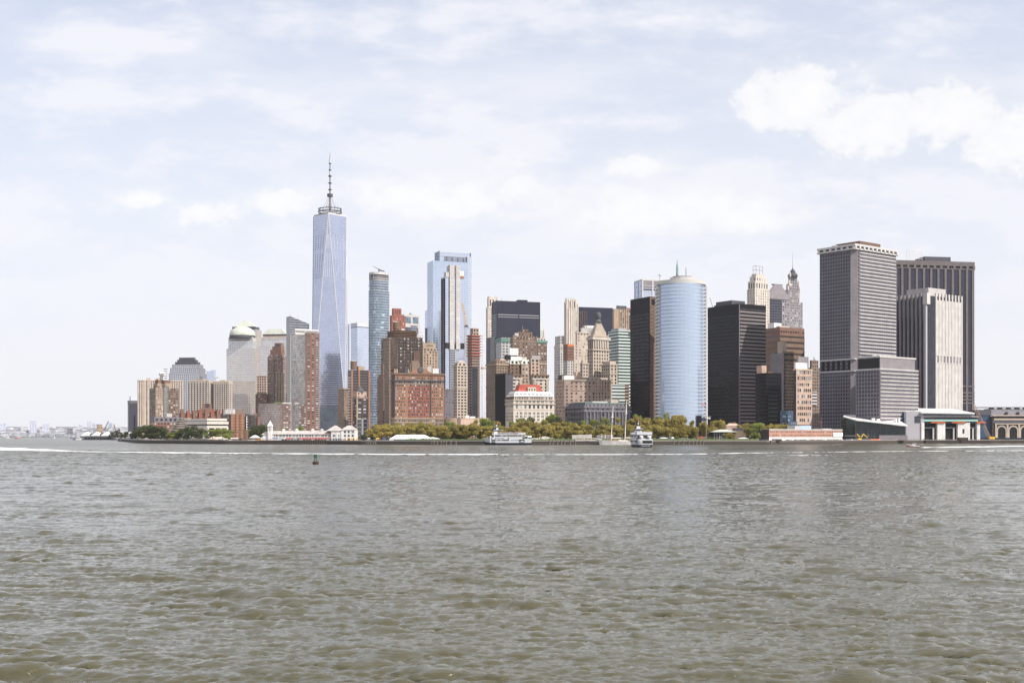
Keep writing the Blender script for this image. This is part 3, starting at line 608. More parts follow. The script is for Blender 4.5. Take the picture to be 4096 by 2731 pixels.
b = bld('office_tower', 'small glass tower with dark blue lower half left of the big blue tower', 1700, 1724, 1730, 2330, 34)
b.band(1310, None, 'g_mid', 'slate', 4.5, .2, cap=2); b.wall('upper_glass', 'g_pale', [(-.1, -.1), (b.a+.1, -.1), (b.a+.1, b.b+.1), (-.1, b.b+.1)], b.z(1311), b.z(1250)).location.z = 0
wedge(MB(), 0, b.a, 0, b.b, b.z(1251), b.z(1238), b.z(1236)).build('crown', 'g_pale', b.root); b.done()
b = bld('office_tower', 'large pale blue glass tower with white framed crown and side columns', 1724, 1732, 1887, 2200, 23, b=32)
b.band(1043, None, 'g_pale', 'blue_band', 4.2, .10, 5.2, .05, f=(0, .89, 0, 1), out=.15); b.band(1018, None, 'g_sky', 'white_band', 4.2, .3, 0, f=(.89, 1, .04, 1), name='side_bay')
b.band(1003, 1044, 'g_pale', 'white_band', 6, .12, f=(.17, .99, .15, .9), out=.3, name='crown'); M = MB()
for k in range(4): M.box(b.a*(.36+.145*k), b.a*(.38+.145*k), .15*b.b-.8, .3*b.b, b.z(1040), b.z(1024))
for k in range(5): M.box(b.a*.3, b.a*.92, .15*b.b-.45, .3*b.b, b.z(1040)+k*2.0, b.z(1040)+k*2.0+.9)
M.build('louvre', 'slate', b.root); M = MB()
for fx in (.17, .98): M.box(b.a*fx, b.a*fx+1.4, .1*b.b, .9*b.b, b.z(1044), b.z(1001))
M.build('crown_fin', 'g_steel', b.root); b.done()
# slim tower under construction
b = bld('unfinished_tower', 'slim unfinished tower with bare concrete core flanked by blue glass', 1766, 1783, 1857, 1760, 26)
b.band(1107, None, 'g_pale', 'lilac_band', 3.6, .10, 2.4, .06, f=(.0, 1, .06, 1), out=.12, cap=1)
M = MB(); zc = b.z(1059); M.box(b.a*.20, b.a*.44, -1.5, 6, b.z(1396), zc); M.box(b.a*.54, b.a*.76, -1.5, 6, b.z(1396), zc); M.box(b.a*.2, b.a*.76, 2.0, 10, b.z(1396), zc-1); M.build('core', 'pale_conc', b.root)
M = MB()
for k in range(70): M.box(b.a*.44, b.a*.54, .2, 1.2, b.z(1390)+k*3.6, b.z(1390)+k*3.6+1.1) if b.z(1390)+k*3.6 < zc-8 else None
M.build('slab_edge', 'lilac_band', b.root); M = MB()
for k in range(36): M.box(b.a*.195, b.a*.765, -1.6, -1.3, b.z(1396)+k*7.2, b.z(1396)+k*7.2+.35) if b.z(1396)+k*7.2 < zc else None
M.build('pour_joint', 'pale_band', b.root)
b.box('notch_floor', 'deep', (-.01, 1.01, -.02, .9), 1370, 1393); M = MB(); M.box(b.a*.22, b.a*.44, -1.7, 4, b.z(1396), b.z(1368)); M.box(b.a*.54, b.a*.76, -1.7, 4, b.z(1396), b.z(1368)); M.build('core', 'pale_conc', b.root)
b.box('top_hoarding', 'brick_orange', (.80, .98, -.02, .4), 1100, 1110); b.box('top_hoarding', 'white_paint', (.78, .98, .0, .4), 1080, 1101); b.box('top_hoarding', 'pale_conc', (.02, .2, .0, .5), 1088, 1108)
M = MB(); zt = b.z(1110)
for k in range(90):
    z = 4+k*3.6
    if z > zt: break
    M.box(-1.6, 0, b.b*.2, b.b*.9, z, z+.5)
M.box(-1.6, -1.2, b.b*.2, b.b*.35, 0, zt); M.box(-1.6, -1.2, b.b*.75, b.b*.9, 0, zt); M.build('hoist_frame', 'slate', b.root); b.box('side_wall', 'g_dark', (-.02, .0, .1, 1), 1112)
b.band(1398, None, 'g_mid', 'pale_band', 3.6, .25, 4, .12, f=(.24, .5, -.06, .1), name='lower_bay').done()
# yellow crane
Y = 1600; t = thing('tower_crane', 'yellow luffing tower crane on a tall lattice mast beside the unfinished tower', 'crane', (PX(1864, Y), Y, GZ))
def lattice(M, p, q, wd, r=.16, n=None):
    p, q = Vector(p), Vector(q); d = (q-p); L = d.length; d.normalize(); a = d.orthogonal().normalized()*wd/2; c = d.cross(a.normalized())*wd/2; n = n or max(3, int(L/wd/1.2)); cr = [a+c, a-c, -a-c, -a+c]
    for o in cr: M.tube(tuple(p+o), tuple(q+o), r, seg=4)
    for i in range(n):
        s0, s1 = p+d*L*i/n, p+d*L*(i+1)/n
        for j in range(4): M.tube(tuple(s0+cr[j]), tuple(s1+cr[(j+1) % 4]), r*.7, seg=3)
zj = PZ(1308, Y)-GZ; M = MB(); lattice(M, (0, 0, 0), (0, 0, zj), 2.6, .22); M.build('mast', 'white_paint', t)
M = MB(); q = Vector((PX(1848, Y)-PX(1864, Y), -6, PZ(1214, Y)-GZ)); lattice(M, (0, 0, zj+2), q*.0+Vector((-1.6, -2, zj+16)), 2.4, .2); lattice(M, (-1.6, -2, zj+16), q, 2.0, .18); M.build('jib', 'yellow', t)
MB().box(-2.2, 2.6, -1.5, 1.5, zj, zj+2.6).build('machine_deck', 'grey_dark', t); MB().box(2.2, 3.6, -1.2, 1.2, zj-1, zj+2).build('counterweight', 'concrete', t)
# tan slim building
b = bld('masonry_tower', 'slim cream stone tower with paired dark windows right of the unfinished tower', 1813, 1828, 1869, 1400, 34)
b.win(1462, None, 'beige', 5.2, 3.5, .62, .55, gl='w_dark', pair=True); b.win(1450, 1463, 'beige', 5, 3.4, .5, .5, f=(.1, .96, .1, .9), gl='w_dark'); b.cornice(1462, 'beige', out=.5); b.cornice(1549, 'beige', out=.4); b.box('penthouse', 'beige', (.22, .85, .2, .8), 1446, 1452)
MB().frustum(b.a*.2, b.a*.9, b.b*.15, b.b*.85, b.z(1447), b.z(1441), b.a*.2, b.b*.2).build('roof', 'roof_pale', b.root); b.done()
# building under construction with red netting
b = bld('unfinished_tower', 'concrete frame under construction with red safety netting and white hoist rungs', 1868, 1888, 1921, 1450, 32)
M = MB(); zt, zm = b.z(1340), b.z(1425); k = 0
MB().box(.5, b.a-.5, .5, b.b-.5, 0, zt).build('core', 'cocoa', b.root); M = MB(); N = MB()
while 3+k*3.5 < zt: M.box(-.6, b.a+.6, -.6, b.b+.6, 3+k*3.5, 3.5+k*3.5); k += 1
M.build('floor_slab', 'concrete', b.root)
z = zm
while z < zt: N.box(-.8, b.a+.8, -.8, b.b+.8, z+.6, z+1.5); z += 3.5
N.build('safety_netting', 'red_roof', b.root); b.band(1470, None, 'g_dark', 'slate', 3.5, .1, 3, .06, f=(.0, .62, -.06, .3), name='glazing'); b.win(1311, 1342, 'tan', 5, 5, .5, .5, f=(.25, .95, .2, .8), gl='w_dark', name='core_top')
M = MB(); x0, x1 = b.a+1.5, b.a+6; zt2 = b.z(1338)
for k in range(int(zt2/3.5)): M.box(x0, x1, -1.5, 1.5, 3+k*3.5, 3.4+k*3.5); M.box(x0, x0+.5, -1.5, -1, 3+k*3.5, 6.3+k*3.5) if k % 2 else M.box(x1-.5, x1, -1.5, -1, 3+k*3.5, 6.3+k*3.5)
M.box(x0+1.8, x0+2.2, -.2, .2, 0, zt2); M.build('hoist', 'white_paint', b.root); MB().box(x0, x0+14, -1, 1, b.z(1474), b.z(1468)).build('gantry', 'tan', b.root); b.done()
b = bld('office_block', 'grey shaded back building between brick building and cream tower', 1776, 1779, 1818, 1500, 26, b=18)
b.win(1555, None, 'grey', 4, 3.7, .3, .4, gl='w_dark', skip=.5).done()
Y = 1190; t = thing('round_building', 'windowless tan stone drum building just behind the park trees', 'building', (PX(1806, Y), Y+18, GZ)); zz = PZ(1670, Y)-GZ
MB().cyl(0, 0, 6.9, 0, zz, 28).build('drum_wall', 'tan', t); MB().box(-9, -1, 2, 12, 0, zz+.3).build('wing', 'tan_dark', t); M = MB()
for k in range(2): M.box(-7.5+k*3, -6.5+k*3, 1.6, 2.3, zz-6, zz-1)
M.build('slot_window', 'w_dark', t)
b = bld('stone_block', 'low blank pinkish stone block behind the park trees right of the tan drum', 1828, 1843, 1952, 1180, 28)
b.box('wall', 'pink_stone', (0, 1, 0, 1), 1673); b.box('plinth', 'tan_dark', (-.004, .9, -.004, .9), 1700); b.box('coping', 'pink_stone', (0, 1, 0, 1), 1671, 1673, .4); b.roofstuff(1672, n=3, m='white_paint', hmax=2).done()
# ================================================================ centre
b = bld('masonry_tower', 'tall pale stone tower with square crown left of the black slab', 1944, 1951, 1992, 2100, 30)
b.win(1229, None, 'white_stone', 3.8, 3.7, .35, .5, gl='w_std'); b.win(1187, 1230, 'white_stone', 6.5, 14, .45, .6, f=(.1, 1, .1, .9)); b.box('crown', 'white_stone', (.1, .35, .1, .4), 1184, 1190); b.box('crown', 'white_stone', (.7, 1, .1, .4), 1184, 1190).done()
b = bld('office_slab', 'wide blue black slab tower with faint pale floor bands', 1984, 1988, 2160, 1950, 18, b=30)
b.band(1203, None, 'g_slate', 'navy', 4.0, .45, 33/1, .05, cap=22); 
for py in (1256, 1265): b.box('pale_floor', 'pale_band', (.015, .985, -.006, .5), py, py+3)  # two paler floor bands
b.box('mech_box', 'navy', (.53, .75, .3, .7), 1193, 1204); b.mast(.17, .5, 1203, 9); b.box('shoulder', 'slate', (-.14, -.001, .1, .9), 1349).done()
b = bld('gothic_tower', 'pale green and cream gothic pinnacle peeking out right of the black slab', 2150, 2154, 2180, 2320, 30)
b.win(1345, None, 'white_stone', 3.4, 3.6, .3, .7, gl='w_std'); b.win(1320, 1346, 'copper', 3, 4, .3, .6, f=(.05, .8, .1, .8)); z = b.z(1321); MB().frustum(b.a*.1, b.a*.7, b.b*.15, b.b*.75, z, b.z(1274), b.a*.27, b.b*.27).build('spire_roof', 'copper', b.root)
M = MB()
for fx, fy in ((.85, .1), (.95, .5), (.05, .1)): M.lathe([(1.6, 0), (1.4, 10), (.1, 20)], b.a*fx, b.b*fy, 8, b.z(1346))
M.build('pinnacle', 'white_stone', b.root); b.done()
b = bld('masonry_tower', 'brown brick tower with castellated stepped crown in front of the black slab', 2042, 2052, 2148, 1560, 26)
b.win(1346, None, 'brown_mid', 4.0, 3.7, .42, .5, gl='w_mixed'); b.cornice(1362, 'tan_dark', out=.3); M = MB(); zt = b.z(1346)
for k in range(9): M.box(b.a*(k/8.3), b.a*(k/8.3)+1.6, -.4, 1.5, zt-3, zt+1.6)
M.build('buttress', 'tan_dark', b.root); b.win(1327, 1347, 'brown_mid', 4, 5, .35, .6, f=(.22, .82, .15, .85)); b.win(1314, 1328, 'brown_mid', 3, 5, .35, .6, f=(.42, .66, .25, .75)); b.box('setback', 'pale_conc', (.1, .24, .1, .5), 1331, 1347); b.mast(.45, .5, 1314, 5)
M = MB()
for k in range(8): M.box(b.a*(.22+.08*k), b.a*(.22+.08*k)+.9, .15*b.b-.3, .15*b.b+.6, b.z(1327), b.z(1323.5))
M.build('battlement', 'tan_dark', b.root); b.done()
b = bld('office_block', 'grey white building with dark green cornice left of the brown castellated tower', 2002, 2006, 2050, 1620, 24, b=20)
b.win(1366, None, 'pale_conc', 5.5, 4, .62, .5, gl='g_steel'); b.box('attic', 'copper_dark', (0, 1, 0, 1), 1353, 1367, .8); b.win(1350, 1354, 'pale_conc', 5, 3, .5, .5, f=(.05, 1, .05, 1)).done()
b = bld('office_block', 'brown banded building with dark green cornice right of the castellated tower', 2146, 2150, 2188, 1600, 24, b=20)
b.win(1372, None, 'brown_mid', 4, 4, .66, .4, gl='w_mixed'); b.box('attic', 'copper_dark', (0, 1, 0, 1), 1362, 1371, .8); b.win(1352, 1363, 'pale_conc', 5, 3, .5, .5, f=(.0, .95, .05, 1)).done()
b = bld('masonry_block', 'brown stone office building with corner cornice behind the dark shaded wall', 1945, 1986, 2030, 1400, 36)
b.win(1452, None, 'tan_dark', 4.2, 3.8, .4, .5, gl='w_dark'); b.cornice(1456, 'tan', out=1); b.cornice(1545, 'tan_dark', out=.5); b.cornice(1590, 'tan_dark', out=.5); b.win(1440, 1453, 'tan_dark', 4, 3.6, .4, .5, f=(.1, .95, .1, .8)); b.box('rooftop_unit', 'pink_stone', (.5, .95, .2, .7), 1434, 1442).done()
b = bld('masonry_block', 'tall building with blank side wall, shade painted near black, left of the cream palazzo', 1981, 2022, 2052, 1260, 34)
b.box('wall', 'slate', (0, 1, 0, 1), 1496); b.box('blank_side', 'black', (-.01, -.001, 0, 1), 1494); b.box('parapet', 'umber', (0, 1, 0, 1), 1491, 1497, .3).done()  # deep shade of the left side put into its black colour
b = bld('masonry_block', 'cream stone twin winged office building rising behind the red tiled roof', 2018, 2026, 2196, 1330, 20)
z5 = 1500
b.win(1512, None, 'white_stone', 6, 4, .5, .5, f=(0, .36, 0, .9), gl='w_dark', pair=True); b.win(1512, None, 'white_stone', 6, 4, .5, .5, f=(.62, 1, 0, .9), gl='w_dark', pair=True)
b.win(1518, None, 'tan', 5, 4, .5, .5, f=(.36, .62, .25, 1), gl='w_dark')
for f in ((0, .36, 0, .9), (.62, 1, 0, .9)):
    b.win(1496, 1512, 'tan_dark', 4.6, 4, .45, .6, f=f); b.cornice(1512, 'white_stone', f=f, out=1.0, th=1.1); b.cornice(1497, 'brown_mid', f=f, out=.5)
M = MB()
for fx in (.02, .3, .64, .93): M.box(b.a*fx, b.a*(fx+.055), -.8, .5, b.z(1575), b.z(1512))
M.build('bay', 'limestone', b.root); b.done()
b = bld('masonry_block', 'brown brick building with pale green mansard roofs above the cream twin wings', 2030, 2040, 2126, 1440, 26)
b.win(1455, None, 'brown_mid', 5, 4, .4, .5, f=(0, .42, 0, 1), gl='w_mixed'); b.win(1455, None, 'tan', 5.2, 4, .55, .6, f=(.52, 1, -.12, 1), gl='w_mixed'); b.box('light_well', 'umber', (.42, .52, .2, 1), 1456)
for f in ((.0, .44, 0, .8), (.52, 1, -.12, .7)):
    r = b.rect(f); z = b.z(1455); o = MB().frustum(r[0][0]-.4, r[2][0]+.4, r[0][1]-.4, r[2][1], z, b.z(1437), 2.2).build('mansard_roof', 'copper', b.root); D = MB()
    for k in range(2): xx = r[0][0]+(r[2][0]-r[0][0])*(.28+.42*k); D.box(xx-1.1, xx+1.1, r[0][1]-.5, r[0][1]+2, z+.8, z+3.6)
    D.build('dormer', 'w_dark', o); b.cornice(1455, 'limestone', f=f, out=.6, th=.7)
b.box('roof_house', 'white_paint', (.1, .6, .5, .9), 1424, 1440); b.box('roof_screen', 'deep', (-.12, .42, .6, 1.2), 1419, 1437); b.box('roof_house', 'white_paint', (.1, .5, 1.0, 1.3), 1390, 1420); b.box('roof_house', 'pale_conc', (.45, .85, .6, 1.1), 1425, 1440); b.done()
b = bld('masonry_block', 'peach stone office building with flat roof right of the green mansard roofs', 2116, 2124, 2158, 1420, 26)
b.win(1448, None, 'pink_stone', 4.6, 4, .5, .6, gl='w_dark', pair=True); b.win(1434, 1449, 'limestone', 5, 4, .6, .6, f=(.0, 1, .1, .9), gl='w_dark'); z = b.z(1435); MB().frustum(b.a*.1, b.a*1.3, b.b*.2, b.b*1.4, z, b.z(1421), 3).build('roof', 'mauve', b.root); b.done()
b = bld('masonry_block', 'narrow grey stone building at the right edge of the sunlit cluster', 2150, 2156, 2184, 1470, 26)
b.win(1446, None, 'tan_dark', 4.4, 4, .45, .5, gl='w_mixed', pair=True); b.cornice(1453, 'limestone', out=.8); b.cornice(1437+9, 'tan_dark', out=.3).done()
# cream palazzo with red roof
b = bld('palazzo', 'cream stone palazzo with white mansard dormers and arched windows under a red roof', 2022, 2054, 2217, 1180, 22)
zf = lambda p: b.z(p)
b.wall('wall', 'white_stone', b.rect((0, 1, 0, 1)), 0, zf(1598)); b.cornice(1613, 'limestone', out=.9, th=.9); b.cornice(1598, 'limestone', out=.7, th=.8); b.cornice(1638, 'limestone', out=.25, th=.5)
b.wall('attic_wall', 'limestone', b.rect((.02, .985, .03, .97)), zf(1599), zf(1584)); 
x0, y0 = b.a*.02, b.b*.03; MB().frustum(x0-.6, b.a*.985+.6, y0-.6, b.b*.97, zf(1584), zf(1564), 3.2).build('mansard_roof', 'white_paint', b.root)
M = MB()
for k in range(9): xx = b.a*(.09+.1*k); M.box(xx-1.3, xx+1.3, y0+.2, y0+3, zf(1581), zf(1573.5))
for k in range(5): yy = b.b*(.14+.17*k); M.box(x0+.2, x0+3, yy-1, yy+1, zf(1581), zf(1573.5))
M.build('dormer', 'mauve', b.root)
wcount = 0; WM = {}
def pw(xx, py, ww, hh, side=0, yo=0.):
    key = (ww, hh)
    if key not in WM: WM[key] = MB().box(-ww/2, ww/2, -.1, .3, -hh/2, hh/2).mesh('window', 'w_std')
    o = bpy.data.objects.new('window', WM[key]); COL.objects.link(o); o.parent = b.root
    if side: o.location = (yo, xx, zf(py)); o.rotation_euler.z = R(-90)
    else: o.location = (xx, yo, zf(py))
for k in range(9):
    xx = b.a*(.08+.105*k); pw(xx, 1624, 2.2, 4.4)
    o = bpy.data.objects.new('arch_window', MB().prism([(1.1*math.cos(i*math.pi/8), 1.1*math.sin(i*math.pi/8)) for i in range(9)], -.12, .2).mesh('arch_window', 'w_std')); COL.objects.link(o); o.parent = b.root; o.location = (xx, 0, zf(1624)+2.2); o.rotation_euler.x = R(90)
    for py in (1652, 1665, 1678, 1605):
        for off in (-.75, .75): pw(xx+off, py, .95, 2.2)
for py in (1591,):
    for k in range(22): pw(b.a*(.06+.0415*k), py, 1.0, 2.4, 0, y0)
ws = MB()
for py in (1624, 1652, 1665, 1678, 1605, 1591):
    for k in range(6): yy = b.b*(.1+.16*k); ws.box(-.1, .3, yy-.6, yy+.6, zf(py)-1.2, zf(py)+1.2)
tag(ws.build('window', 'w_dark', b.root), kind='stuff')
MB().frustum(b.a*.2, b.a*.80, b.b*.45, b.b*.95, zf(1566), zf(1535), 2.4, 1.5).build('tiled_roof', 'red_roof', b.root); b.win(1545, 1566, 'limestone', 2.6, 4.4, .4, .35, f=(.43, .64, .4, .6), gl='w_dark', name='roof_house', cap=110)
b.box('chimney', 'slate', (.6, .625, .9, 1), 1495, 1560); b.done()
# ---------------- right of the gap
b = bld('masonry_tower', 'pale grey stepped stone building at the right side of the open gap', 2237, 2241, 2262, 1750, 22, b=22)
b.win(1342, 1420, 'pale_conc', 4, 4, .4, .5, f=(.15, 1, .1, 1)); b.win(1378, None, 'pale_conc', 4, 4, .4, .5); b.cornice(1384, 'white_stone', out=.6).done()
b = bld('masonry_block', 'dark shaded block with jagged cornices facing the open gap', 2233, 2255, 2262, 1400, 28)
b.win(1498, None, 'umber', 4, 3.8, .4, .5, gl='w_dark'); b.cornice(1512, 'brown', out=.8); b.cornice(1560, 'brown', out=.6); b.cornice(1620, 'brown', out=.6).done()
b = bld('masonry_tower', 'tall fluted cream tower with chamfered crown left of the black glass slab', 2259, 2265, 2313, 1750, 25)
b.win(1235, None, 'white_stone', 4.4, 3.8, .34, .5, gl='w_std'); b.win(1194, 1236, 'white_stone', 7, 16, .25, .6, f=(.04, .94, .04, .94), gl='w_std'); M = MB(); zt = b.z(1196)
for k in range(6): M.box(b.a*(.0+.185*k), b.a*(.0+.185*k)+1.5, -.7, 1, 0, zt-(6 if k in (0, 5) else 0))
for k in range(4): M.box(-.7, 1, b.b*(.1+.25*k), b.b*(.1+.25*k)+1.5, 0, zt-4)
M.build('pier', 'white_stone', b.root); M = MB()
for k in range(4): M.tube((b.a*(.1+.2*k), b.b*.4, zt-2), (b.a*(.1+.2*k)-2, b.b*.4, zt+3), .2)
M.build('antenna', 'grey', b.root); b.done()
b = bld('unfinished_block', 'small scaffolded shaft with red netting in front of the fluted cream tower', 2266, 2270, 2293, 1500, 25, b=12)
b.win(1440, None, 'pale_conc', 3.4, 3.4, .4, .5, gl='w_dark'); b.box('netting', 'cocoa', (.0, .98, 0, 1), 1376, 1441); M = MB()
for k in range(6): M.box(0, b.a, -.5, .4, b.z(1440)+k*3.6, b.z(1440)+k*3.6+.6)
M.build('scaffold', 'rust', b.root); MB().box(0, b.a, -.6, .3, b.z(1384), b.z(1377)).build('safety_netting', 'orange', b.root); b.done()
b = bld('office_slab', 'black glass slab tower behind the pyramid topped stone tower', 2310, 2314, 2451, 1920, 17, b=30)
b.band(1228, None, 'g_slate', 'navy', 3.9, .4, 0, out=.15, cap=18); b.mast(.18, -.02, 1232, 0); b.box('white_vents', 'white_paint', (.1, .4, -.3, -.05), 1303, 1340); b.box('roof_house', 'pale_conc', (.05, .42, -.3, .0), 1312, 1360)
M = MB(); lattice(M, (b.a*.07, -12, 0), (b.a*.07, -12, b.z(1247)), 8, .35, 30); lattice(M, (b.a*.0, -13, 0), (b.a*.0, -13, b.z(1247)), 8, .35, 30); M.build('hoist', 'brown_mid', b.root); b.done()
b = bld('masonry_block', 'plain beige office building with one column of windows beside the pyramid topped tower', 2290, 2296, 2358, 1540, 26)
b.win(1380, None, 'beige', 5, 3.9, .32, .45, f=(0, 1, 0, 1), gl='w_mixed', skip=.3); b.win(1328, 1381, 'beige', 5, 4, .35, .45, f=(.2, 1, .1, .9), gl='w_std', skip=.2); b.cornice(1328, 'beige', f=(.2, 1, .1, .9), out=.5); b.box('rooftop_unit', 'pale_conc', (.5, .9, .3, .7), 1310, 1329).done()
# pyramid-topped tower
b = bld('masonry_tower', 'cream stone tower with colonnade and stepped pyramid topped by a dark urn', 2350, 2372, 2437, 1400, 33)
b.win(1398, None, 'limestone', 3.9, 4.1, .42, .58, gl='w_dark'); b.cornice(1397, 'limestone', out=1); b.win(1352, 1398, 'limestone', 3.9, 17, .5, .74, f=(.02, .98, .02, .98), gl='w_dark'); M = MB()
for k in range(6): M.cyl(b.a*(.14+.145*k), -.2, .62, b.z(1390), b.z(1358), 10)
M.build('column', 'white_stone', b.root); b.cornice(1350, 'white_stone', out=1.2, th=2.2); b.box('setback', 'limestone', (.05, .95, .06, .94), 1341, 1352); b.cornice(1341, 'limestone', f=(.05, .95, .06, .94), out=.4); b.box('setback', 'limestone', (.14, .86, .14, .86), 1328, 1342); b.box('setback', 'limestone', (.16, .84, .16, .84), 1322, 1330)
for i in range(7): f0 = .2+.033*i; b.box('pyramid_step', 'limestone', (f0, 1-f0, f0, 1-f0), 1322-(i+1)*5.9, 1324-i*5.9)
M = MB().lathe([(4.2, 0), (3.2, 1.5), (2.4, 3), (3.3, 6), (3.1, 9), (2.2, 11), (.3, 12)], b.a*.5, b.b*.5, 12, b.z(1284)); M.build('urn', 'grey_dark', b.root)
M = MB()
for fx in (.06, .94):
    for fy in (.06, .94): M.lathe([(1, 0), (1, 3), (.2, 5)], b.a*fx, b.b*fy, 8, b.z(1352))
M.build('corner_urn', 'limestone', b.root); b.done()
b = bld('masonry_block', 'stone wing with tall chimneys left of the pyramid topped tower', 2321, 2330, 2354, 1380, 28)
b.win(1452, None, 'limestone', 4.6, 4, .4, .5, gl='w_dark'); b.cornice(1452, 'limestone', out=.5); b.box('setback', 'limestone', (.1, .9, .2, .9), 1441, 1453)
for fx in (.05, .6): b.box('chimney', 'limestone', (fx, fx+.12, .3, .5), 1419, 1445)
b.done()
b = bld('masonry_block', 'stone wing with setback top right of the pyramid topped tower', 2436, 2440, 2470, 1380, 26, b=20)
b.win(1455, None, 'limestone', 4.2, 4, .4, .6, gl='w_dark'); b.box('setback', 'limestone', (.1, .9, .1, .9), 1443, 1456); b.cornice(1456, 'limestone', out=.6); b.cornice(1492, 'limestone', out=.6).done()
# curved base building
b = bld('curved_building', 'pinkish stone office block with long curving facade below the pyramid topped tower', 2252, 2258, 2440, 1290, 22, b=20)
A = b.a; arc = [(A*.60*t/7, -9*math.sin(math.pi*t/7*.55)) for t in range(8)]; ya = arc[-1][1]; pts = arc+[(A*.62, ya-3), (A*.90, ya-3), (A*.93, ya+4), (A, ya+5), (A, 24), (0, 24)]
b.win(1524, None, 'pink_stone', 4.0, 3.9, .42, .52, pts=pts, gl='w_std', cap=100); b.cornice(1519, 'limestone', pts=pts, out=.6, th=1.2); b.cornice(1560, 'limestone', pts=pts, out=.3, th=.6); b.cornice(1606, 'limestone', pts=pts, out=.35, th=.7)
M = MB()
for k in range(5): M.cyl(A*(.65+.055*k), ya-3.3, .75, b.z(1556), b.z(1524), 10)
M.build('column', 'pink_stone', b.root); M = MB()
for k in range(24): fx = k/26; M.box(A*fx, A*fx+.9, 3, 4, b.z(1524), b.z(1517))
M.build('balustrade', 'limestone', b.root); b.win(1506, 1525, 'limestone', 5, 4, .45, .5, f=(.42, 1, .3, .95)); b.box('rooftop_unit', 'white_paint', (.06, .3, .4, .7), 1500, 1524); b.box('rooftop_unit', 'pink_stone', (.3, .4, .3, .6), 1484, 1522); b.done()
b = bld('masonry_tower', 'tan ribbed stone tower with rooftop machinery left of the black office tower', 2450, 2456, 2525, 1650, 25)
b.win(1236, None, 'tan_dark', 4.4, 3.9, .5, .62, f=(.28, 1, 0, 1), gl='w_mixed'); b.box('corner_shaft', 'tan', (0, .28, -.02, 1), 1235); M = MB()
for k in range(6): M.box(b.a*(.3+.125*k), b.a*(.3+.125*k)+1.4, -.7, .5, 0, b.z(1234))
M.build('pier', 'tan', b.root); b.box('roof_screen', 'slate', (.2, .75, .2, .8), 1221, 1235); b.box('rooftop_unit', 'red_roof', (.8, .95, .2, .5), 1228, 1236).done()
b = bld('office_block', 'ribbon windowed block with green white bands left of the black office tower', 2470, 2474, 2525, 1420, 24, b=26)
b.band(1322, None, 'g_green', 'green_white', 3.75, .42, 0, out=.3); b.box('penthouse', 'pale_band', (.08, .7, .1, .8), 1311, 1323); b.box('corner_strip', 'grey_dark', (.75, .99, -.015, .2), 1324, 1345).done()
b = bld('office_block', 'lower ribbon windowed annex with green white bands above the mansard customs hall', 2426, 2429, 2515, 1330, 22, b=20)
b.band(1537, None, 'g_green', 'green_white', 3.75, .42, 0, f=(0, .82, 0, 1), out=.3); b.band(1535, None, 'g_bronze', 'tan', 3.75, .4, 0, f=(.82, 1, -.01, 1), name='stair_bay').done()
# customs hall
b = bld('customs_hall', 'dark grey columned hall with copper edged mansard roof and dormers above the trees', 2318, 2338, 2522, 1190, 27, b=40)
b.win(1628, None, 'grey_dark', 5.6, 5, .45, .55, gl='w_dark', m0=.02); b.cornice(1641, 'grey', out=1.0, th=1.3); b.cornice(1628, 'grey', out=.6, th=.7); z = b.z(1628); MB().frustum(-.3, b.a*.985, -.3, b.b*.95, z, b.z(1611), 2.6).build('mansard_roof', 'grey_dark', b.root); M = MB()
for k in range(11): xx = b.a*(.07+.083*k); M.box(xx-1.2, xx+1.2, -.1, 3, z+.3, z+3.1)
M.build('dormer', 'grey', b.root); b.box('roof_edge', 'copper_dark', (.0, 1, .0, 1), 1609.5, 1612, -1.8); M = MB()
for k in range(13): M.cyl(b.a*(.04+.077*k), -.6, .7, 2, b.z(1646), 10)
M.build('column', 'grey', b.root); b.box('skylight', 'pale_conc', (.3, .75, .3, .7), 1602, 1611); b.box('rooftop_unit', 'limestone', (.66, .84, .2, .5), 1594, 1611).done()
# black tower
b = bld('office_tower', 'black glass office tower with brown gridded right face left of the curved blue tower', 2522, 2597, 2637, 1250, 29)
b.band(1187, None, 'g_black', 'spandrel_black', 3.9, .34, 8.6, .05, out=.2, cap=17); M = MB(); L = b.a; n = int(b.z(1222)/3.9)
for k in range(n): M.box(.6, L, -.5, -.18, 2+k*3.9, 3.7+k*3.9)
for k in range(12): M.box(.6+k*L/12, 1.4+k*L/12, -.45, -.15, 0, b.z(1224))
M.build('face_grid', 'brown_mid', b.root); b.box('louvre_frame', 'brown_mid', (.04, 1, -.012, .02), 1189, 1224); b.box('louvre', 'black', (.2, .75, -.016, .02), 1195, 1219).done()
b = bld('office_tower', 'white gridded tower showing only its top behind the curved blue tower', 2566, 2568, 2690, 1830, 17, b=30)
b.band(1117, None, 'g_pale', 'white_band', 8, .1, 17.5, .1, out=.5, cap=2); b.box('louvre', 'mauve', (.01, .99, -.004, .3), 1121, 1152); b.box('dark_band', 'navy', (.01, .99, -.006, .3), 1155, 1162); M = MB()
for k in range(4): M.box(b.a*k/3.02-.2, b.a*k/3.02+1.8, -1, .4, 0, b.z(1117))
M.build('pier', 'white_band', b.root); M = MB(); zt = b.z(1117); M.tube((b.a*.62, 5, zt), (b.a*.62, 5, zt+9), .3); M.tube((b.a*.58, 5, zt+9), (b.a*.66, 5, zt+7), .6); M.build('antenna', 'grey', b.root); b.done()
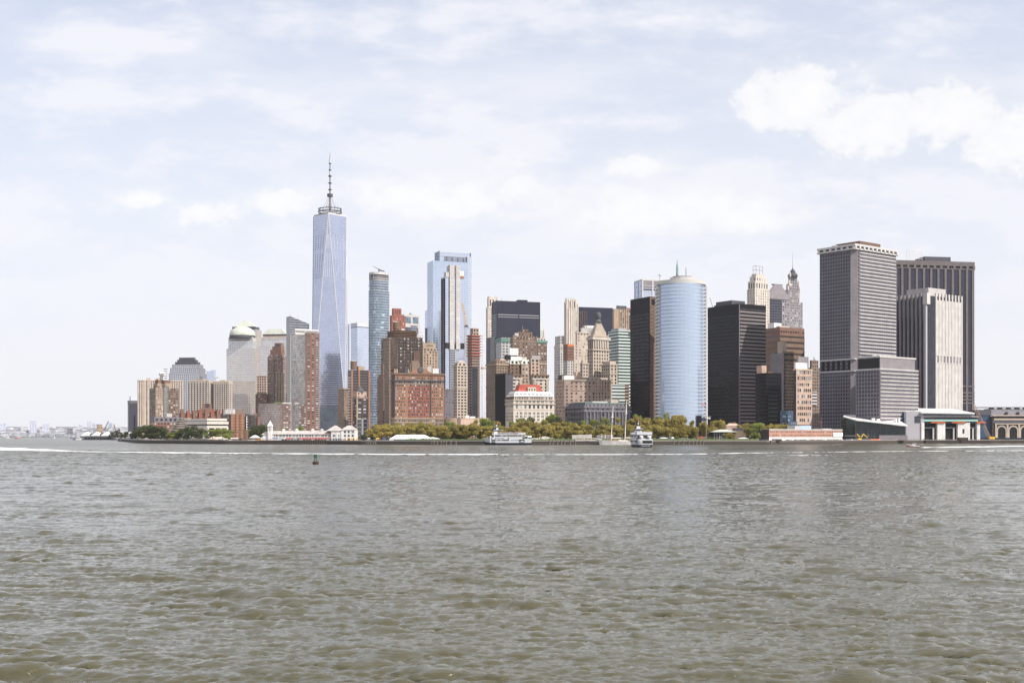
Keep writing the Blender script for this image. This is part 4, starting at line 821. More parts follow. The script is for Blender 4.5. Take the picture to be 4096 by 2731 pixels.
# curved blue tower
Y = 1190; xl, xr = PX(2634, Y), PX(2830, Y); wd = xr-xl; t = thing('office_tower', 'pale blue mirrored tower with bowed convex front and white crown', 'office tower', (xl, Y, GZ))
zf = lambda p: PZ(p, Y)-GZ
def arc_pts(x0, x1, sag, n=22): 
    c = (x0+x1)/2; h = (x1-x0)/2; Rr = (h*h+sag*sag)/(2*sag); al = math.asin(h/Rr); return [(c+Rr*math.sin(-al+2*al*i/n), 8-sag*0+ (Rr*math.cos(al)-Rr*math.cos(-al+2*al*i/n))) for i in range(n+1)]
front = arc_pts(2, wd-2, 15); full = front+[(wd-2, 34), (2, 34)]
MB().prism(full, 0, zf(1124)).build('curved_glazing', 'g_sky', t)
def arc_band(M, pts, z0, z1, out, inn=.25):
    for i in range(len(pts)-1):
        p, q = Vector(pts[i]), Vector(pts[i+1]); d = (q-p).normalized(); n = Vector((d.y, -d.x)); M.obox(p, d, n, -.01, (q-p).length+.01, -inn, out, z0, z1)
M = MB(); nfl = 41; dz = (zf(1135)-6)/nfl
for k in range(nfl+1): arc_band(M, front, 5+k*dz, 5.9+k*dz, .12)
M.build('spandrel', 'blue_band', t)
M = MB()
for i in range(0, len(front)-1):
    p, q = Vector(front[i]), Vector(front[i+1])
    for h in (0., .5):
        m_ = p.lerp(q, h); d = (q-p).normalized(); n = Vector((d.y, -d.x)); M.obox(m_, d, n, -.12, .12, -.1, .16, 0, zf(1136))
M.build('mullion', 'lilac_band', t)
M = MB(); fc = arc_pts(0, wd, 15); M.prism(fc+[(wd, 34), (0, 34)], zf(1135), zf(1120)); M.build('crown', 'white_band', t)
for sx in (0, 1):
    M = MB(); M2 = MB()
    for k in range(nfl):
        z0 = 5+k*dz; w1 = 5.2; x0 = -.6 if sx == 0 else wd-w1; yy = 6.6
        M.box(x0, x0+w1+.6, yy, 26, z0, z0+dz*.62); M2.box(x0+.8, x0+w1-.2, yy+.25, 25.5, z0+dz*.62, z0+dz)
    M.build('corner_panel', 'white_band', t); M2.build('corner_glazing', 'g_steel', t)
MB().prism(ring(wd*.53, 20, 13, 9, 20), zf(1121), zf(1112)).build('roof_recess', 'slate', t); MB().prism(ring(wd*.54, 20, 12.6, 9.5, 20), zf(1112), zf(1101)).build('penthouse', 'pale_conc', t); MB().prism(ring(wd*.54, 20, 10, 7, 20), zf(1102), zf(1096)).build('penthouse', 'mauve', t)
sp_ = MB().lathe([(1.5, 0), (1.15, 4), (1.2, 8), (.7, 12), (.35, 13), (.12, 17)], wd*.44, 20, 10, zf(1092)).build('spire', 'spire_green', t); MB().tube((wd*.62, 20, zf(1098)), (wd*.62, 20, zf(1060)), .35).build('antenna', 'grey', t)
M = MB(); M.box(wd*.80, wd-1, 3, 22, 0, zf(1665)); M.build('entrance_screen', 'g_black', t)
# black tower right
b = bld('office_tower', 'broad black office tower with sunlit-tinted floor bands right of the curved blue tower', 2831, 2957, 3063, 1290, 33)
b.band(1215, None, 'g_black', 'spandrel_black', 4.0, .36, 0, out=.22, cap=11); M = MB(); n = int(b.z(1250)/4.0)
for k in range(n+1): M.box(.4, b.a, -.42, -.1, b.z(1690)*0+1+k*4.0*.998, 2.05+k*4.0*.998)
M.build('sunlit_tint_band', 'sunlit_bronze', b.root); M = MB()  # sunlight on the right face put into paler bands
for k in range(34): M.box(.4+k*b.a/34, .75+k*b.a/34, -.34, -.1, 0, b.z(1232))
M.build('mullion', 'grey_dark', b.root); MB().box(-.3, .5, -.4, .4, 0, b.z(1215)).build('corner_trim', 'grey', b.root); b.box('penthouse', 'slate', (.02, .52, .25, .75), 1196, 1216); b.box('roof_screen', 'black', (.1, .8, .5, .95), 1200, 1216, 0) if 0 else None; b.roofstuff(1222, (.0, .5, .5, 1), 3, 'slate', 5)
M = MB(); zt = b.z(1222); M.tube((b.a*.1, b.b*.9, zt), (b.a*.02, b.b*.95, zt+13), .3); M.tube((b.a*.2, b.b*.8, zt), (b.a*.2, b.b*.8, zt+8), .3); M.build('roof_crane', 'grey', b.root); b.done()
b = bld('office_block', 'low near black glass block in shade right of the broad black tower', 3061, 3064, 3126, 1210, 24, b=18)
b.band(1492, None, 'g_black', 'spandrel_black', 3.9, .4, out=.15); b.box('rooftop_unit', 'pink_stone', (.0, .3, .4, .9), 1460, 1493); b.box('rooftop_unit', 'brown_mid', (.4, .7, .4, .9), 1484, 1493); M = MB()
for k in range(12): M.box(b.a*.15, b.a*.75, -.06, .2, b.z(1505+k*16), b.z(1505+k*16)+1.2)
M.build('green_pane', 'g_green', b.root); b.done()  # rows of greener glass panes
b = bld('masonry_tower', 'cream stone tower with arched crown and steel sign frame behind the broad black tower', 2988, 3020, 3078, 1720, 38)
b.win(1155, None, 'white_stone', 5, 4, .35, .5, gl='w_std'); b.win(1123, 1156, 'white_stone', 5.2, 11, .4, .6, f=(.04, .96, .04, .96), gl='w_dark'); b.win(1103, 1124, 'white_stone', 6, 7, .3, .5, f=(.12, .86, .12, .88)); b.box('crown', 'white_stone', (.2, .75, .2, .8), 1092, 1104)
M = MB(); zt = b.z(1092); zt2 = b.z(1060)
for fx, fy in ((.25, .3), (.7, .3), (.25, .7), (.7, .7)): M.tube((b.a*fx, b.b*fy, zt-1), (b.a*fx, b.b*fy, zt2), .35)
for z in (zt2, (zt+zt2)/2): M.tube((b.a*.25, b.b*.3, z), (b.a*.7, b.b*.3, z), .35); M.tube((b.a*.25, b.b*.3, z), (b.a*.25, b.b*.7, z), .35)
M.build('sign_frame', 'steel', b.root); b.done()
b = bld('office_tower', 'blue glass tower with sloping mauve roof between cream tower and slender spire tower', 3062, 3068, 3158, 1780, 28)
b.band(1188, None, 'g_slate', 'slate', 4, .3, f=(0, .66, 0, 1)); b.win(1183, None, 'mauve', 5, 4.4, .5, .5, f=(.66, 1, -.03, 1), gl='w_mixed'); b.cornice(1186, 'mauve', out=1, th=3); z = b.z(1185); MB().frustum(-.5, b.a*1.0, -.5, b.b, z, b.z(1135), b.a*.36, b.b*.3).build('sloped_roof', 'mauve', b.root); b.box('roof_cap', 'slate', (.25, .7, .2, .8), 1133, 1138).done()
b = bld('art_deco_tower', 'slender grey brown art deco tower stepping up to a lantern and needle spire', 3137, 3150, 3211, 1820, 32)
b.win(1205, None, 'mauve', 4.2, 3.9, .42, .5, gl='w_mixed'); b.win(1158, 1206, 'mauve', 4.2, 4, .42, .5, f=(.02, .82, .04, .96), gl='w_mixed'); b.win(1135, 1159, 'mauve', 4.4, 4, .42, .5, f=(.1, .76, .1, .85)); b.win(1102, 1136, 'mauve', 4.4, 5, .4, .5, f=(.2, .68, .2, .75))
b.box('white_quoin', 'white_stone', (.78, .84, -.01, .1), 1156, 1215); b.box('white_quoin', 'white_stone', (.1, .3, -.006, .1), 1133, 1142); M = MB(); cx1, cy1 = b.a*.44, b.b*.47; M.lathe([(8, 0), (7.4, 3), (4.6, 5), (4.0, 8.5), (2.2, 10.5), (.5, 13), (.22, 18), (.08, 39)], cx1, cy1, 8, b.z(1103)); M.build('lantern_spire', 'slate', b.root)
M = MB()
for fx, fy in ((.04, .06), (.8, .06), (.12, .12), (.74, .12), (.22, .22), (.66, .22)): M.lathe([(1.6, 0), (1.4, 5), (.2, 8)], b.a*fx, b.b*fy, 8, b.z(1160 if fx in (.04, .8) else (1137 if fx in (.12, .74) else 1105)))
M.build('pinnacle', 'white_stone', b.root); b.done()
b = bld('office_block', 'reddish brown office block with horizontal window strips below the slender spire tower', 3062, 3120, 3218, 1500, 32)
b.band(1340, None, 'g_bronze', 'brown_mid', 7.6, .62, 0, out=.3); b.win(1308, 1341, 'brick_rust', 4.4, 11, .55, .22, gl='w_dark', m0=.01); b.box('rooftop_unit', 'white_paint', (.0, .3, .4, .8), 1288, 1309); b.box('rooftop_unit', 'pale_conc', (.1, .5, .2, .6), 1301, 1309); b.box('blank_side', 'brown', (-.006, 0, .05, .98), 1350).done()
b = bld('masonry_tower', 'grey tan tower with blank side wall and slim penthouse in front of the brown block', 3081, 3135, 3176, 1270, 33)
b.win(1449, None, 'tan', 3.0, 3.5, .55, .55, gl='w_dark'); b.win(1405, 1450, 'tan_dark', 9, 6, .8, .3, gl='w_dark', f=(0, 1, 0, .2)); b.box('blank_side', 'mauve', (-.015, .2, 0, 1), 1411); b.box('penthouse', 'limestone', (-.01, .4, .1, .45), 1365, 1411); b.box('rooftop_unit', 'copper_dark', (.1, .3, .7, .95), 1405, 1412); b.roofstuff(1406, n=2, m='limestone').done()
b = bld('masonry_tower', 'pinkish white gridded office building with many window rows left of the grey twin towers', 3175, 3185, 3249, 1190, 27)
b.win(1476, None, 'pink_stone', 2.6, 6.2, .66, .52, gl='w_mixed', m0=.06); b.cornice(1476, 'pink_stone', out=.5); M = MB()
for py in (1502, 1530): M.box(-.35, b.a+.35, -.35, 1, b.z(py)-.6, b.z(py))
M.build('string_course', 'pink_stone', b.root); b.box('penthouse', 'white_paint', (-.02, .7, .1, .8), 1450, 1477); b.box('stair_tower', 'mauve', (.2, .85, .5, 1), 1425, 1478); b.box('dark_side', 'umber', (-.012, 0, 0, 1), 1478).done()  # last slab darkens the left face, shade held in its colour
b = bld('masonry_tower', 'weathered tan stepped building squeezed between pinkish office and grey twin towers', 3234, 3246, 3284, 1430, 28)
b.win(1470, None, 'tan_dark', 4, 3.8, .5, .5, gl='w_dark'); b.win(1440, 1471, 'tan_dark', 4, 3.8, .5, .5, f=(.1, .8, .2, .9), gl='w_dark'); b.box('pier', 'tan', (.88, 1, -.02, .2), 1475); b.band(1568, 1618, 'g_dark', 'white_band', 3.6, .5, f=(.0, .5, -.25, 0), name='striped_bay'); b.roofstuff(1440, n=3, m='pale_conc').done()
b = bld('glass_block', 'small blue stepped glass block before the cream tower', 3147, 3151, 3182, 1150, 24, b=12)
b.win(1642, None, 'dusk_blue', 2.2, 3.6, .6, .35, f=(.0, .7, 0, 1), gl='w_mixed'); b.win(1684, None, 'dusk_blue', 2.2, 3.6, .6, .35, f=(.0, 1.1, -.1, 1), gl='w_mixed').done()
# ================================================================ grey twin towers on the right
b = bld('office_tower', 'tall grey gridded tower with overhanging white crown, the highest on the right side', 3280, 3418, 3583, 1220, 38)
z0, zt = b.z(1480), b.z(975); a_, b_ = b.a, b.b; ch = 4.5
b.band(990, None, 'g_slate', 'grey', 3.75, .40, 3.3, .34, f=(0, 0, 0, 0), pts=[(0, ch), (0, b_), (a_, b_), (a_, 0), (ch, 0)][::-1] if 0 else [(ch, 0), (a_, 0), (a_, b_), (0, b_), (0, ch)], out=.35, mm=None, name='curtain_wall')
MB().prism([(-.8, ch-.2), (ch-.2, -.8), (ch+.8, .2), (.2, ch+.8)], 0, zt-4).build('chamfer_column', 'mauve', b.root); M = MB()
n = int((b.z(992))/3.75)
for k in range(n): M.box(ch+4, a_, -.7, -.34, 4+k*3.75, 5.1+k*3.75)
M.build('sunlit_tint_band', 'pale_conc', b.root)  # right face only: pale bands carry the sunlight as colour
b.box('crown_band', 'white_band', (-.02, 1.04, -.02, 1.04), 992, 997, .8); b.box('crown_recess', 'grey', (.0, 1.0, .0, 1.0), 983, 993, .3); M = MB(); zc0, zc1 = b.z(993), b.z(982)
for k in range(11): xx = a_*(k/10); M.box(xx-1.2, xx+1.2, -2.2, .5, zc0, zc1)
for k in range(7): yy = b_*(k/6); M.box(-2.2, .5, yy-1.2, yy+1.2, zc0, zc1)
M.build('crown_pier', 'white_band', b.root); b.box('crown_band', 'white_band', (0, 1, 0, 1), 975, 983, 2.2); b.box('penthouse', 'brown', (.25, .75, .15, .85), 953, 976); b.roofstuff(975, (.0, .3, .4, .9), 2, 'pale_conc', 2)
b.box('sky_lobby', 'white_band', (.0, .12, .0, 1), 1432, 1437, .45); b.box('sky_lobby', 'white_band', (.0, .12, .0, 1), 1480, 1485, .45); M = MB()
for k in range(6): yy = b_*(.10+.15*k); M.box(-.6, .3, yy, yy+b_*.085, b.z(1479), b.z(1439))
M.build('lobby_opening', 'black', b.root); b.done()
b = bld('office_block', 'lower annex of the grey crowned tower with dark louvre storey on top', 3424, 3519, 3672, 1160, 38)
b.band(1474, None, 'g_slate', 'grey', 3.75, .4, 3.3, .34, out=.35, cap=2); M = MB(); n = int(b.z(1474)/3.75)
for k in range(n): M.box(.6, b.a, -.7, -.34, 3+k*3.75, 4.2+k*3.75)
M.build('sunlit_tint_band', 'pale_conc', b.root); b.box('louvre_storey', 'mauve', (.02, .93, .02, .98), 1427, 1475); b.box('side_louvre', 'deep', (.012, .05, .05, .93), 1432, 1471); b.box('roof_slab', 'white_band', (.0, .95, .0, 1), 1422, 1428); b.box('roof_slab', 'white_band', (0, 1, 0, 1), 1473, 1478, .5); M = MB()  # annex bands on the right face likewise coloured as sunlit
for k in range(4): M.cyl(b.a*(.1+.12*k), b.b*.4, 2.2, b.z(1423), b.z(1417), 12)
M.build('roof_vent', 'white_paint', b.root); b.done()
b = bld('office_tower', 'broad dark tower with brown vertical piers behind the white finned tower', 3576, 3579, 3895, 1450, 10, b=40)
b.band(1070, None, 'g_slate', 'navy', 3.9, .3, 9.6, .30, mm='pier_brown', out=.2, mout=.9); b.box('crown', 'pier_brown', (0, 1, 0, 1), 1040, 1058, .9); b.box('crown_recess', 'deep', (.005, .995, .0, 1), 1057, 1070, .3); M = MB()
for k in range(13): xx = b.a*k/12; M.box(xx-1.45, xx+1.45, -.95, .5, b.z(1072), b.z(1056))
M.build('crown_pier', 'pier_brown', b.root); b.box('crown_band', 'pier_brown', (0, 1, 0, 1), 1068, 1072, .98)
for py in (1540, 1566, 1580, 1594, 1608): b.box('lower_band', 'pier_brown', (0, 1, 0, 1), py, py+5, .96)
b.box('penthouse', 'slate', (.42, .75, .2, .8), 1018, 1041); M = MB(); zt, zt2 = b.z(1042), b.z(994)
for k in range(6): M.tube((b.a*(.19+.039*k), 8, zt), (b.a*(.19+.039*k), 8, zt2), .22)
for k in range(6): z = zt+(zt2-zt)*(k+.5)/5.5; M.tube((b.a*.19, 8, z), (b.a*.385, 8, z), .22)
M.build('sign_frame', 'white_paint', b.root); b.done()
b = bld('office_tower', 'white finned office tower with sunlit right face at the right end of the skyline', 3587, 3722, 3846, 1300, 36)
a_, b_ = b.a, b.b; ch = 7; pts = [(ch, 0), (a_, 0), (a_, b_), (0, b_), (0, ch)]
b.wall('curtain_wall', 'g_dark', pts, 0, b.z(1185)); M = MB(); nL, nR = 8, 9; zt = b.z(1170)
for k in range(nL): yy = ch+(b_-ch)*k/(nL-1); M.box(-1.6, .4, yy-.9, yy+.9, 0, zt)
M.build('fin', 'mauve', b.root); M = MB()  # left fins darker than the right ones, shade kept in the colour
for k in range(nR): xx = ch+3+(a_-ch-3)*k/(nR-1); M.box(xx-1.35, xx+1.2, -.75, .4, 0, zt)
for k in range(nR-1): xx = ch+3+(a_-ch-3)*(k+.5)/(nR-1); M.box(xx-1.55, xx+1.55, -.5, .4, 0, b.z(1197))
M.build('sunlit_tint_fin', 'pale_conc', b.root); M = MB()  # right fins made paler, sunlight kept in the colour
for py in (1420, 1450): M.box(ch+2, a_, -.9, .3, b.z(py)-.4, b.z(py)+.6)
M.build('cross_band', 'pale_conc', b.root); MB().box(ch+3, a_, -.5, -.3, b.z(1450), b.z(1420)).build('louvre', 'mauve', b.root)
M = MB().box(-2, 4, ch-4, ch+1.5, b.z(1215), zt); M.build('corner_hood', 'white_band', b.root); MB().box(-1.7, 1.2, ch-2.2, ch+.6, 0, zt-2).build('corner_pier', 'pale_band', b.root); b.box('penthouse', 'pale_conc', (.1, .65, .15, .8), 1146, 1186); b.box('roof_deck', 'slate', (.06, .98, .08, .98), 1180, 1186); b.done()
# ================================================================ ground, sea wall, water, far shore
SHORE = [(300, 2040), (468, 2010), (474, 1560), (548, 1215), (600, 1150), (900, 1046), (1300, 1027), (1450, 1000), (2000, 968), (2600, 984), (3060, 1003), (3400, 1100), (3700, 1160), (3830, 1172), (4000, 1185), (4500, 1200)]
def shore_y(px):
    for (a, ya), (c, yc) in zip(SHORE[3:], SHORE[4:]):
        if a <= px <= c: return ya+(yc-ya)*(px-a)/(c-a)
    return 1150
pts = [(PX(p, y), y) for p, y in SHORE]
land = pts[1:]+[(1700, 1300), (1700, 3400), (-760, 3400)]
M = MB(); M.prism(land, -2.5, GZ-.25); tag(M.build('ground', 'concrete'), kind='structure')
M = MB(); wl = pts[2:]
for (p, q) in zip(wl, wl[1:]):
    p, q = Vector(p), Vector(q); d = (q-p).normalized(); n = Vector((d.y, -d.x)); L = (q-p).length
    M.obox(p, d, n, 0, L, -1.5, .6, -2.2, 1.9)
M2 = MB()
for (p, q) in zip(wl, wl[1:]):
    p, q = Vector(p), Vector(q); d = (q-p).normalized(); n = Vector((d.y, -d.x)); L = (q-p).length
    M2.obox(p, d, n, 0, L, -2.2, .9, GZ+.05, GZ+.5)
o = MB(); 
MU = MB()
for (p, q) in zip(wl, wl[1:]):
    p, q = Vector(p), Vector(q); d = (q-p).normalized(); n = Vector((d.y, -d.x)); MU.obox(p, d, n, 0, (q-p).length, -1.6, .35, 1.9, GZ+.05)
sw = tag(M.build('sea_wall', 'seawall_dark'), 'long dark sea wall edging the whole waterfront', 'sea wall'); M2.build('coping', 'concrete', sw); MU.build('upper_wall', 'wall_stone', sw)
M = MB()
for (p, q) in zip(wl, wl[1:]):
    p, q = Vector(p), Vector(q); d = (q-p).normalized(); n = Vector((d.y, -d.x)); L = (q-p).length
    k = 0
    while k < L: M.obox(p, d, n, k, k+.18, -1.5, -1.3, GZ+.5, GZ+1.6); k += 2.6
    M.obox(p, d, n, 0, L, -1.45, -1.35, GZ+1.5, GZ+1.62)
M.build('railing', 'grey_dark', sw)
def strip(name, m, px0, px1, o0, o1, z0, z1, rough=.5, kind='stuff'):
    M = MB(); step = 6; prev = None; x = px0
    while x <= px1:
        y = shore_y(x); X = PX(x, y); j = rnd.random()*rough; p = (X, y)
        if prev: M.prism([(prev[0], prev[1]+o0), (X, y+o0), (X, y+o1), (prev[0], prev[1]+o1)], z0, z1+j)
        prev = p; x += step
    return tag(M.build(name, m), kind=kind)
strip('lawn', 'grass', 560, 900, 9, 40, GZ-.3, GZ+.12, .0); strip('hedge_border', 'hedge', 1620, 3050, 12, 15, GZ-.3, GZ+1.4, 1.0); strip('lawn', 'grass', 1600, 3050, 16, 90, GZ-.3, GZ+.12, 0.); strip('hedge_border', 'grass', 650, 905, 6, 9, GZ-.3, GZ+.8, .5)
# --- sea surface: wind waves from a wave spectrum, meshed finer close to the viewer
def spectrum(N, L, wdir, peak, spread, cut, seed, rms, chop):
    g = np.random.default_rng(seed); k1 = np.fft.fftfreq(N, L/N)*2*np.pi; kx, ky = np.meshgrid(k1, k1, indexing='ij'); k = np.hypot(kx, ky); k[0, 0] = 1e9
    kp = 2*np.pi/peak; cosd = (kx*math.cos(wdir)+ky*math.sin(wdir))/k
    P = np.exp(-1.25*(kp/k)**2)*k**-3.6*np.abs(cosd)**spread*np.exp(-(k*cut)**2); P[0, 0] = 0
    H = (g.normal(size=(N, N))+1j*g.normal(size=(N, N)))*np.sqrt(P); h = np.fft.ifft2(H); s = rms/np.std(h.real)
    dx = np.fft.ifft2(H*(-1j*kx/k)).real*s*chop; dy = np.fft.ifft2(H*(-1j*ky/k)).real*s*chop
    return h.real*s, dx, dy, L
def sample(t, x, y):
    h, dx, dy, L = t; N = h.shape[0]; u = (x/L % 1)*N; v = (y/L % 1)*N; i = u.astype(int) % N; j = v.astype(int) % N; fu, fv = u-np.floor(u), v-np.floor(v); i1, j1 = (i+1) % N, (j+1) % N
    f = lambda A: A[i, j]*(1-fu)*(1-fv)+A[i1, j]*fu*(1-fv)+A[i, j1]*(1-fu)*fv+A[i1, j1]*fu*fv
    return f(h), f(dx), f(dy)
TA = spectrum(512, 97., R(-97), 2.8, 5, .05, 3, .058, 1.6); TB = spectrum(512, 31.3, R(-76), 1.0, 2, .02, 5, .027, 1.5); TC = spectrum(256, 331., R(-106), 12, 6, .3, 8, .07, 1.2); TE = spectrum(256, 257., R(-90), 17, .5, 2., 21, 1., 0.)
ys = [14.]
while ys[-1] < 620: y = ys[-1]; ys.append(y+min(max((y/44)**1.25*.13, .13), .62))
while ys[-1] < 14000: ys.append(ys[-1]*1.0035 if ys[-1] < 1100 else ys[-1]*1.06)
ys = np.array(ys); NC = 1150; sN = np.linspace(-1, 1, NC)
half = .56*ys+24; Xg = sN[None, :]*half[:, None]; Yg = np.repeat(ys[:, None], NC, 1)
Z = np.zeros_like(Xg); DX = np.zeros_like(Xg); DY = np.zeros_like(Xg)
cell = np.maximum(np.gradient(ys), 2*half/NC*.5)[:, None]
gust = .78+.44*(0.5+0.5*np.sin(Xg/61+1.3*np.sin(Yg/83))*np.cos(Yg/47+Xg/150)); env = gust*np.clip(np.exp(.36*sample(TE, Xg, Yg)[0])*.92, .5, 1.5)
for T, wl_, g in ((TA, 3.3, env), (TB, 1.1, gust), (TC, 12., gust)):
    h, dx, dy = sample(T, Xg, Yg); h = h*.85+.13*h*h/np.std(T[0]); a = np.clip(1.5-cell/wl_*2.2, 0, 1); Z += h*a*g; DX += dx*a*g; DY += dy*a*g
V = np.stack([Xg+DX, Yg+DY, Z], -1).reshape(-1, 3); nr = len(ys)
idx = np.arange(nr*NC).reshape(nr, NC); Q = np.stack([idx[:-1, :-1], idx[:-1, 1:], idx[1:, 1:], idx[1:, :-1]], -1).reshape(-1, 4)
base = len(V); xs = float(half[0])
V = np.vstack([V, [[-9000, -6000, -.4], [9000, -6000, -.4], [9000, 14, -.4], [-9000, 14, -.4], [-9000, 14000, -.4], [9000, 14000, -.4]]]); 
me = bpy.data.meshes.new('water'); nv, nq = len(V), len(Q)
extra = [[base, base+1, base+2, base+3]]
# flanks beyond the finely meshed part
me.vertices.add(nv); me.vertices.foreach_set('co', V.astype(np.float32).ravel())
left = [int(idx[i, 0]) for i in range(0, nr)]; right = [int(idx[i, -1]) for i in range(0, nr)]
polys = [list(q) for q in extra]+[[base+3]+left+[base+4]][::1]+[[base+5]+right[::-1]+[base+2]]
lt = np.concatenate([np.full(nq, 4), [len(p) for p in polys]]).astype(np.int32); ls = np.concatenate([[0], np.cumsum(lt)[:-1]]).astype(np.int32)
lv = np.concatenate([Q.ravel(), np.concatenate([np.array(p) for p in polys])]).astype(np.int32)
me.loops.add(len(lv)); me.loops.foreach_set('vertex_index', lv); me.polygons.add(len(lt)); me.polygons.foreach_set('loop_start', ls); me.polygons.foreach_set('loop_total', lt)
me.polygons.foreach_set('use_smooth', np.ones(len(lt), bool)); me.update(calc_edges=True); me.validate()
m = bpy.data.materials.new('sea_water'); m.use_nodes = True; t = NT(m.node_tree); p = t.n['Principled BSDF']
tc = t.add('ShaderNodeNewGeometry').outputs['Position']
c = t.mix(t.maprange(t.noise(tc, .03, 4), .35, .65), (.046, .041, .014), (.057, .051, .020)); t.l.new(c, p.inputs['Base Color'])
p.inputs['Roughness'].default_value = .06; p.inputs['IOR'].default_value = 1.42; p.inputs['Specular IOR Level'].default_value = 1.1
n1 = t.noise(t.vmath('MULTIPLY', tc, (.8, 1.35, 1)), 1.1, 5, .62); n1 = t.math('SUBTRACT', 1., t.math('ABSOLUTE', t.math('MULTIPLY_ADD', n1, 2., -1.))); n2 = t.noise(t.vmath('MULTIPLY', tc, (.5, 1., 1)), .42, 4, .6); n3 = t.noise(t.vmath('MULTIPLY', tc, (.6, 1.2, 1)), 4.2, 4, .6)
hsum = t.math('ADD', t.math('ADD', t.math('MULTIPLY', n1, .11), t.math('MULTIPLY', n2, .16)), t.math('ADD', t.math('MULTIPLY', n3, .06), t.math('MULTIPLY', t.noise(tc, 15, 3, .6), .016)))
strk = t.noise(t.vmath('MULTIPLY', tc, (.012, .075, 1)), 1., 5, .6); n5 = t.noise(t.vmath('MULTIPLY', tc, (.05, .16, 1)), 1., 4, .6); hsum = t.math('ADD', hsum, t.math('MULTIPLY', n5, .55)); hsum = t.math('MULTIPLY', hsum, t.math('ADD', .55, t.math('MULTIPLY', t.maprange(strk, .36, .64, .0, .9), t.maprange(t.add('ShaderNodeVectorMath', {0: tc}, operation='LENGTH').outputs['Value'], 60, 260, .45, 1.)))); far = t.maprange(t.add('ShaderNodeVectorMath', {0: tc}, operation='LENGTH').outputs['Value'], 50, 700, .46, 1.6); bp = t.add('ShaderNodeBump', {'Strength': 1., 'Distance': 1.0, 'Height': t.math('MULTIPLY', hsum, far)}); t.l.new(bp.outputs[0], p.inputs['Normal'])
t.l.new(t.maprange(t.add('ShaderNodeVectorMath', {0: tc}, operation='LENGTH').outputs['Value'], 260, 1000, .05, .24), p.inputs['Roughness']); me.materials.append(m); wo = bpy.data.objects.new('water', me); COL.objects.link(wo); tag(wo, kind='structure')
# --- wakes: broken ridges of white foam
m = bpy.data.materials.new('foam'); m.use_nodes = True; t = NT(m.node_tree); p = t.n['Principled BSDF']; p.inputs['Base Color'].default_value = (.62, .63, .64, 1); p.inputs['Roughness'].default_value = .9; MATS['foam'] = m
def wake(path, label, hfun, wfun, seed, thr=0.):
    g = random.Random(seed); M = MB(); P = [Vector((PX(x, 37600/(y-YH)), 37600/(y-YH))) for x, y in path]; pts = []
    for a, c in zip(P, P[1:]):
        n = max(2, int((c-a).length/.8)); pts += [(a.lerp(c, i/n)) for i in range(n)]
    ph = [g.random()*50 for _ in range(8)]; N = len(pts)
    def nz(i, k): return .5+.5*(math.sin(i*.021+ph[k])*.4+math.sin(i*.067+ph[k+1]*2)*.35+math.sin(i*.19+ph[k+2])*.25)
    for lane in range(3):
        prev = None; off = (0, 2.6, -2.2)[lane]; sc = (1, .55, .45)[lane]; th = thr+(0, .34, .42)[lane]
        for i, q in enumerate(pts):
            s = i/N; n = nz(i, lane)+.06*(g.random()-.5); am = max(0., (n-th)/(1-th))
            if am <= .02: prev = None; continue
            h = hfun(s)*(.35+1.1*am)*(.95+.1*g.random())*sc; wd = wfun(s)*min(1, am*2.2)*(.8+.4*g.random()); yo = off+.9*math.sin(i*.05+ph[2])+.5*(g.random()-.5); k = len(M.v)
            M.v += [(q.x, q.y-wd+yo, -.12), (q.x, q.y-wd*.5+yo, .10+h*.45), (q.x, q.y+yo, .10+h), (q.x, q.y+wd*.6+yo, .08+h*.4), (q.x, q.y+wd+yo, -.12)]
            if prev is not None: M.f += [(prev+j, k+j, k+j+1, prev+j+1) for j in range(4)]
            prev = k
    o = M.build('wake_foam', 'foam'); return tag(o, label, 'wake')
wake([(-500, 1801), (0, 1800), (60, 1801), (140, 1802), (260, 1805), (420, 1808), (650, 1811)], 'thick curling white boat wake crossing the left edge of the bay', lambda s: .95*max(0, math.sin(min(1, s*1.5)*math.pi))+.25, lambda s: 2.6, 1, -.2)
wake([(650, 1811), (1000, 1814), (1300, 1817), (1700, 1818), (2000, 1818.5)], 'thin white boat wake running behind the green buoy', lambda s: .34-.12*s, lambda s: 1.9, 2, -.25)
wake([(2000, 1818.5), (2400, 1818), (2700, 1817), (3100, 1811), (3500, 1806), (4096, 1802)], 'faint broken white wake across the right half of the bay', lambda s: .11, lambda s: 1.1, 3, .02)
wake([(3692, 1790), (3800, 1789), (3950, 1787), (4040, 1785), (4300, 1784)], 'white wake trailing the red speedboat', lambda s: .45-.15*s, lambda s: 1.4, 4, .1)
wake([(3060, 1822), (3300, 1821), (3520, 1820), (3700, 1821)], 'short faint foam streak below the long wake on the right', lambda s: .04, lambda s: .7, 6, .55)
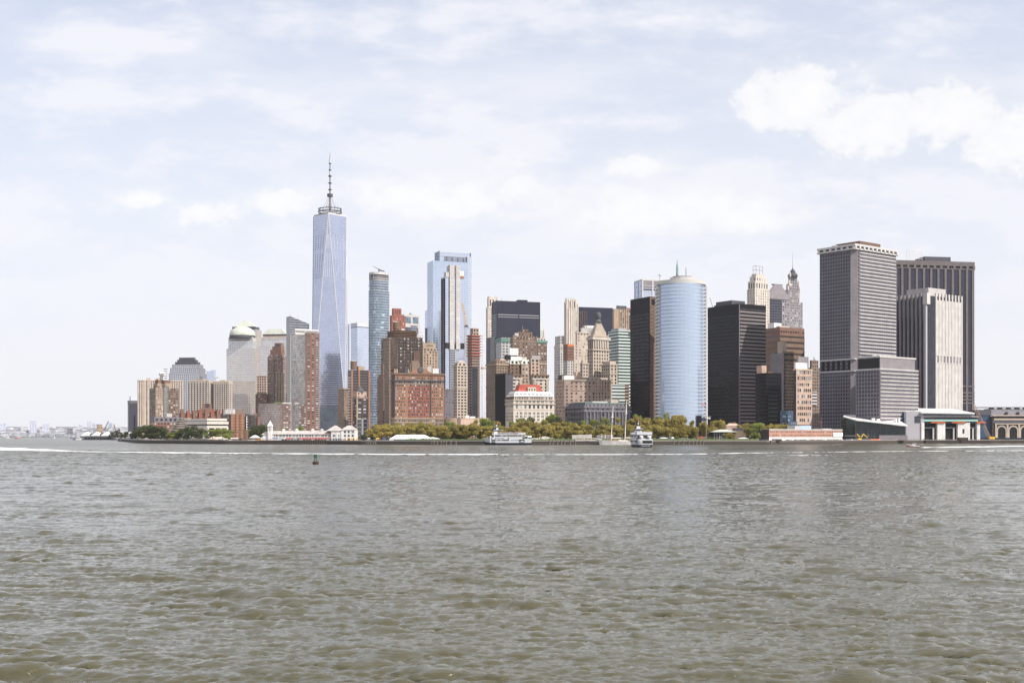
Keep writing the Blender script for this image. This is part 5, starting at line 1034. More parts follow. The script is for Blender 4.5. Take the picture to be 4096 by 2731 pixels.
# far shore beyond the bay
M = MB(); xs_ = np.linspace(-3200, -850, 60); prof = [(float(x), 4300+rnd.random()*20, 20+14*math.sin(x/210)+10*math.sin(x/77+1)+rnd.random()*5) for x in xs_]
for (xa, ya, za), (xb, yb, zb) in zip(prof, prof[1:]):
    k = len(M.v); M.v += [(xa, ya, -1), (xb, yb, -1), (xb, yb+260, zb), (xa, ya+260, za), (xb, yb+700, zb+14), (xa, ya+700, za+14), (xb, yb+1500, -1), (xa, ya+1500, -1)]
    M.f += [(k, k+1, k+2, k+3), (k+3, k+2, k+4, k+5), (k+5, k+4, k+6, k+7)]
flat('far_hazed_green', (.13, .15, .16), .9); tag(M.build('far_hills', 'far_hazed_green'), kind='structure')  # green paled and greyed: haze mixed into the colour
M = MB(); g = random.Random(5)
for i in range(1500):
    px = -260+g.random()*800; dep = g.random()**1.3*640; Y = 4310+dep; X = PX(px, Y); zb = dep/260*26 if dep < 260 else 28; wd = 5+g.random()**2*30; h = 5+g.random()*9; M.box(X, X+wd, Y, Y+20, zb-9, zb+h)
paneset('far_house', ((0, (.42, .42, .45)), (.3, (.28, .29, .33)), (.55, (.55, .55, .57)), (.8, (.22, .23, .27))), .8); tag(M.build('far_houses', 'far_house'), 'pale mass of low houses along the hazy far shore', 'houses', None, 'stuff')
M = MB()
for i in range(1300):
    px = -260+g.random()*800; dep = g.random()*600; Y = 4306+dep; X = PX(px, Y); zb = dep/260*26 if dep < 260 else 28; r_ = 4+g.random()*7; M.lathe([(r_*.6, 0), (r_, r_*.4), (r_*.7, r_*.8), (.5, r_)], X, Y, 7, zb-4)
tag(M.build('far_trees', 'far_hazed_green'), 'hazy belt of trees among the far shore houses', 'trees', None, 'stuff')
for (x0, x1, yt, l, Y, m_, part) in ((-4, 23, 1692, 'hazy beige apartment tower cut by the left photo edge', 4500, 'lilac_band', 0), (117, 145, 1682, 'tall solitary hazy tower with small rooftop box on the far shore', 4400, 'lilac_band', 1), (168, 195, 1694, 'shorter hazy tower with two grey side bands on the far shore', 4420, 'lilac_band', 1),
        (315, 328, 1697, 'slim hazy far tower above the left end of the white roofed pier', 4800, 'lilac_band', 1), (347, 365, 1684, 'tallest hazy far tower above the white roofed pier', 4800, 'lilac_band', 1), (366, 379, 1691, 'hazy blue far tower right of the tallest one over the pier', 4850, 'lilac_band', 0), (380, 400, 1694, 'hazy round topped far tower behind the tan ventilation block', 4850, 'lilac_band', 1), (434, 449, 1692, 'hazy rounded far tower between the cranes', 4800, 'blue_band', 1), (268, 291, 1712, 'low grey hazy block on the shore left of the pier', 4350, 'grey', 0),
        (475, 496, 1713, 'low wide hazy block just left of the slate glass tower', 4500, 'lilac_band', 0), (496, 512, 1706, 'pale hazy stepped block touching the slate glass tower', 4900, 'white_paint', 1)):  # haze on these towers painted into their pale wall colours
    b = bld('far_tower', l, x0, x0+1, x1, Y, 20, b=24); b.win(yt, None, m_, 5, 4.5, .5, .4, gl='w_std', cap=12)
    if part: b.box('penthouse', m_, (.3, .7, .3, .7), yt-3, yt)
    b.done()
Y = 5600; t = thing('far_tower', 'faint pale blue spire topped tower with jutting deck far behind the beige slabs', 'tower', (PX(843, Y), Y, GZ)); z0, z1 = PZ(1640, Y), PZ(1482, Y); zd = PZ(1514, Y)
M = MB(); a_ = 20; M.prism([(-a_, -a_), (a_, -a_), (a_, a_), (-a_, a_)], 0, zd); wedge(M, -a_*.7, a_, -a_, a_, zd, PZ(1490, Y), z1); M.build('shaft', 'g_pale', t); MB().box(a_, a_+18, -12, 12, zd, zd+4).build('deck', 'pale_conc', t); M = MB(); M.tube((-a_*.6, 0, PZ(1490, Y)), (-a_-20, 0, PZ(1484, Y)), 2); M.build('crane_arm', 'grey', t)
# haze over the whole bay
M = MB().box(-5200, 5200, -120, 6400, -4.0, 640); hz = M.build('haze', 'white'); hz.data.materials.clear(); tag(hz, kind='stuff')
m = bpy.data.materials.new('haze_air'); m.use_nodes = True; t = NT(m.node_tree); t.n.clear(); pv = t.add('ShaderNodeVolumePrincipled', {'Color': (.86, .88, .97, 1), 'Density': 0.000024, 'Anisotropy': .0}); t.l.new(pv.outputs[0], t.add('ShaderNodeOutputMaterial').inputs['Volume']); hz.data.materials.append(m)
# ================================================================ trees
def leafmat(name, c0, c1):
    m = bpy.data.materials.new(name); m.use_nodes = True; t = NT(m.node_tree); p = t.n['Principled BSDF']
    r = t.add('ShaderNodeNewGeometry').outputs['Random Per Island']; o = t.add('ShaderNodeObjectInfo').outputs['Random']
    c = t.mix(r, c0, c1); f = t.maprange(o, 0, 1, .78, 1.2); c = t.mix(1., c, t.add('ShaderNodeCombineXYZ', {0: f, 1: f, 2: f}).outputs[0], 'MULTIPLY'); t.l.new(c, p.inputs['Base Color']); p.inputs['Roughness'].default_value = .7; p.inputs['Specular IOR Level'].default_value = .2
    tr = t.add('ShaderNodeBsdfTranslucent', {0: c}); mx = t.add('ShaderNodeMixShader', {0: .42, 1: p.outputs[0], 2: tr.outputs[0]}); out = t.n['Material Output']; t.l.new(mx.outputs[0], out.inputs[0]); MATS[name] = m
leafmat('leaf_olive', (.25, .20, .05), (.43, .36, .11)); leafmat('leaf_green', (.14, .17, .04), (.27, .295, .075)); leafmat('leaf_dark', (.045, .058, .022), (.105, .12, .045)); leafmat('leaf_lime', (.19, .22, .04), (.30, .30, .06)); flat('bark', (.11, .085, .065), .9)
def crown_mesh(seed, n, nl, leaf, mname, squash=.8, bot=.28):
    g = np.random.default_rng(seed); L = []
    for i in range(nl):
        a = g.random()*6.28; rr = .62*math.sqrt(g.random()); z = bot+.12+(.92-bot-.2)*g.random(); rad = .26+.16*g.random()
        rr *= (1.05-.55*max(0, z-.55)/.45); L.append((rr*math.cos(a)*.5/.5, rr*math.sin(a), z, rad*.62))
    V = []; Fc = []
    for i in range(n):
        cx, cy, cz, rad = L[g.integers(nl)]; d = g.normal(size=3); d /= np.linalg.norm(d); r = rad*(.55+.5*g.random()**.6); c = np.array([cx*.78, cy*.78, cz])+d*r*np.array([1, 1, squash*.62])
        if c[2] < bot*.8: continue
        nrm = d*.7+g.normal(size=3)*.6+np.array([0, 0, .35]); nrm /= np.linalg.norm(nrm); a = np.cross(nrm, g.normal(size=3)); a /= np.linalg.norm(a); b = np.cross(nrm, a); s = leaf*(.6+.8*g.random())
        k = len(V); V += [tuple(c+a*s*.5), tuple(c+b*s*.32), tuple(c-a*s*.5), tuple(c-b*s*.32)]; Fc.append((k, k+1, k+2, k+3))
    me = bpy.data.meshes.new('crown'); me.from_pydata(V, [], Fc); me.materials.append(MATS[mname]); return me
def trunk_mesh(seed):
    g = random.Random(seed); M = MB(); M.tube((0, 0, -.02), (.01, 0, .34), .022, .015, 7)
    for i in range(6): a = i*1.05+g.random()*.5; z0 = .2+.13*g.random(); p = (0, 0, z0); q = (.16*math.cos(a), .16*math.sin(a), z0+.16); M.tube(p, q, .011, .007, 5); M.tube(q, (.34*math.cos(a+.2), .34*math.sin(a+.2), z0+.34+.1*g.random()), .007, .003, 5)
    M.tube((.01, 0, .33), (.0, .02, .8), .014, .004, 6); return M.mesh('trunk', 'bark')
TR = [trunk_mesh(i) for i in range(3)]
CR = {}
for mn, sq in (('leaf_olive', .8), ('leaf_green', .85), ('leaf_dark', .9), ('leaf_lime', .85)): CR[mn] = [crown_mesh(40+i+len(CR)*9, 3000, 15, .075, mn, sq, .15 if mn != 'leaf_dark' else .08) for i in range(4)]
CR['conifer'] = []
def tree(px, Y, hpx, wpx, mn, label, group, name='tree', cat='tree', top=None):
    """hpx: photo row of the crown's top; wpx: crown width in photo pixels"""
    H = PZ(hpx-5, Y)-GZ; W = wpx/F*Y*1.12; o = thing(name, label, cat, (PX(px, Y), Y, GZ-.3), rnd.random()*6.28, group); cr = bpy.data.objects.new('crown', rnd.choice(CR[mn])); tk = bpy.data.objects.new('trunk', rnd.choice(TR))
    for c in (cr, tk): COL.objects.link(c); c.parent = o
    cr.scale = (W/1.25, W/1.25, H/.97); tk.scale = (W*.8, W*.8, H); return o
def row(x0, x1, n0, dy, y0, y1, wd, mn, label, group, jit=.5, name='tree'):
    n = round(n0*1.25)
    for i in range(n):
        x = x0+(x1-x0)*(i+.5+(rnd.random()-.5)*jit)/n; tree(x, shore_y(x)+dy+rnd.random()*8, y0+(y1-y0)*rnd.random(), wd*(.85+.35*rnd.random()), mn, label, group, name)
OL = 'olive brown plane tree in the park row %s'
row(1490, 1640, 5, 38, 1702, 1714, 62, 'leaf_olive', OL % 'behind and left of the white tent', 'plane trees left of the white tent'); row(1640, 1790, 5, 40, 1692, 1704, 62, 'leaf_olive', OL % 'rising behind the white tent', 'plane trees behind the white tent')
row(1790, 1960, 6, 52, 1692, 1706, 64, 'leaf_olive', OL % 'behind the round brick fort', 'plane trees behind the brick fort'); row(1960, 2130, 6, 26, 1698, 1710, 60, 'leaf_olive', OL % 'directly behind the side-on white ferry', 'plane trees behind the white ferry')
row(2110, 2290, 7, 30, 1694, 1706, 58, 'leaf_olive', OL % 'between the white ferry and the grey slabs', 'plane trees between ferry and slabs'); row(2280, 2450, 7, 34, 1690, 1703, 58, 'leaf_olive', OL % 'behind the grey memorial slabs', 'plane trees behind the slabs')
row(2450, 2620, 6, 34, 1692, 1708, 58, 'leaf_olive', OL % 'behind the ferry seen end-on', 'plane trees behind the end-on ferry'); row(2620, 2790, 6, 34, 1696, 1714, 56, 'leaf_olive', OL % 'between the end-on ferry and tall flagpole', 'plane trees left of the tall flagpole')
row(2060, 2290, 5, 70, 1676, 1690, 66, 'leaf_olive', 'olive tree of the second row behind the ferry berth', 'second row trees behind the ferry berth'); row(2480, 2720, 7, 74, 1664, 1678, 66, 'leaf_olive', 'olive tree of the second row below the black office tower', 'second row trees below the black tower'); row(1500, 1780, 6, 74, 1690, 1700, 66, 'leaf_olive', 'olive tree of the second row below the orange brick building', 'second row trees below the brick building')
row(2800, 2890, 3, 60, 1672, 1690, 56, 'leaf_olive', 'olive tree right of the tall flagpole before the broad black tower', 'trees right of the tall flagpole'); row(2960, 3150, 6, 76, 1686, 1696, 60, 'leaf_olive', 'olive tree along the foot of the low black block', 'trees left of the long brick building')
for px, Y, yt, wd, mn, l in ((1585, 1110, 1688, 50, 'leaf_lime', 'lime yellow treetop below the left corner of the orange brick building'), (1690, 1112, 1688, 66, 'leaf_green', 'bright green treetop below the right part of the orange brick building'), (1650, 1116, 1694, 50, 'leaf_green', 'green treetop between lime and bright green tops'), (1845, 1060, 1702, 52, 'leaf_dark', 'dark green tree right behind the brick fort'), (1895, 1110, 1676, 44, 'leaf_lime', 'lime yellow treetop in front of the low pink stone block'), (1940, 1112, 1670, 56, 'leaf_green', 'fresh green treetop at the right end of the low pink stone block'),
        (1800, 1112, 1684, 60, 'leaf_green', 'soft green treetop in front of the tan drum building'), (1985, 1114, 1684, 50, 'leaf_green', 'green treetop under the near black wall'), (2050, 1118, 1682, 48, 'leaf_green', 'green treetop at the left foot of the cream palazzo'), (2085, 1126, 1672, 50, 'leaf_green', 'green tree before the palazzo, left of centre'), (2125, 1128, 1668, 56, 'leaf_dark', 'dark green tree before the middle of the palazzo'), (2165, 1124, 1676, 50, 'leaf_lime', 'yellow green treetop before the right half of the palazzo'), (2206, 1130, 1656, 66, 'leaf_green', 'large green tree covering the right corner of the palazzo'), (2232, 1112, 1664, 56, 'leaf_dark', 'dark green tree standing in the gap between the two clusters'),
        (2270, 1120, 1682, 50, 'leaf_lime', 'yellow green treetop under the left end of the curved stone block'), (2330, 1122, 1682, 50, 'leaf_green', 'green treetop under the curved stone block'), (2378, 1122, 1676, 46, 'leaf_green', 'small green treetop under the customs hall, left'), (2420, 1120, 1668, 52, 'leaf_green', 'green treetop between the two schooner masts'), (2550, 1122, 1656, 54, 'leaf_green', 'green tree at the foot of the black office tower'), (2600, 1118, 1672, 52, 'leaf_dark', 'dark green treetop right of the black office tower base'), (2650, 1112, 1650, 58, 'leaf_lime', 'light green treetop at the left foot of the curved blue tower'), (2712, 1105, 1652, 70, 'leaf_olive', 'tall olive tree in front of the curved blue tower'), (2755, 1095, 1668, 50, 'leaf_olive', 'olive tree at the right front of the curved blue tower'), (2690, 1080, 1690, 50, 'leaf_green', 'yellowish green tree low before the curved blue tower'),
        (2860, 1080, 1700, 56, 'leaf_olive', 'olive tree behind the green roofed pavilion'), (2918, 1022, 1732, 52, 'leaf_olive', 'small olive tree in front of the green roofed pavilion'), (3025, 1055, 1692, 76, 'leaf_green', 'full round green tree left of the long brick building'), (3010, 1030, 1712, 56, 'leaf_green', 'lower green tree before the round green one'), (1490, 1050, 1735, 40, 'leaf_dark', 'dark shrub like tree right of the white pier house'), (1455, 1056, 1738, 36, 'leaf_dark', 'small dark tree beside the white pier house')): tree(px, Y, yt, wd, mn, l, None)
# left park by the museum
for px, Y, yt, wd, mn, l in ((565, 1225, 1706, 60, 'leaf_dark', 'dark green tree at the left tip of the left park'), (595, 1200, 1703, 70, 'leaf_dark', 'tall dark tree near the left tip of the park'), (630, 1190, 1706, 66, 'leaf_dark', 'broad dark tree with deep shade under it left of the tiered museum'), (650, 1178, 1720, 50, 'leaf_dark', 'lower dark tree in front of the broad dark one'), (690, 1165, 1732, 44, 'leaf_green', 'small green tree under the tiered museum'), (705, 1160, 1722, 44, 'leaf_lime', 'yellow green willow like tree under the tiered museum'), (728, 1150, 1718, 46, 'leaf_dark', 'dark conical tree right of the yellow green tree'), (765, 1140, 1706, 52, 'leaf_dark', 'pointed dark tree in front of the white museum wing'), (800, 1135, 1714, 54, 'leaf_dark', 'grey green tree before the middle of the museum wing'), (850, 1128, 1718, 60, 'leaf_green', 'round green tree before the right part of the museum wing'), (890, 1120, 1716, 60, 'leaf_green', 'round green tree beside the brick arch'), (912, 1160, 1720, 54, 'leaf_green', 'green tree behind the brick arch left side'), (985, 1160, 1722, 60, 'leaf_green', 'green tree mass behind the brick arch'),
        (1030, 1140, 1702, 62, 'leaf_dark', 'large dark tree left of the white clock tower'), (1050, 1145, 1700, 54, 'leaf_dark', 'dark tree touching the white clock tower'), (1000, 1150, 1718, 46, 'leaf_green', 'green tree between brick arch and clock tower'), (1132, 1200, 1712, 30, 'leaf_green', 'small tree above the pier house roof, left one'), (1205, 1200, 1703, 36, 'leaf_green', 'small tree above the pier house roof, right one'), (545, 1300, 1722, 44, 'leaf_dark', 'dark tree by the small white yacht'), (505, 1640, 1728, 38, 'leaf_dark', 'distant dark tree behind the orange boat'), (470, 1990, 1724, 34, 'leaf_dark', 'distant dark tree right of the white roofed pier'), (488, 1900, 1732, 34, 'leaf_dark', 'distant low tree between pier and orange boat'), (450, 2030, 1730, 26, 'leaf_dark', 'distant small tree at the end of the white roofed pier')): tree(px, Y, yt, wd, mn, l, None)
# ================================================================ pier house with clock tower
Y = 1036; x0 = PX(1052, Y); t = thing('pier_house', 'long white pier house with clock tower and pale grey hipped roofs', 'pier building', (x0, Y, GZ-.2)); q = lambda px: PX(px, Y)-x0; z = lambda py: PZ(py, Y)-GZ+.2
D = 12
MB().box(q(1052), q(1330), 0, D, 0, z(1736)).build('wall', 'white_paint', t)
M = MB(); M.box(q(1325), q(1368), -1.2, D+2, 0, z(1723)); M.box(q(1366), q(1422), -1.8, D+3, 0, z(1719)); M.box(q(1044), q(1072), -1, D, 0, z(1748)); M.build('head_house', 'white_paint', t)
M = MB(); n = len(M.v); r0, r1, zb, zt = q(1086), q(1330), z(1736), z(1722); M.v += [(r0, -.6, zb), (r1, -.6, zb), (r1, D+.6, zb), (r0, D+.6, zb), (r0, D/2, zt), (r1, D/2, zt)]; M.f += [(n, n+1, n+5, n+4), (n+1, n+2, n+5), (n+2, n+3, n+4, n+5), (n+3, n, n+4), (n, n+3, n+2, n+1)]; rf = M.build('roof', 'roof_pale', t)
M = MB()
for px in (1130, 1183, 1247, 1284): M.box(q(px)-1.1, q(px)+1.1, D/2-2.2, D/2+1, zt-1.2, zt+.8); M.frustum(q(px)-1.4, q(px)+1.4, D/2-2.5, D/2+1.2, zt+.8, zt+1.6, 1.1)
M.build('roof_monitor', 'white_paint', rf)
M = MB(); M.frustum(q(1305), q(1370), -1.8, D+2.6, z(1723), z(1701), 6.5, 6.8); M.frustum(q(1365), q(1423.5), -2.4, D+3.4, z(1719), z(1701), 4.6, 8); rf2 = M.build('hipped_roof', 'roof_pale', t); MB().prism([(2.0*math.cos(i*math.pi/8), .9*math.sin(i*math.pi/8)) for i in range(9)], 0, 1).build('eyebrow_dormer', 'white_paint', rf2, (q(1396), 1, z(1716))).rotation_euler.x = R(75)
MB().frustum(q(1046), q(1074), -1.2, D, z(1738), z(1726), 2.4, 4).build('gable_roof', 'roof_pale', t); MB().box(q(1052), q(1072), -.6, D, z(1748), z(1737)).build('gable_wall', 'white_paint', t)
tw = MB().box(q(1073), q(1089), -2.2, 2.2, 0, z(1704)).build('clock_tower', 'white_paint', t); M = MB(); M.frustum(q(1071), q(1091), -2.7, 2.7, z(1704), z(1681), 2.15, 2.65); M.build('spire_roof', 'white_paint', tw); o = MB().prism([(.95*math.cos(i*math.pi/8), .95*math.sin(i*math.pi/8)) for i in range(16)], 0, .1).build('clock_face', 'roof_pale', tw, (q(1081), -2.22, z(1708.5))); o.rotation_euler.x = R(90); MB().box(q(1072), q(1090), -2.5, 2.5, z(1715), z(1713.5)).build('string_course', 'white_paint', tw); MB().box(q(1080), q(1082), -2.3, 0, z(1723), z(1717)).build('slit_window', 'w_dark', tw)
wm = MB().box(-.42, .42, -.06, .2, -.95, .95).mesh('window', 'w_mixed'); cnt = 0; M = MB()
for px in list(range(1096, 1326, 13)):
    for off in (-.6, .6):
        o = bpy.data.objects.new('window', wm); COL.objects.link(o); o.parent = t; o.location = (q(px)+off, 0, z(1742.5))
for px in (1335, 1340, 1345, 1355, 1360, 1379, 1383, 1394, 1398, 1410, 1414):
    for py in (1742, 1756, 1727):
        if py == 1727 and px < 1370: continue
        o = bpy.data.objects.new('window', wm); COL.objects.link(o); o.parent = t; o.location = (q(px), -1.2 if px < 1368 else -1.8, z(py))
for k in range(8):
    M.box(q(1331)+k*1.0, q(1331)+k*1.0+.55, -1.26, -1, z(1726), z(1722.5))
M.build('attic_window', 'w_dark', t)
am = MB(); am.prism([(-1.15, -1.9), (1.15, -1.9), (1.15, .6)]+[(1.15*math.cos(i*math.pi/8), .6+1.0*math.sin(i*math.pi/8)) for i in range(1, 8)]+[(-1.15, .6)], 0, .12); am = am.mesh('arch_window', 'w_mixed')
for px in range(1132, 1326, 12): o = bpy.data.objects.new('arch_window', am); COL.objects.link(o); o.parent = t; o.location = (q(px), -.02, z(1761)); o.rotation_euler.x = R(90)
M = MB(); M.box(q(1088), q(1326), -.5, 0, z(1750.5), z(1748.5)); M.build('belt_course', 'roof_pale', t)
# deck under it, awnings, umbrellas
M = MB(); d0 = shore_y(1100)-Y
M.box(q(1040), q(1440), -11.5, 1, 1.6-.4, 1.6+.0)
for px in range(1042, 1440, 9): M.cyl(q(px), -11, .35, -4, 1.4, 8); M.cyl(q(px), -6, .35, -4, 1.4, 8)
for px in range(1042, 1380, 4): M.box(q(px)-.08, q(px)+.08, -11.3, -11.1, 1.6, 2.7)
M.box(q(1040), q(1380), -11.28, -11.15, 2.6, 2.75); tag(M.build('pier_deck', 'pile_wood', None, (x0, Y, GZ-1.0)), 'timber pier deck on piles in front of the white pier house', 'pier')
def umbrella(px, Y, col, label, group=None, r=1.6):
    o = thing('parasol', label, 'parasol', (PX(px, Y), Y, GZ-.2), 0, group); MB().tube((0, 0, 0), (0, 0, 2.6), .05).build('pole', 'steel', o); MB().lathe([(r, 2.1), (r*.6, 2.5), (.05, 2.85)], 0, 0, 10).build('canopy', col, o); return o
for px, col, l in ((1097, 'blue', 'blue parasol nearest the clock tower'), (1116, 'blue_band', 'pale blue parasol on the pier house deck'), (1128, 'mint', 'mint green parasol on the pier house deck'), (1138, 'white_paint', 'white parasol on the pier house deck'), (1181, 'mint', 'mint parasol left of the red awnings')): umbrella(px, 1029, col, l)
for px in range(1150, 1310, 13): 
    if px in (1176, 1189) : continue
    umbrella(px, 1030, 'red', 'red parasol in the row along the pier house deck', 'red parasols on the pier deck', 1.5)
for px in (926, 932, 938, 944, 949): umbrella(px, 1066, 'white_paint', 'white cafe parasol in the row before the brick arch', 'white parasols before the brick arch', 1.3)
umbrella(858, 1062, 'orange', 'single orange parasol on the lawn under the round trees'); umbrella(1508, 1016, 'yellow', 'left one of two touching yellow parasols before the white tent'); umbrella(1513, 1015, 'yellow', 'yellow parasol touching its twin on the right side'); umbrella(1537, 1014, 'blue', 'bright blue parasol left of the white tent'); umbrella(1475, 1018, 'white_paint', 'white parasol between yellow piles and yellow parasol')
t = thing('kayak_stack', 'stack of orange and yellow kayaks left of the clock tower', 'kayaks', (PX(1032, 1035), 1035, GZ)); 
for k, c in enumerate(('orange', 'yellow')):
    M = MB(); M.prism([(-2.6+k*.8, 0), (-1.2+k, -.5), (1.6+k, -.5), (2.6+k*.6, 0), (1.6+k, .5), (-1.2+k, .5)], .2+.6*k, .7+.6*k); M.build('kayak', c, t)
# brick arch and white canopy
Y = 1090; t = thing('brick_arch', 'dark brick garden pavilion with big round arch opening', 'pavilion', (PX(955, Y), Y, GZ)); w1 = PX(992, Y)-PX(955, Y); H = PZ(1721, Y)-GZ; M = MB(); n = 24; r_o, r_i = 6.2, 4.7
for i in range(n):
    a0, a1 = math.pi*i/n, math.pi*(i+1)/n; k = len(M.v); zb = 3.2
    for yy in (-.8, .8):
        for a, r in ((a0, r_i), (a1, r_i), (a1, r_o), (a0, r_o)): M.v.append((r*math.cos(a)*.95-0, yy, zb+r*math.sin(a)*.85))
    M.f += [tuple(k+j for j in qq) for qq in ((0, 1, 2, 3), (7, 6, 5, 4), (3, 2, 6, 7), (1, 0, 4, 5))]
M.box(-6, 6, -.7, .7, 0, 3.2); M.build('arch', 'cocoa', t); M = MB(); M.box(6, 8.4, -1.2, 2, 0, H); M.build('pier', 'brick_rust', t); MB().prism([(1.6*math.cos(i*math.pi/10), 1.9*math.sin(i*math.pi/10)) for i in range(11)], 0, .1).build('doorway', 'deep', t, (1.5, -.72, .1)).rotation_euler.x = R(90)
Y = 1062; t = thing('canopy_tent', 'pale canopy tent under the dark tree left of the clock tower', 'tent', (PX(1020, Y), Y, GZ)); MB().frustum(-4.5, 4.5, -3, 3, 2.6, 5, 3.5, 2.6).build('canopy', 'white_paint', t)
for sx in (-4.2, 4.2):
    for sy in (-2.8, 2.8): MB().tube((sx, sy, 0), (sx, sy, 2.7), .12).build('leg', 'steel', t)
# yellow piles and landing
for px, yt in ((1383, 1752), (1404, 1752), (1409, 1753), (1429, 1753)):
    Y = 1018; o = MB().cyl(0, 0, .42, -3, PZ(yt, Y), 10).lathe([(.5, 0), (.1, .8)], 0, 0, 10, PZ(yt, Y)).build('mooring_pile', 'yellow', None, (PX(px, Y), Y, 0)); tag(o, {1383: 'leftmost yellow mooring pile before the pier house', 1404: 'yellow pile of the close pair, left one', 1409: 'yellow pile of the close pair, right one', 1429: 'rightmost yellow pile beyond the pier house'}[px], 'pile')
o = MB().box(-12, 20, -2, 2, -.5, .9).build('floating_dock', 'rubber', None, (PX(1400, 1014), 1014, 0)); tag(o, 'black floating dock between the yellow piles', 'dock')
# white tent
Y = 1004; x0 = PX(1557, Y); t = thing('event_tent', 'large white event tent with dark glazed panels by the water', 'tent', (x0, Y, GZ)); q = lambda px: PX(px, Y)-x0; z = lambda py: PZ(py, Y)-GZ
MB().box(0, q(1727), 0, 18, 0, z(1755)).build('wall', 'white_paint', t); MB().box(q(1715), q(1757), 2, 14, 0, z(1754)).build('annex_wall', 'white_paint', t); M = MB(); n = len(M.v); M.v += [(-.3, -.4, z(1755)), (q(1727), -.4, z(1755)), (q(1727), 18.4, z(1755)), (-.3, 18.4, z(1755)), (q(1583), 9, z(1738)), (q(1695), 9, z(1738))]; M.f += [(n, n+1, n+5, n+4), (n+1, n+2, n+5), (n+2, n+3, n+4, n+5), (n+3, n, n+4), (n, n+3, n+2, n+1)]; rf = M.build('roof', 'white', t); MB().frustum(q(1700), q(1757.5), 1.6, 14.4, z(1754.5), z(1748), 5.5, 5.8).build('annex_roof', 'white', t)
M = MB()
for k in range(8):
    xa = q(1557)+k*q(1727)/8+.2; xt = q(1583)+(q(1695)-q(1583))*k/8; M.tube((xa, -.42, z(1755)), (xt, 9, z(1738)+.02), .09, seg=4)
M.build('roof_rib', 'pale_conc', rf)
for a0, a1, nn in ((1575, 1645, 18), (1671, 1684, 4)):
    MB().box(q(a0), q(a1), -.05, .3, z(1770), z(1757.5)).build('glazed_panel', 'g_dark', t); M = MB()
    for k in range(nn+1): xx = q(a0)+(q(a1)-q(a0))*k/nn; M.box(xx-.07, xx+.07, -.14, -.02, z(1770), z(1757.3))
    M.build('frame', 'pale_conc', t)
# brick fort
Y = 1034; t = thing('round_fort', 'low round reddish brick fort half hidden by trees right of the tent', 'fort', (PX(1810, Y), Y+26, GZ)); rr = PX(1898, Y)-PX(1810, Y); zz = PZ(1744, Y)-GZ
MB().cyl(0, 0, rr, 0, zz, 48).build('wall', 'brick_rust', t); MB().cyl(0, 0, rr+.3, zz, zz+.5, 48).build('coping', 'pale_conc', t); MB().box(-5, 5, -12, -2, 0, zz+2.6).build('gatehouse_roof', 'umber', t)
for k in range(9):
    a = R(-90-40+10*k); o = MB().box(-.5, .5, -.3, .15, 1.2, 2.4).build('embrasure', 'deep', t); o.location = (rr*math.cos(a), rr*math.sin(a), 0); o.rotation_euler.z = a+R(90)
# mooring piles in front of the wall
for i, (px, yt) in enumerate([(1725, 1762), (1735, 1763), (1747, 1764), (1763, 1763), (1773, 1762), (1783, 1762), (1802, 1762), (1822, 1762), (2197, 1760), (2210, 1760), (2228, 1761), (2243, 1760), (2256, 1761), (2278, 1760), (2299, 1761), (2693, 1761), (2712, 1761), (2731, 1761), (2753, 1761), (2770, 1761), (2783, 1761), (2798, 1761), (2811, 1761), (3082, 1760), (1465, 1766), (1472, 1766), (1480, 1766), (1492, 1766), (1500, 1766)]):
    Y = shore_y(px)-6; g_ = ('right of the white tent', 'left of the grey memorial slabs', 'right of the end-on ferry', 'at the left end of the long brick building', 'left of the white tent')[0 if i < 8 else 1 if i < 15 else 2 if i < 23 else 3 if i < 24 else 4]
    M = MB()
    for dx, dy in ((0, 0), (.55, .2), (.2, -.5)): M.tube((dx*1.3, dy*1.3, -3), (dx, dy, PZ(yt, Y)-rnd.random()*.4), .42, .38, 8)
    M.cyl(.25, -.1, 1.0, PZ(yt, Y)-1.6, PZ(yt, Y)-1.2, 10); tag(M.build('mooring_dolphin', 'pile_wood', None, (PX(px, Y), Y, 0)), 'weathered timber mooring dolphin %s' % g_, 'mooring post', 'mooring dolphins '+g_)
# memorial slabs
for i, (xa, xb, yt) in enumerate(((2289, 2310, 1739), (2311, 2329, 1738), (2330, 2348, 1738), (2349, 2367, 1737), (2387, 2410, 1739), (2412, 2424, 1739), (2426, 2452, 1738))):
    Y = shore_y(2350)+16; o = MB().box(0, PX(xb, Y)-PX(xa, Y)-.9, -.0, 3.0, 0, PZ(yt, Y)-GZ).build('memorial_slab', 'pale_conc' if i < 4 else 'mauve', None, (PX(xa, Y), Y+i*.15, GZ), R(4)); tag(o, ('leftmost tall grey memorial slab', 'second slab from the left of the four lit ones', 'third slab from the left of the four lit ones', 'fourth slab, last before the gap', 'grey slab left of the schooner foremast', 'narrow grey slab just before the schooner foremast', 'wide grey slab behind the schooner foremast')[i], 'memorial'); MB().box(-.02+PX(xb, Y)-PX(xa, Y)-.9, PX(xb, Y)-PX(xa, Y)+.1, -.1, 3.1, 0, PZ(yt, Y)-GZ+.05).build('sun_tint_edge', 'white_stone', o)  # pale slabs, mauve slabs and white edge carry sun and shade as colour
Y = shore_y(2340)+3; o = MB().box(PX(2302, Y)-PX(2340, Y), PX(2388, Y)-PX(2340, Y), 0, 5, 0, 1.3).build('memorial_plinth', 'white_stone', None, (PX(2340, Y), Y, GZ+.2)); tag(o, 'low pale stone platform edge in front of the memorial slabs', 'platform')
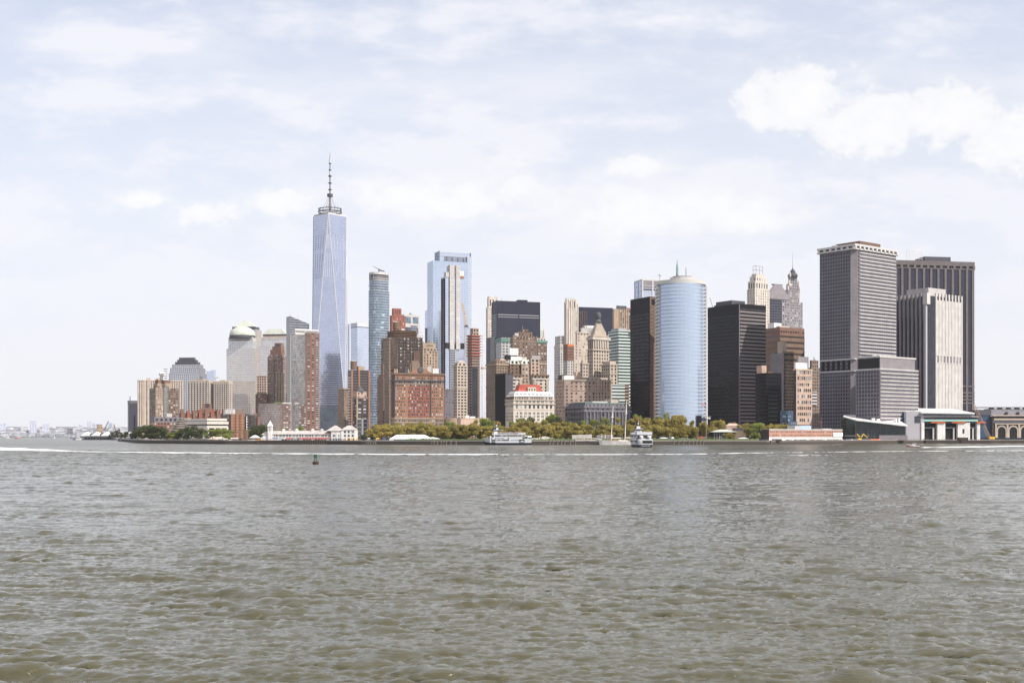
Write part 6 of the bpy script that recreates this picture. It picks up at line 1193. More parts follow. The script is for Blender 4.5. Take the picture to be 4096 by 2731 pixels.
# ================================================================ people (tiny, standing on decks)
def person_mesh(seed, top, legs):
    g = random.Random(seed); me = bpy.data.meshes.new('person'); bm = bmesh.new(); J = {}
    for n, c in dict(pel=(0, 0, .95), che=(0, 0, 1.38), nec=(0, 0, 1.52), hed=(0, -.02, 1.66), top=(0, -.02, 1.76), ls=(.19, 0, 1.42), le=(.26, -.04, 1.14), lh=(.22, -.2, .98), rs=(-.19, 0, 1.42), re=(-.26, -.03, 1.14), rh=(-.25, -.16, .92), lk=(.1, -.03, .5), lf=(.11, 0, .06), rk=(-.1, -.02, .5), rf=(-.11, .02, .06), lt=(.12, -.16, .03), rt=(-.12, -.14, .03)).items(): J[n] = bm.verts.new(c)
    for a, b in (('pel', 'che'), ('che', 'nec'), ('nec', 'hed'), ('hed', 'top'), ('che', 'ls'), ('ls', 'le'), ('le', 'lh'), ('che', 'rs'), ('rs', 're'), ('re', 'rh'), ('pel', 'lk'), ('lk', 'lf'), ('lf', 'lt'), ('pel', 'rk'), ('rk', 'rf'), ('rf', 'rt')): bm.edges.new((J[a], J[b]))
    bm.verts.ensure_lookup_table(); names = list(J); bm.to_mesh(me); bm.free(); o = bpy.data.objects.new('tmp', me); COL.objects.link(o); md = o.modifiers.new('s', 'SKIN')
    rad = dict(pel=.15, che=.17, nec=.06, hed=.105, top=.07, ls=.075, le=.05, lh=.045, rs=.075, re=.05, rh=.045, lk=.075, lf=.05, rk=.075, rf=.05, lt=.04, rt=.04)
    for i, n in enumerate(names): me.skin_vertices[0].data[i].radius = (rad[n], rad[n]*.8)
    me.skin_vertices[0].data[0].use_root = True
    dg = bpy.context.evaluated_depsgraph_get(); out = bpy.data.meshes.new_from_object(o.evaluated_get(dg)); bpy.data.objects.remove(o); out.name = 'person'
    for mn in (top, legs, 'skin', 'brown'): out.materials.append(MATS[mn])
    out.materials.pop(index=0) if out.materials[0] is None else None
    for pl in out.polygons:
        c = pl.center; pl.material_index = 0 if c.z > .93 and c.z < 1.5 else (1 if c.z <= .93 else (3 if c.z > 1.72 or c.y > .03 else 2))
    return out
PM = [person_mesh(i, a, c) for i, (a, c) in enumerate((('white', 'navy'), ('red', 'grey'), ('blue', 'tan'), ('white_paint', 'grey_dark'), ('pale_conc', 'navy'), ('brick_orange', 'slate')))]
PL = [('white top and navy trousers'), ('red top and grey trousers'), ('blue top and tan trousers'), ('cream top and dark trousers'), ('grey top and navy trousers'), ('orange top and slate trousers')]
def people(n, fn, where, group):
    for i in range(n):
        k = i % 6; o = bpy.data.objects.new('person', PM[k]); COL.objects.link(o); o.location = fn(i); o.rotation_euler.z = rnd.random()*6.28; s = .92+.14*rnd.random(); o.scale = (s*1.1, s*1.1, s); tag(o, 'person in %s %s' % (PL[k], where), 'person', '%s, %s' % (group, PL[k]))
# ================================================================ boats
def hull(M, L, B, z0, z1, sheer=.6, nose=.22, stern=.9, flare=.85, n=14):
    """bow at x=0, stern at x=L"""
    def hb(s): return B/2*(min(1, (s/nose))**.6 if s < nose else 1-(1-stern)*((s-nose)/(1-nose))**2)
    rings = []
    for i in range(n+1):
        s = i/n; h = max(hb(s), .05); zt = z1+sheer*max(0, 1-s*2.2)**2; rake = (1-s)*.06*L*0; rings.append([(s*L-.045*L*max(0, 1-s*3), -h, zt), (s*L, -h*flare, z0), (s*L, h*flare, z0), (s*L-.045*L*max(0, 1-s*3), h, zt)])
    k = len(M.v)
    for r in rings: M.v += r
    for i in range(n):
        a, b = k+4*i, k+4*i+4; M.f += [(a, a+1, b+1, b), (a+1, a+2, b+2, b+1), (a+2, a+3, b+3, b+2), (a+3, a, b, b+3)]
    M.f += [(k, k+3, k+2, k+1), (k+4*n, k+4*n+1, k+4*n+2, k+4*n+3)]; return M
def to_mesh(o):
    dg = bpy.context.evaluated_depsgraph_get(); me = bpy.data.meshes.new_from_object(o.evaluated_get(dg)); n = bpy.data.objects.new('lettering', me); COL.objects.link(n); n.parent = o.parent; bpy.data.objects.remove(o); return n
def ferry(label, loc, rz, L=37., text=True):
    t = thing('ferry', label, 'ferry', loc, rz); B = 10.
    hull(MB(), L, B*.96, -.6, 1.9, .5).build('lower_hull', 'navy', t); hull(MB(), L*.995, B, 1.85, 4.9, 1.1, flare=.97).build('hull', 'ferry_shade_white', t)
    def cabin(part, m, x0, x1, w, z0, z1): return MB().box(x0, x1, -w/2, w/2, z0, z1).build(part, m, t)
    cabin('main_cabin', 'ferry_shade_white', 5, 29.5, B*.985, 4.6, 6.4); cabin('upper_cabin', 'ferry_shade_white', 6.5, 16.5, B*.97, 6.3, 8.7); cabin('deck_shade_fill', 'deep', 16.6, 31.5, B*.8, 6.35, 8.2); cabin('boat_deck', 'ferry_shade_white', 5.4, 32, B*1.0, 8.2, 8.9)  # near black box stands in for the shade inside the open deck
    M = MB(); 
    for x in np.arange(17, 32.5, 2.4):
        for sy in (-1, 1): M.box(x-.12, x+.12, sy*B*.48-.1, sy*B*.48+.1, 6.3, 8.3)
    M.build('stanchion', 'ferry_shade_white', t); cabin('bulwark', 'pale_conc', 16.4, 31.8, B*.99, 6.3, 7.1); M = MB()
    for sy in (-1, 1): M.box(5.4, 32, sy*B*.5-.06, sy*B*.5+.06, 9.8, 9.95); [M.box(x, x+.1, sy*B*.5-.05, sy*B*.5+.05, 8.9, 9.9) for x in np.arange(5.4, 32, .9)]
    M.box(26.4, 32.1, -B*.505, -B*.49, 8.9, 10.1); M.box(26.4, 32.1, B*.49, B*.505, 8.9, 10.1); M.box(31.9, 32.1, -B*.5, B*.5, 8.9, 10.1); M.build('rail', 'ferry_shade_white', t)
    for sy in (-1, 1):
        y = sy*B*.5
        for x in np.arange(5.2, 18.5, 1.5): MB().box(x, x+1.25, y-.08, y+.08, 3.55, 4.55).build('window', 'w_std', t)
        for x in np.arange(7.4, 15.6, 1.5): MB().box(x, x+1.25, y*.985-.08, y*.985+.08, 7.0, 8.05).build('window', 'w_std', t)
        for x in np.arange(20.5, 27, 1.5): MB().box(x, x+.55, y-.07, y+.07, 3.7, 4.25).build('porthole', 'deep', t)
        MB().box(27.2, 31.2, y-.06, y+.06, 2.6, 4.6).build('side_opening', 'deep', t); MB().box(28, 30.5, y-.1, y+.1, 2.7, 3.6).build('fender_board', 'ferry_shade_white', t)
    MB().box(L-.2, L+.06, -4.1, 4.1, 2.8, 4.5).build('stern_opening', 'deep', t); MB().box(L-.1, L+.14, -4.1, -2.2, 2.8, 4.5).build('stern_door', 'pale_conc', t); MB().box(30.6, L-.2, -4.7, 4.7, 4.8, 5.3).build('stern_deck', 'ferry_shade_white', t); MB().box(29.4, 33.5, -4.4, 4.4, 5.3, 7.0).build('stern_cabin', 'deep', t); MB().box(33.4, 33.7, -4.6, 4.6, 5.3, 5.9).build('stern_bulwark', 'ferry_shade_white', t)
    ph = cabin('pilot_house', 'ferry_shade_white', 6.5, 9.5, 4.4, 8.9, 12.4); cabin('pilot_house_roof', 'ferry_shade_white', 6.2, 14.5, 5, 12.2, 12.5)
    MB().box(6.4, 9.6, -2.25, 2.25, 11.2, 11.9).build('pilot_window', 'w_dark', ph); MB().box(5.6, 8.2, -1.6, 1.6, 12.4, 14).build('funnel', 'black', t); MB().box(8.3, 10.2, -1.2, 1.2, 12.4, 14).build('bridge_box', 'ferry_shade_white', t)
    M = MB(); M.tube((9.2, 0, 13.5), (9.2, 0, 18.5), .1, .05); M.tube((8.2, 0, 16.4), (10.2, 0, 16.4), .07); M.tube((7, 1.6, 12), (7, 1.6, 17.5), .04); M.tube((7, -1.6, 12), (7, -1.6, 17.5), .04); M.build('mast', 'ferry_shade_white', t); MB().lathe([(.05, 0), (.5, .35), (.5, .7), (.05, 1.05)], 8.5, 0, 10, 15.2).build('radar_dome', 'white', t)
    M = MB(); n0 = 6
    for i in range(n0): M.quad((9.3+.35*i, .12*math.sin(i), 17.7-.03*i), (9.3+.35*(i+1), .12*math.sin(i+1), 17.7-.03*i), (9.3+.35*(i+1), .12*math.sin(i+1), 18.5-.03*i), (9.3+.35*i, .12*math.sin(i), 18.5-.03*i))
    M.build('flag', 'red', t); M = MB()
    for x in (32.4, 34.4, 36.2):
        for sy in (-2.6, 2.6): M.lathe([(.1, 0), (.95, .3), (.95, 1.5), (.1, 1.8)], x, sy, 10, 5.9)
    M.build('life_raft', 'white', t); M = MB()
    M.box(3.2, 4.6, -B*.42, B*.42, 1.9, 7.4); M.build('bow_gate', 'ferry_shade_white', t)
    if text:
        for s_, y0, rzz in (('STATUE CRUISES', -B*.5-.05, 0),):
            cu = bpy.data.curves.new('lettering', 'FONT'); cu.body = s_; cu.size = 1.25; cu.extrude = .02; cu.materials.append(MATS['navy_paint']); o = bpy.data.objects.new('lettering', cu); COL.objects.link(o); o.parent = t; o = to_mesh(o); o.location = (7.0, y0, 5.05); o.rotation_euler = (R(90), 0, 0); o.scale.x = .82
        MB().prism([(.6*math.cos(i*math.pi/3), .65*math.sin(i*math.pi/3)) for i in range(6)], 0, .1).build('emblem', 'navy_paint', t, (18.2, -B*.5-.02, 5.5)).rotation_euler.x = R(90)
    return t
Y = 954
fa = ferry('white three deck ferry seen from its side, crowded top deck, moored by the trees', (PX(1943, Y), Y, 0), R(4))
def on(o, x, y, z): return o.matrix_basis @ Vector((x, y, z))
people(34, lambda i: on(fa, 10+20.5*(i+.5)/34, (-4.3 if i % 3 else -2.2)+rnd.random()*.8, 8.9), 'on the top deck of the side-on ferry', 'passengers on the side-on ferry'); people(8, lambda i: on(fa, 25.5+.7*i, -4.4, 6.4) if i < 8 else None, 'on the middle deck of the side-on ferry', 'middle deck passengers of the side-on ferry')
Y = 762
fb = ferry('white ferry seen end-on, leaving the berth right of the schooner', (PX(2577, Y)-1.5, Y+37, 0), R(-86), 37., False)
cu = bpy.data.curves.new('lettering', 'FONT'); cu.body = 'MISS NEW YORK'; cu.size = .75; cu.extrude = .02; cu.align_x = 'CENTER'; cu.materials.append(MATS['white']); o = bpy.data.objects.new('lettering', cu); COL.objects.link(o); o.parent = fb; o = to_mesh(o); o.location = (37.05, 0, .75); o.rotation_euler = (R(90), 0, R(90))
people(7, lambda i: on(fb, 31.2, -4.2+1.4*i, 8.9), 'at the aft rail of the end-on ferry', 'passengers at the aft rail of the end-on ferry'); people(5, lambda i: on(fb, 33.0, -3.4+1.6*i, 5.35), 'on the lower aft deck of the end-on ferry', 'lower deck passengers of the end-on ferry')
# schooner
Y = 985; x0 = PX(2396, Y); t = thing('schooner', 'white hulled two masted schooner with furled sails moored by the slabs', 'sailing ship', (x0, Y-10, 0), R(2)); Ls = PX(2560, Y)-x0
hull(MB(), Ls, 6.4, -.4, 3.1, 1.6, .3, .55, .72).build('hull', 'white_paint', t); MB().box(4, Ls-4, -1.6, 1.6, 2.9, 4).build('deck_house', 'wood', t); zt = lambda py: PZ(py, Y)
for part, xb, yb, xt, yt, r in (('foremast', 2440, 1756, 2449, 1622, .32), ('mainmast', 2495, 1756, 2503, 1600, .34)):
    m_ = MB().tube((PX(xb, Y)-x0, 0, 2.5), (PX(xt, Y)-x0, 0, zt(yt)), r*1.2, r*.7, 8).build(part, 'sail', t); f = .64; xm = PX(xb+(xt-xb)*f, Y)-x0; MB().box(xm-1.2, xm+1.2, -.6, .6, zt(yb+(yt-yb)*f), zt(yb+(yt-yb)*f)+.4).build('crosstree', 'white_paint', m_); MB().tube((PX(xb+(xt-xb)*f, Y)-x0, 0, zt(yb+(yt-yb)*(f-.0))), (PX(xb+(xt-xb)*(f+.13), Y)-x0, 0, zt(yb+(yt-yb)*(f+.13))), .55, .5, 8).build('mast_doubling', 'white_paint', m_)
MB().tube((1.5, 0, 4.3), (PX(2338, Y)-x0, 0, 6.9), .3, .12).build('bowsprit', 'white_paint', t); 
for xa, xb, zz in ((2441, 2485, 5.2), (2498, 2552, 5.4)): M = MB(); M.tube((PX(xa, Y)-x0, 0, zz), (PX(xb, Y)-x0, 0, zz+.1), .22); M.tube((PX(xa+1, Y)-x0, 0, zz+.5), (PX(xb-6, Y)-x0, 0, zz+.6), .42, .3); M.build('boom_with_furled_sail', 'sail', t)
MB().tube((PX(2469, Y)-x0, -1.5, 3.6), (PX(2506, Y)-x0, -1.5, 3.3), .5, .4).build('furled_staysail', 'sail', t); M = MB(); top1 = (PX(2449, Y)-x0, 0, zt(1625)); top2 = (PX(2503, Y)-x0, 0, zt(1604))
for p, q_ in ((top1, (PX(2340, Y)-x0, 0, 6.8)), (top1, (2, 0, 4.4)), (top2, (PX(2443, Y)-x0, 0, 5)), (top2, (Ls, 0, 3.6)), (top1, top2)): M.tube(p, q_, .05, seg=4)
for tp, xb in ((top1, 2440), (top2, 2495)):
    for dx in (-1.5, 0, 1.5):
        for sy in (-3, 3): M.tube((tp[0], 0, tp[2]*.66), (PX(xb, Y)-x0+dx, sy, 3.2), .04, seg=4)
M.build('rigging', 'grey_dark', t); M = MB()
for k in range(5): M.box(Ls*(.4+.07*k), Ls*(.4+.07*k)+.5, -3.12, -3.0, 1.85, 2.05)
M.build('portlight', 'grey_dark', t)
# red speedboat
Y = 798; x0 = PX(3628, Y); t = thing('speedboat', 'small red and white speedboat with cabin heading left', 'boat', (x0, Y, .1), R(3)); t.rotation_euler.y = R(3); hull(MB(), 8.2, 2.6, -.4, .75, .6, .45, .9, .6).build('hull', 'red_roof', t); hull(MB(), 8.3, 2.75, .7, 1.15, .8, .45, .9, .95).build('deck', 'white', t); MB().frustum(3.2, 5.6, -1, 1, 1.1, 2.3, .5, .2).build('cabin', 'white_paint', t); MB().box(3.5, 5.4, -.98, .98, 1.55, 2.05).build('window', 'w_dark', t); MB().box(7.4, 8.4, -.4, .4, .3, 1.6).build('outboard_motor', 'black', t); M = MB(); M.tube((4.5, 0, 2.2), (4.7, 0, 3.4), .05); M.build('aerial', 'white', t)
people(2, lambda i: Vector((x0+5.9+.7*i, Y-.2+.5*i, 1.1)), 'in the cockpit of the red speedboat', 'crew of the red speedboat')
# left boats
Y = 1500; x0 = PX(482, Y); t = thing('work_boat', 'orange and white boat moored left of the white yacht', 'boat', (x0, Y, 0)); hull(MB(), 17, 5, -.3, 1.9, .6).build('hull', 'white_paint', t); MB().lathe([(3, 0), (2.6, 1.4), (.3, 2.2)], 9, 0, 12, 1.8).build('orange_cover', 'orange', t); MB().box(2.6, 4.2, -1, 1, 1.9, 5).build('wheel_house', 'white_paint', t); MB().box(12, 15, -1.5, 1.5, 1.9, 3).build('cargo_box', 'orange', t)
Y = 1470; x0 = PX(508, Y); t = thing('yacht', 'white multi deck motor yacht seen end-on by the left park', 'yacht', (x0, Y, 0)); hull(MB(), 16, 8, -.3, 3.2, .5, .3).build('hull', 'white_paint', t); zz = [3.2, 5.6, 8, 10]
for i in range(3): MB().box(1+1.2*i, 7-.4*i, -3.2+.5*i, 3.2-.5*i, zz[i], zz[i+1]-.5).build('deck_glazing', 'w_dark', t); MB().box(.6+1.2*i, 7.4-.4*i, -3.6+.5*i, 3.6-.5*i, zz[i+1]-.6, zz[i+1]).build('deck', 'white', t)
M = MB()
for dx in (2.8, 5.4): M.lathe([(.1, 0), (1.1, .5), (1.1, 1.2), (.1, 1.9)], dx, 0, 10, 10)
M.build('radar_dome', 'white', t); MB().tube((4.2, 0, 10), (4.2, 0, 14), .15, .05).build('mast', 'white', t)
o = MB().box(-1, 42, -3, 6, -1.5, 1.2).build('jetty', 'seawall_dark', None, (PX(484, 1490), 1488+2, 0)); tag(o, 'low dark jetty behind the orange boat and yacht', 'jetty')
# white roofed pier
Y = 2045; x0 = PX(300, Y); t = thing('ferry_terminal', 'floating pier terminal with row of white peaked roofs at far left', 'pier terminal', (x0, Y, 0)); q = lambda px: PX(px, Y)-x0; MB().box(q(303), q(462), -14, 14, -1, 1.5).build('pontoon', 'navy', t); MB().box(q(330), q(455), -10, 10, 1.5, 5.5).build('glazed_hall', 'g_dark', t)
for px, wpx in ((350, 34), (391, 34), (430, 34)): MB().frustum(q(px-wpx/2), q(px+wpx/2), -13, 13, PZ(1742, Y), PZ(1727, Y), q(px+wpx/2-3)-q(px), 11).build('peaked_roof', 'white_paint', t)
for px in (371, 411): MB().frustum(q(px-19), q(px+19), -12.5, 12.5, PZ(1744, Y), PZ(1731, Y), 7.5, 11).build('shade_tint_roof', 'slate', t)  # roofs between the white peaks coloured slate to stand for shade
M = MB()
for px in range(312, 460, 12): M.box(q(px)-.4, q(px)+.4, -13.5, -12.5, 1, PZ(1744, Y))
M.build('column', 'grey_dark', t); MB().box(q(316), q(345), -12, 0, 1.5, 4).build('ticket_house', 'pale_conc', t)
def smallboat(px, Y, L, label, mm, rows=2):
    t = thing('small_ferry', label, 'boat', (PX(px, Y), Y, 0)); hull(MB(), L, L*.28, -.3, 1.6, .6).build('hull', mm, t)
    for i in range(rows): MB().box(L*(.2+.1*i), L*(.9-.12*i), -L*.1, L*.1, 1.5+2.2*i, 2.2+2.2*i+.8).build('cabin', 'white_paint', t)
    MB().box(L*.25, L*.8, -L*.105, L*.105, 2.2, 2.9).build('window', 'w_dark', t); return t
smallboat(302, 2000, 10, 'small white ferry berthed at the left end of the white roofed pier', 'white'); smallboat(280, 3000, 17, 'white ferry with blue hull on the water left of the pier', 'blue', 3); smallboat(24, 2900, 8, 'tiny white boat nearest the left photo edge', 'white'); smallboat(58, 2900, 13, 'red hulled white boat far left', 'red', 1)
t = thing('sailboat', 'tiny white sailboat in the middle of the far left water', 'sailboat', (PX(212, 3000), 3000, 0)); hull(MB(), 6, 2, -.2, .9).build('hull', 'white', t); M = MB(); M.prism([(0, -.1), (3.2, -.1), (3.2, .1), (0, .1)], 1.2, 9, [(0, -.1), (.2, -.1), (.2, .1), (0, .1)]); M.build('sail', 'white', t, (2.4, 0, 0))
b = bld('ventilation_tower', 'square tan brick ventilation tower rising behind the white roofed pier', 388, 389, 409, 2120, 25, b=9); b.win(1700, None, 'tan', 3, 9, .3, .4, gl='w_dark', cap=20); M = MB()
for fx in (.02, .6): M.box(b.a*fx, b.a*(fx+.38), 0, b.b, b.z(1700), b.z(1697.5))
M.build('roof_vent', 'slate', b.root); b.done()
for px, Y, yb, xt, yt, l in ((416, 2600, 1722, 434, 1684, 'reddish far crane leaning right above the pier'), (462, 2600, 1718, 455, 1696, 'small far crane above the trees right of the pier')):
    t = thing('tower_crane', l, 'crane', (PX(px, Y), Y, GZ)); M = MB(); x1 = PX(xt, Y)-PX(px, Y); lattice(M, (0, 0, 0), (0, 0, PZ(yb, Y)-GZ), 2, .25, 10); M.build('mast', 'white_paint', t); M = MB(); lattice(M, (0, 0, PZ(yb, Y)-GZ), (x1, 0, PZ(yt, Y)-GZ), 1.6, .25, 12); M.build('jib', 'brick_orange', t)
t = thing('marker_column', 'slim rusty banded column left of the orange boat', 'column', (PX(477, 1800), 1800, 0)); M = MB(); M.cyl(0, 0, 1.5, 0, PZ(1716, 1800), 10); M.build('shaft', 'brown_mid', t); M = MB()
for k in range(3): M.cyl(0, 0, 1.6, 3+5*k, 5+5*k, 10)
M.build('band', 'pale_conc', t)
# buoy
Y = 321; t = thing('buoy', 'green navigation buoy with rusty float in front of the wake', 'buoy', (PX(1263, Y), Y, .05)); t.rotation_euler = (R(1), R(-2.5), .3)
MB().lathe([(.70, -.5), (.86, -.1), (.86, .62), (.80, .75), (.3, .80)], 0, 0, 20).build('float', 'float_rust', t); M = MB()
for i in range(4): a = i*math.pi/2+.5; M.tube((.44*math.cos(a), .44*math.sin(a), .7), (.33*math.cos(a), .33*math.sin(a), 2.0), .05)
M.box(-.33, .33, -.02, .02, 1.25, 1.31); M.build('cage_leg', 'buoy_green', t)
for k in range(4): o = MB().box(-.33, .33, -.36, -.33, 1.72, 2.72).build('radar_panel', 'buoy_green', t); o.rotation_euler.z = k*math.pi/2+.2
MB().lathe([(.36, 0), (.30, .05), (.1, .06)], 0, 0, 14, 2.70).build('top_plate', 'buoy_green', t); MB().lathe([(.09, 0), (.09, .14), (.02, .2)], 0, 0, 10, 2.74).build('lantern', 'mint', t); M = MB()
for i in range(12): a = i*math.pi/6; M.tube((.8*math.cos(a), .8*math.sin(a), .72), (.8*math.cos(a), .8*math.sin(a), .86), .03)
M.build('deck_lug', 'rust', t)
# ================================================================ right waterfront
# flagpoles
def flagpole(px, Y, yt, label, flags, yard=False, r=.22, base=1772):
    t = thing('flagpole', label, 'flagpole', (PX(px, Y), Y, GZ)); zt = PZ(yt, Y)-GZ; MB().tube((0, 0, 0), (0, 0, zt), r, r*.5, 8).build('pole', 'beige', t)
    if yard: MB().tube((-4, 0, PZ(1666, Y)-GZ), (4, 0, PZ(1666, Y)-GZ), .14).build('yard', 'white_paint', t)
    for (py, w_, h_, m_, sx, x0) in flags:
        M = MB(); z0 = PZ(py, Y)-GZ; n = 6
        for i in range(n): xa, xb = x0+sx*w_*i/n, x0+sx*w_*(i+1)/n; za, zb = -.5*h_*i/n, -.5*h_*(i+1)/n; M.quad((xa, .2*math.sin(i), z0-h_+za), (xb, .2*math.sin(i+1), z0-h_+zb), (xb, .2*math.sin(i+1), z0+zb), (xa, .2*math.sin(i), z0+za))
        fl = M.build('flag', flagmat if m_ == 'us' else m_, t)
    return t
flagmat = bpy.data.materials.new('stars_and_stripes'); flagmat.use_nodes = True; tt_ = NT(flagmat.node_tree); gp = tt_.add('ShaderNodeSeparateXYZ', {0: tt_.add('ShaderNodeTexCoord').outputs['Generated']})
st = tt_.math('GREATER_THAN', tt_.math('FRACT', tt_.math('MULTIPLY', gp.outputs[2], 6.5)), .5); cc = tt_.mix(st, (.6, .55, .52), (.45, .03, .05)); can = tt_.math('MULTIPLY', tt_.math('GREATER_THAN', gp.outputs[0], .58), tt_.math('GREATER_THAN', gp.outputs[2], .5)); tt_.l.new(tt_.mix(can, cc, (.03, .04, .18)), tt_.n['Principled BSDF'].inputs['Base Color'])
flagpole(2825, 1030, 1605, 'tall pale flagpole with crossed yard and several flags', ((1609, 3.6, 2.2, 'us', -1, 0), (1626, 1.6, 1.0, 'navy', -1, 0), (1667, 2.6, 1.5, 'navy_paint', -1, -1.2), (1667, 2.4, 1.4, 'white_paint', 1, 1.2)), True)
flagpole(1737, 1040, 1711, 'small flagpole with stars and stripes over the brick fort', ((1712, 1.8, 1.2, 'us', -1, 0),), r=.14)
flagpole(3286, 1080, 1670, 'thin mast with crosstree on the long brick building', ((1685, 1.6, .9, 'red', -1, 0),), r=.16)
# green roofed pavilion, brick chimney block, shrine
Y = 1035; t = thing('pavilion', 'low restaurant pavilion with shallow green hipped roof', 'pavilion', (PX(2900, Y), Y+8, GZ)); MB().box(-9, 9.5, -5, 6, 0, PZ(1727, Y)-GZ).build('wall', 'slate', t); MB().frustum(-11.5, 11, -7.5, 8, PZ(1727, Y)-GZ, PZ(1717, Y)-GZ, 8.5, 7).build('roof', 'copper', t); M = MB()
for k in range(9): M.box(-9+k*2.2, -8.7+k*2.2, -5.2, -4.9, 0, PZ(1728, Y)-GZ)
M.build('post', 'pale_conc', t); MB().box(-24, -9, -3, 3, 0, PZ(1745, Y)-GZ).build('side_wall', 'tan_dark', t)
Y = 1035; t = thing('brick_block', 'square brown brick stair block with dark cap beside the green roofed pavilion', 'building', (PX(2941, Y), Y+2, GZ)); w1 = PX(2974, Y)-PX(2941, Y); MB().box(0, w1, 0, 9, 0, PZ(1720, Y)-GZ).build('wall', 'tan_dark', t); MB().box(-.3, w1+.2, -.3, 9.3, PZ(1720, Y)-GZ, PZ(1711, Y)-GZ).build('cap', 'slate', t); MB().box(w1, w1+2.4, 1, 8, 0, PZ(1731, Y)-GZ).build('annex', 'tan_dark', t)
Y = 1120; t = thing('shrine_cupola', 'small white domed cupola with cross among the trees before the broad black tower', 'church', (PX(2883, Y), Y, GZ)); H0 = PZ(1712, Y)-GZ; MB().box(-1.9, 1.9, -1.9, 1.9, 0, H0+2).build('drum', 'white_paint', t); MB().lathe([(2.0, 0), (1.9, 1.5), (1.3, 3), (.4, 4.2), (.2, 5)], 0, 0, 12, H0+2).build('dome', 'white_paint', t); M = MB(); z1 = H0+7; M.box(-.12, .12, -.12, .12, z1-.3, z1+1.8); M.box(-.6, .6, -.1, .1, z1+.8, z1+1.1); M.build('cross', 'yellow', t)
t = thing('row_house', 'low pinkish roofed house half hidden by trees right of the cupola', 'house', (PX(2932, Y), Y+4, GZ)); H0 = PZ(1703, Y)-GZ; MB().box(-6, 6.5, -4, 5, 0, H0).build('wall', 'pink_stone', t); MB().frustum(-6.4, 7, -4.4, 5.4, H0, H0+2.6, 3.6, 4).build('roof', 'pink_stone', t); MB().box(1.6, 2.6, -1, .5, H0, H0+4).build('chimney', 'brick_rust', t)
Y = 1140; t = thing('glass_pavilion', 'dark glass entrance block with stacked pale slabs by the tall flagpole', 'building', (PX(2783, Y), Y, GZ)); q = lambda px: PX(px, Y)-PX(2783, Y); MB().box(q(2785), q(2806), 0, 6, 0, PZ(1662, Y)-GZ).build('wall', 'g_black', t); M = MB()
for py in (1673, 1690, 1712, 1728, 1742): M.box(q(2807), q(2830), .4, 6, PZ(py, Y)-GZ, PZ(py-6, Y)-GZ)
M.build('slab', 'pale_band', t); MB().box(q(2808), q(2829), .8, 6, 0, PZ(1664, Y)-GZ).build('glazing', 'g_dark', t)
Y = 1002; M = MB(); M.frustum(-1.3, 1.3, -.8, .8, 0, 2.2, .4); M.tube((-.6, 0, 2), (.9, 0, 4.4), .45, .2); M.tube((.5, 0, 2), (-.2, 0, 3.8), .4, .2); tag(M.build('sculpture', 'red', None, (PX(2808, Y), Y+6, GZ)), 'bright red abstract sculpture left of the tall flagpole', 'sculpture')
for px, l in ((2654, 'flat roofed snack kiosk with pale roof under the trees'), (2222, 'tiny kiosk with tan roof under the trees left of the slabs')): t = thing('kiosk', l, 'kiosk', (PX(px, 1006), 1006, GZ)); MB().box(-2, 2, -1.5, 1.5, 0, 2.3).build('wall', 'umber', t); MB().frustum(-3, 3, -2.4, 2.4, 2.3, 3.0, 1.0).build('roof', 'white_paint' if px > 2500 else 'tan', t)
o = thing('parasol', 'white domed parasol between the kiosk and the flagpole', 'parasol', (PX(2690, 1004), 1004, GZ)); MB().tube((0, 0, 0), (0, 0, 2.2), .06).build('pole', 'steel', o); MB().lathe([(1.5, 1.6), (1.35, 2.6), (.7, 3.3), (.05, 3.5)], 0, 0, 12).build('canopy', 'white', o)
o = thing('canopy_tent', 'long low white canopy right of the green roofed pavilion', 'canopy', (PX(2972, 1018), 1018, GZ)); MB().frustum(-5, 5, -2, 2, 2, 3, 3.5, 1.8).build('canopy', 'white_paint', o); M = MB()
for sx in (-4.5, 4.5): M.tube((sx, -1.8, 0), (sx, -1.8, 2.1), .1)
M.build('leg', 'steel', o)
# long brick building
b = bld('brick_building', 'long low salmon brick building with white ground floor bays by the water', 3062, 3077, 3369, 1046, 40, b=22)
b.win(1719, 1747, 'brick_rust', 2.75, 2.9*1.0, .42, .34, gl='w_std', cap=100, m0=.008)
for o in list(b.root.children):
    if o.name.startswith('wall'): o.data.materials[0] = mat('salmon_brick', (.36, .20, .145))
b.win(1748, None, 'white_paint', 5.6, 5, .72, .75, gl='w_bright', cap=110); b.box('parapet', 'pale_conc', (0, 1, 0, 1), 1715, 1719.5, .25); b.box('blank_sign_board', 'white', (.865, 1.0, -.03, .0), 1729, 1745); b.box('side_wall', 'umber', (-.005, 0, 0, 1), 1717); b.box('rooftop_unit', 'blue_band', (.48, .64, .3, .7), 1700, 1716); b.box('rooftop_unit', 'pale_conc', (.42, .49, .3, .7), 1702, 1716); b.box('rooftop_unit', 'pale_conc', (.80, .93, .3, .7), 1712, 1716); b.done()
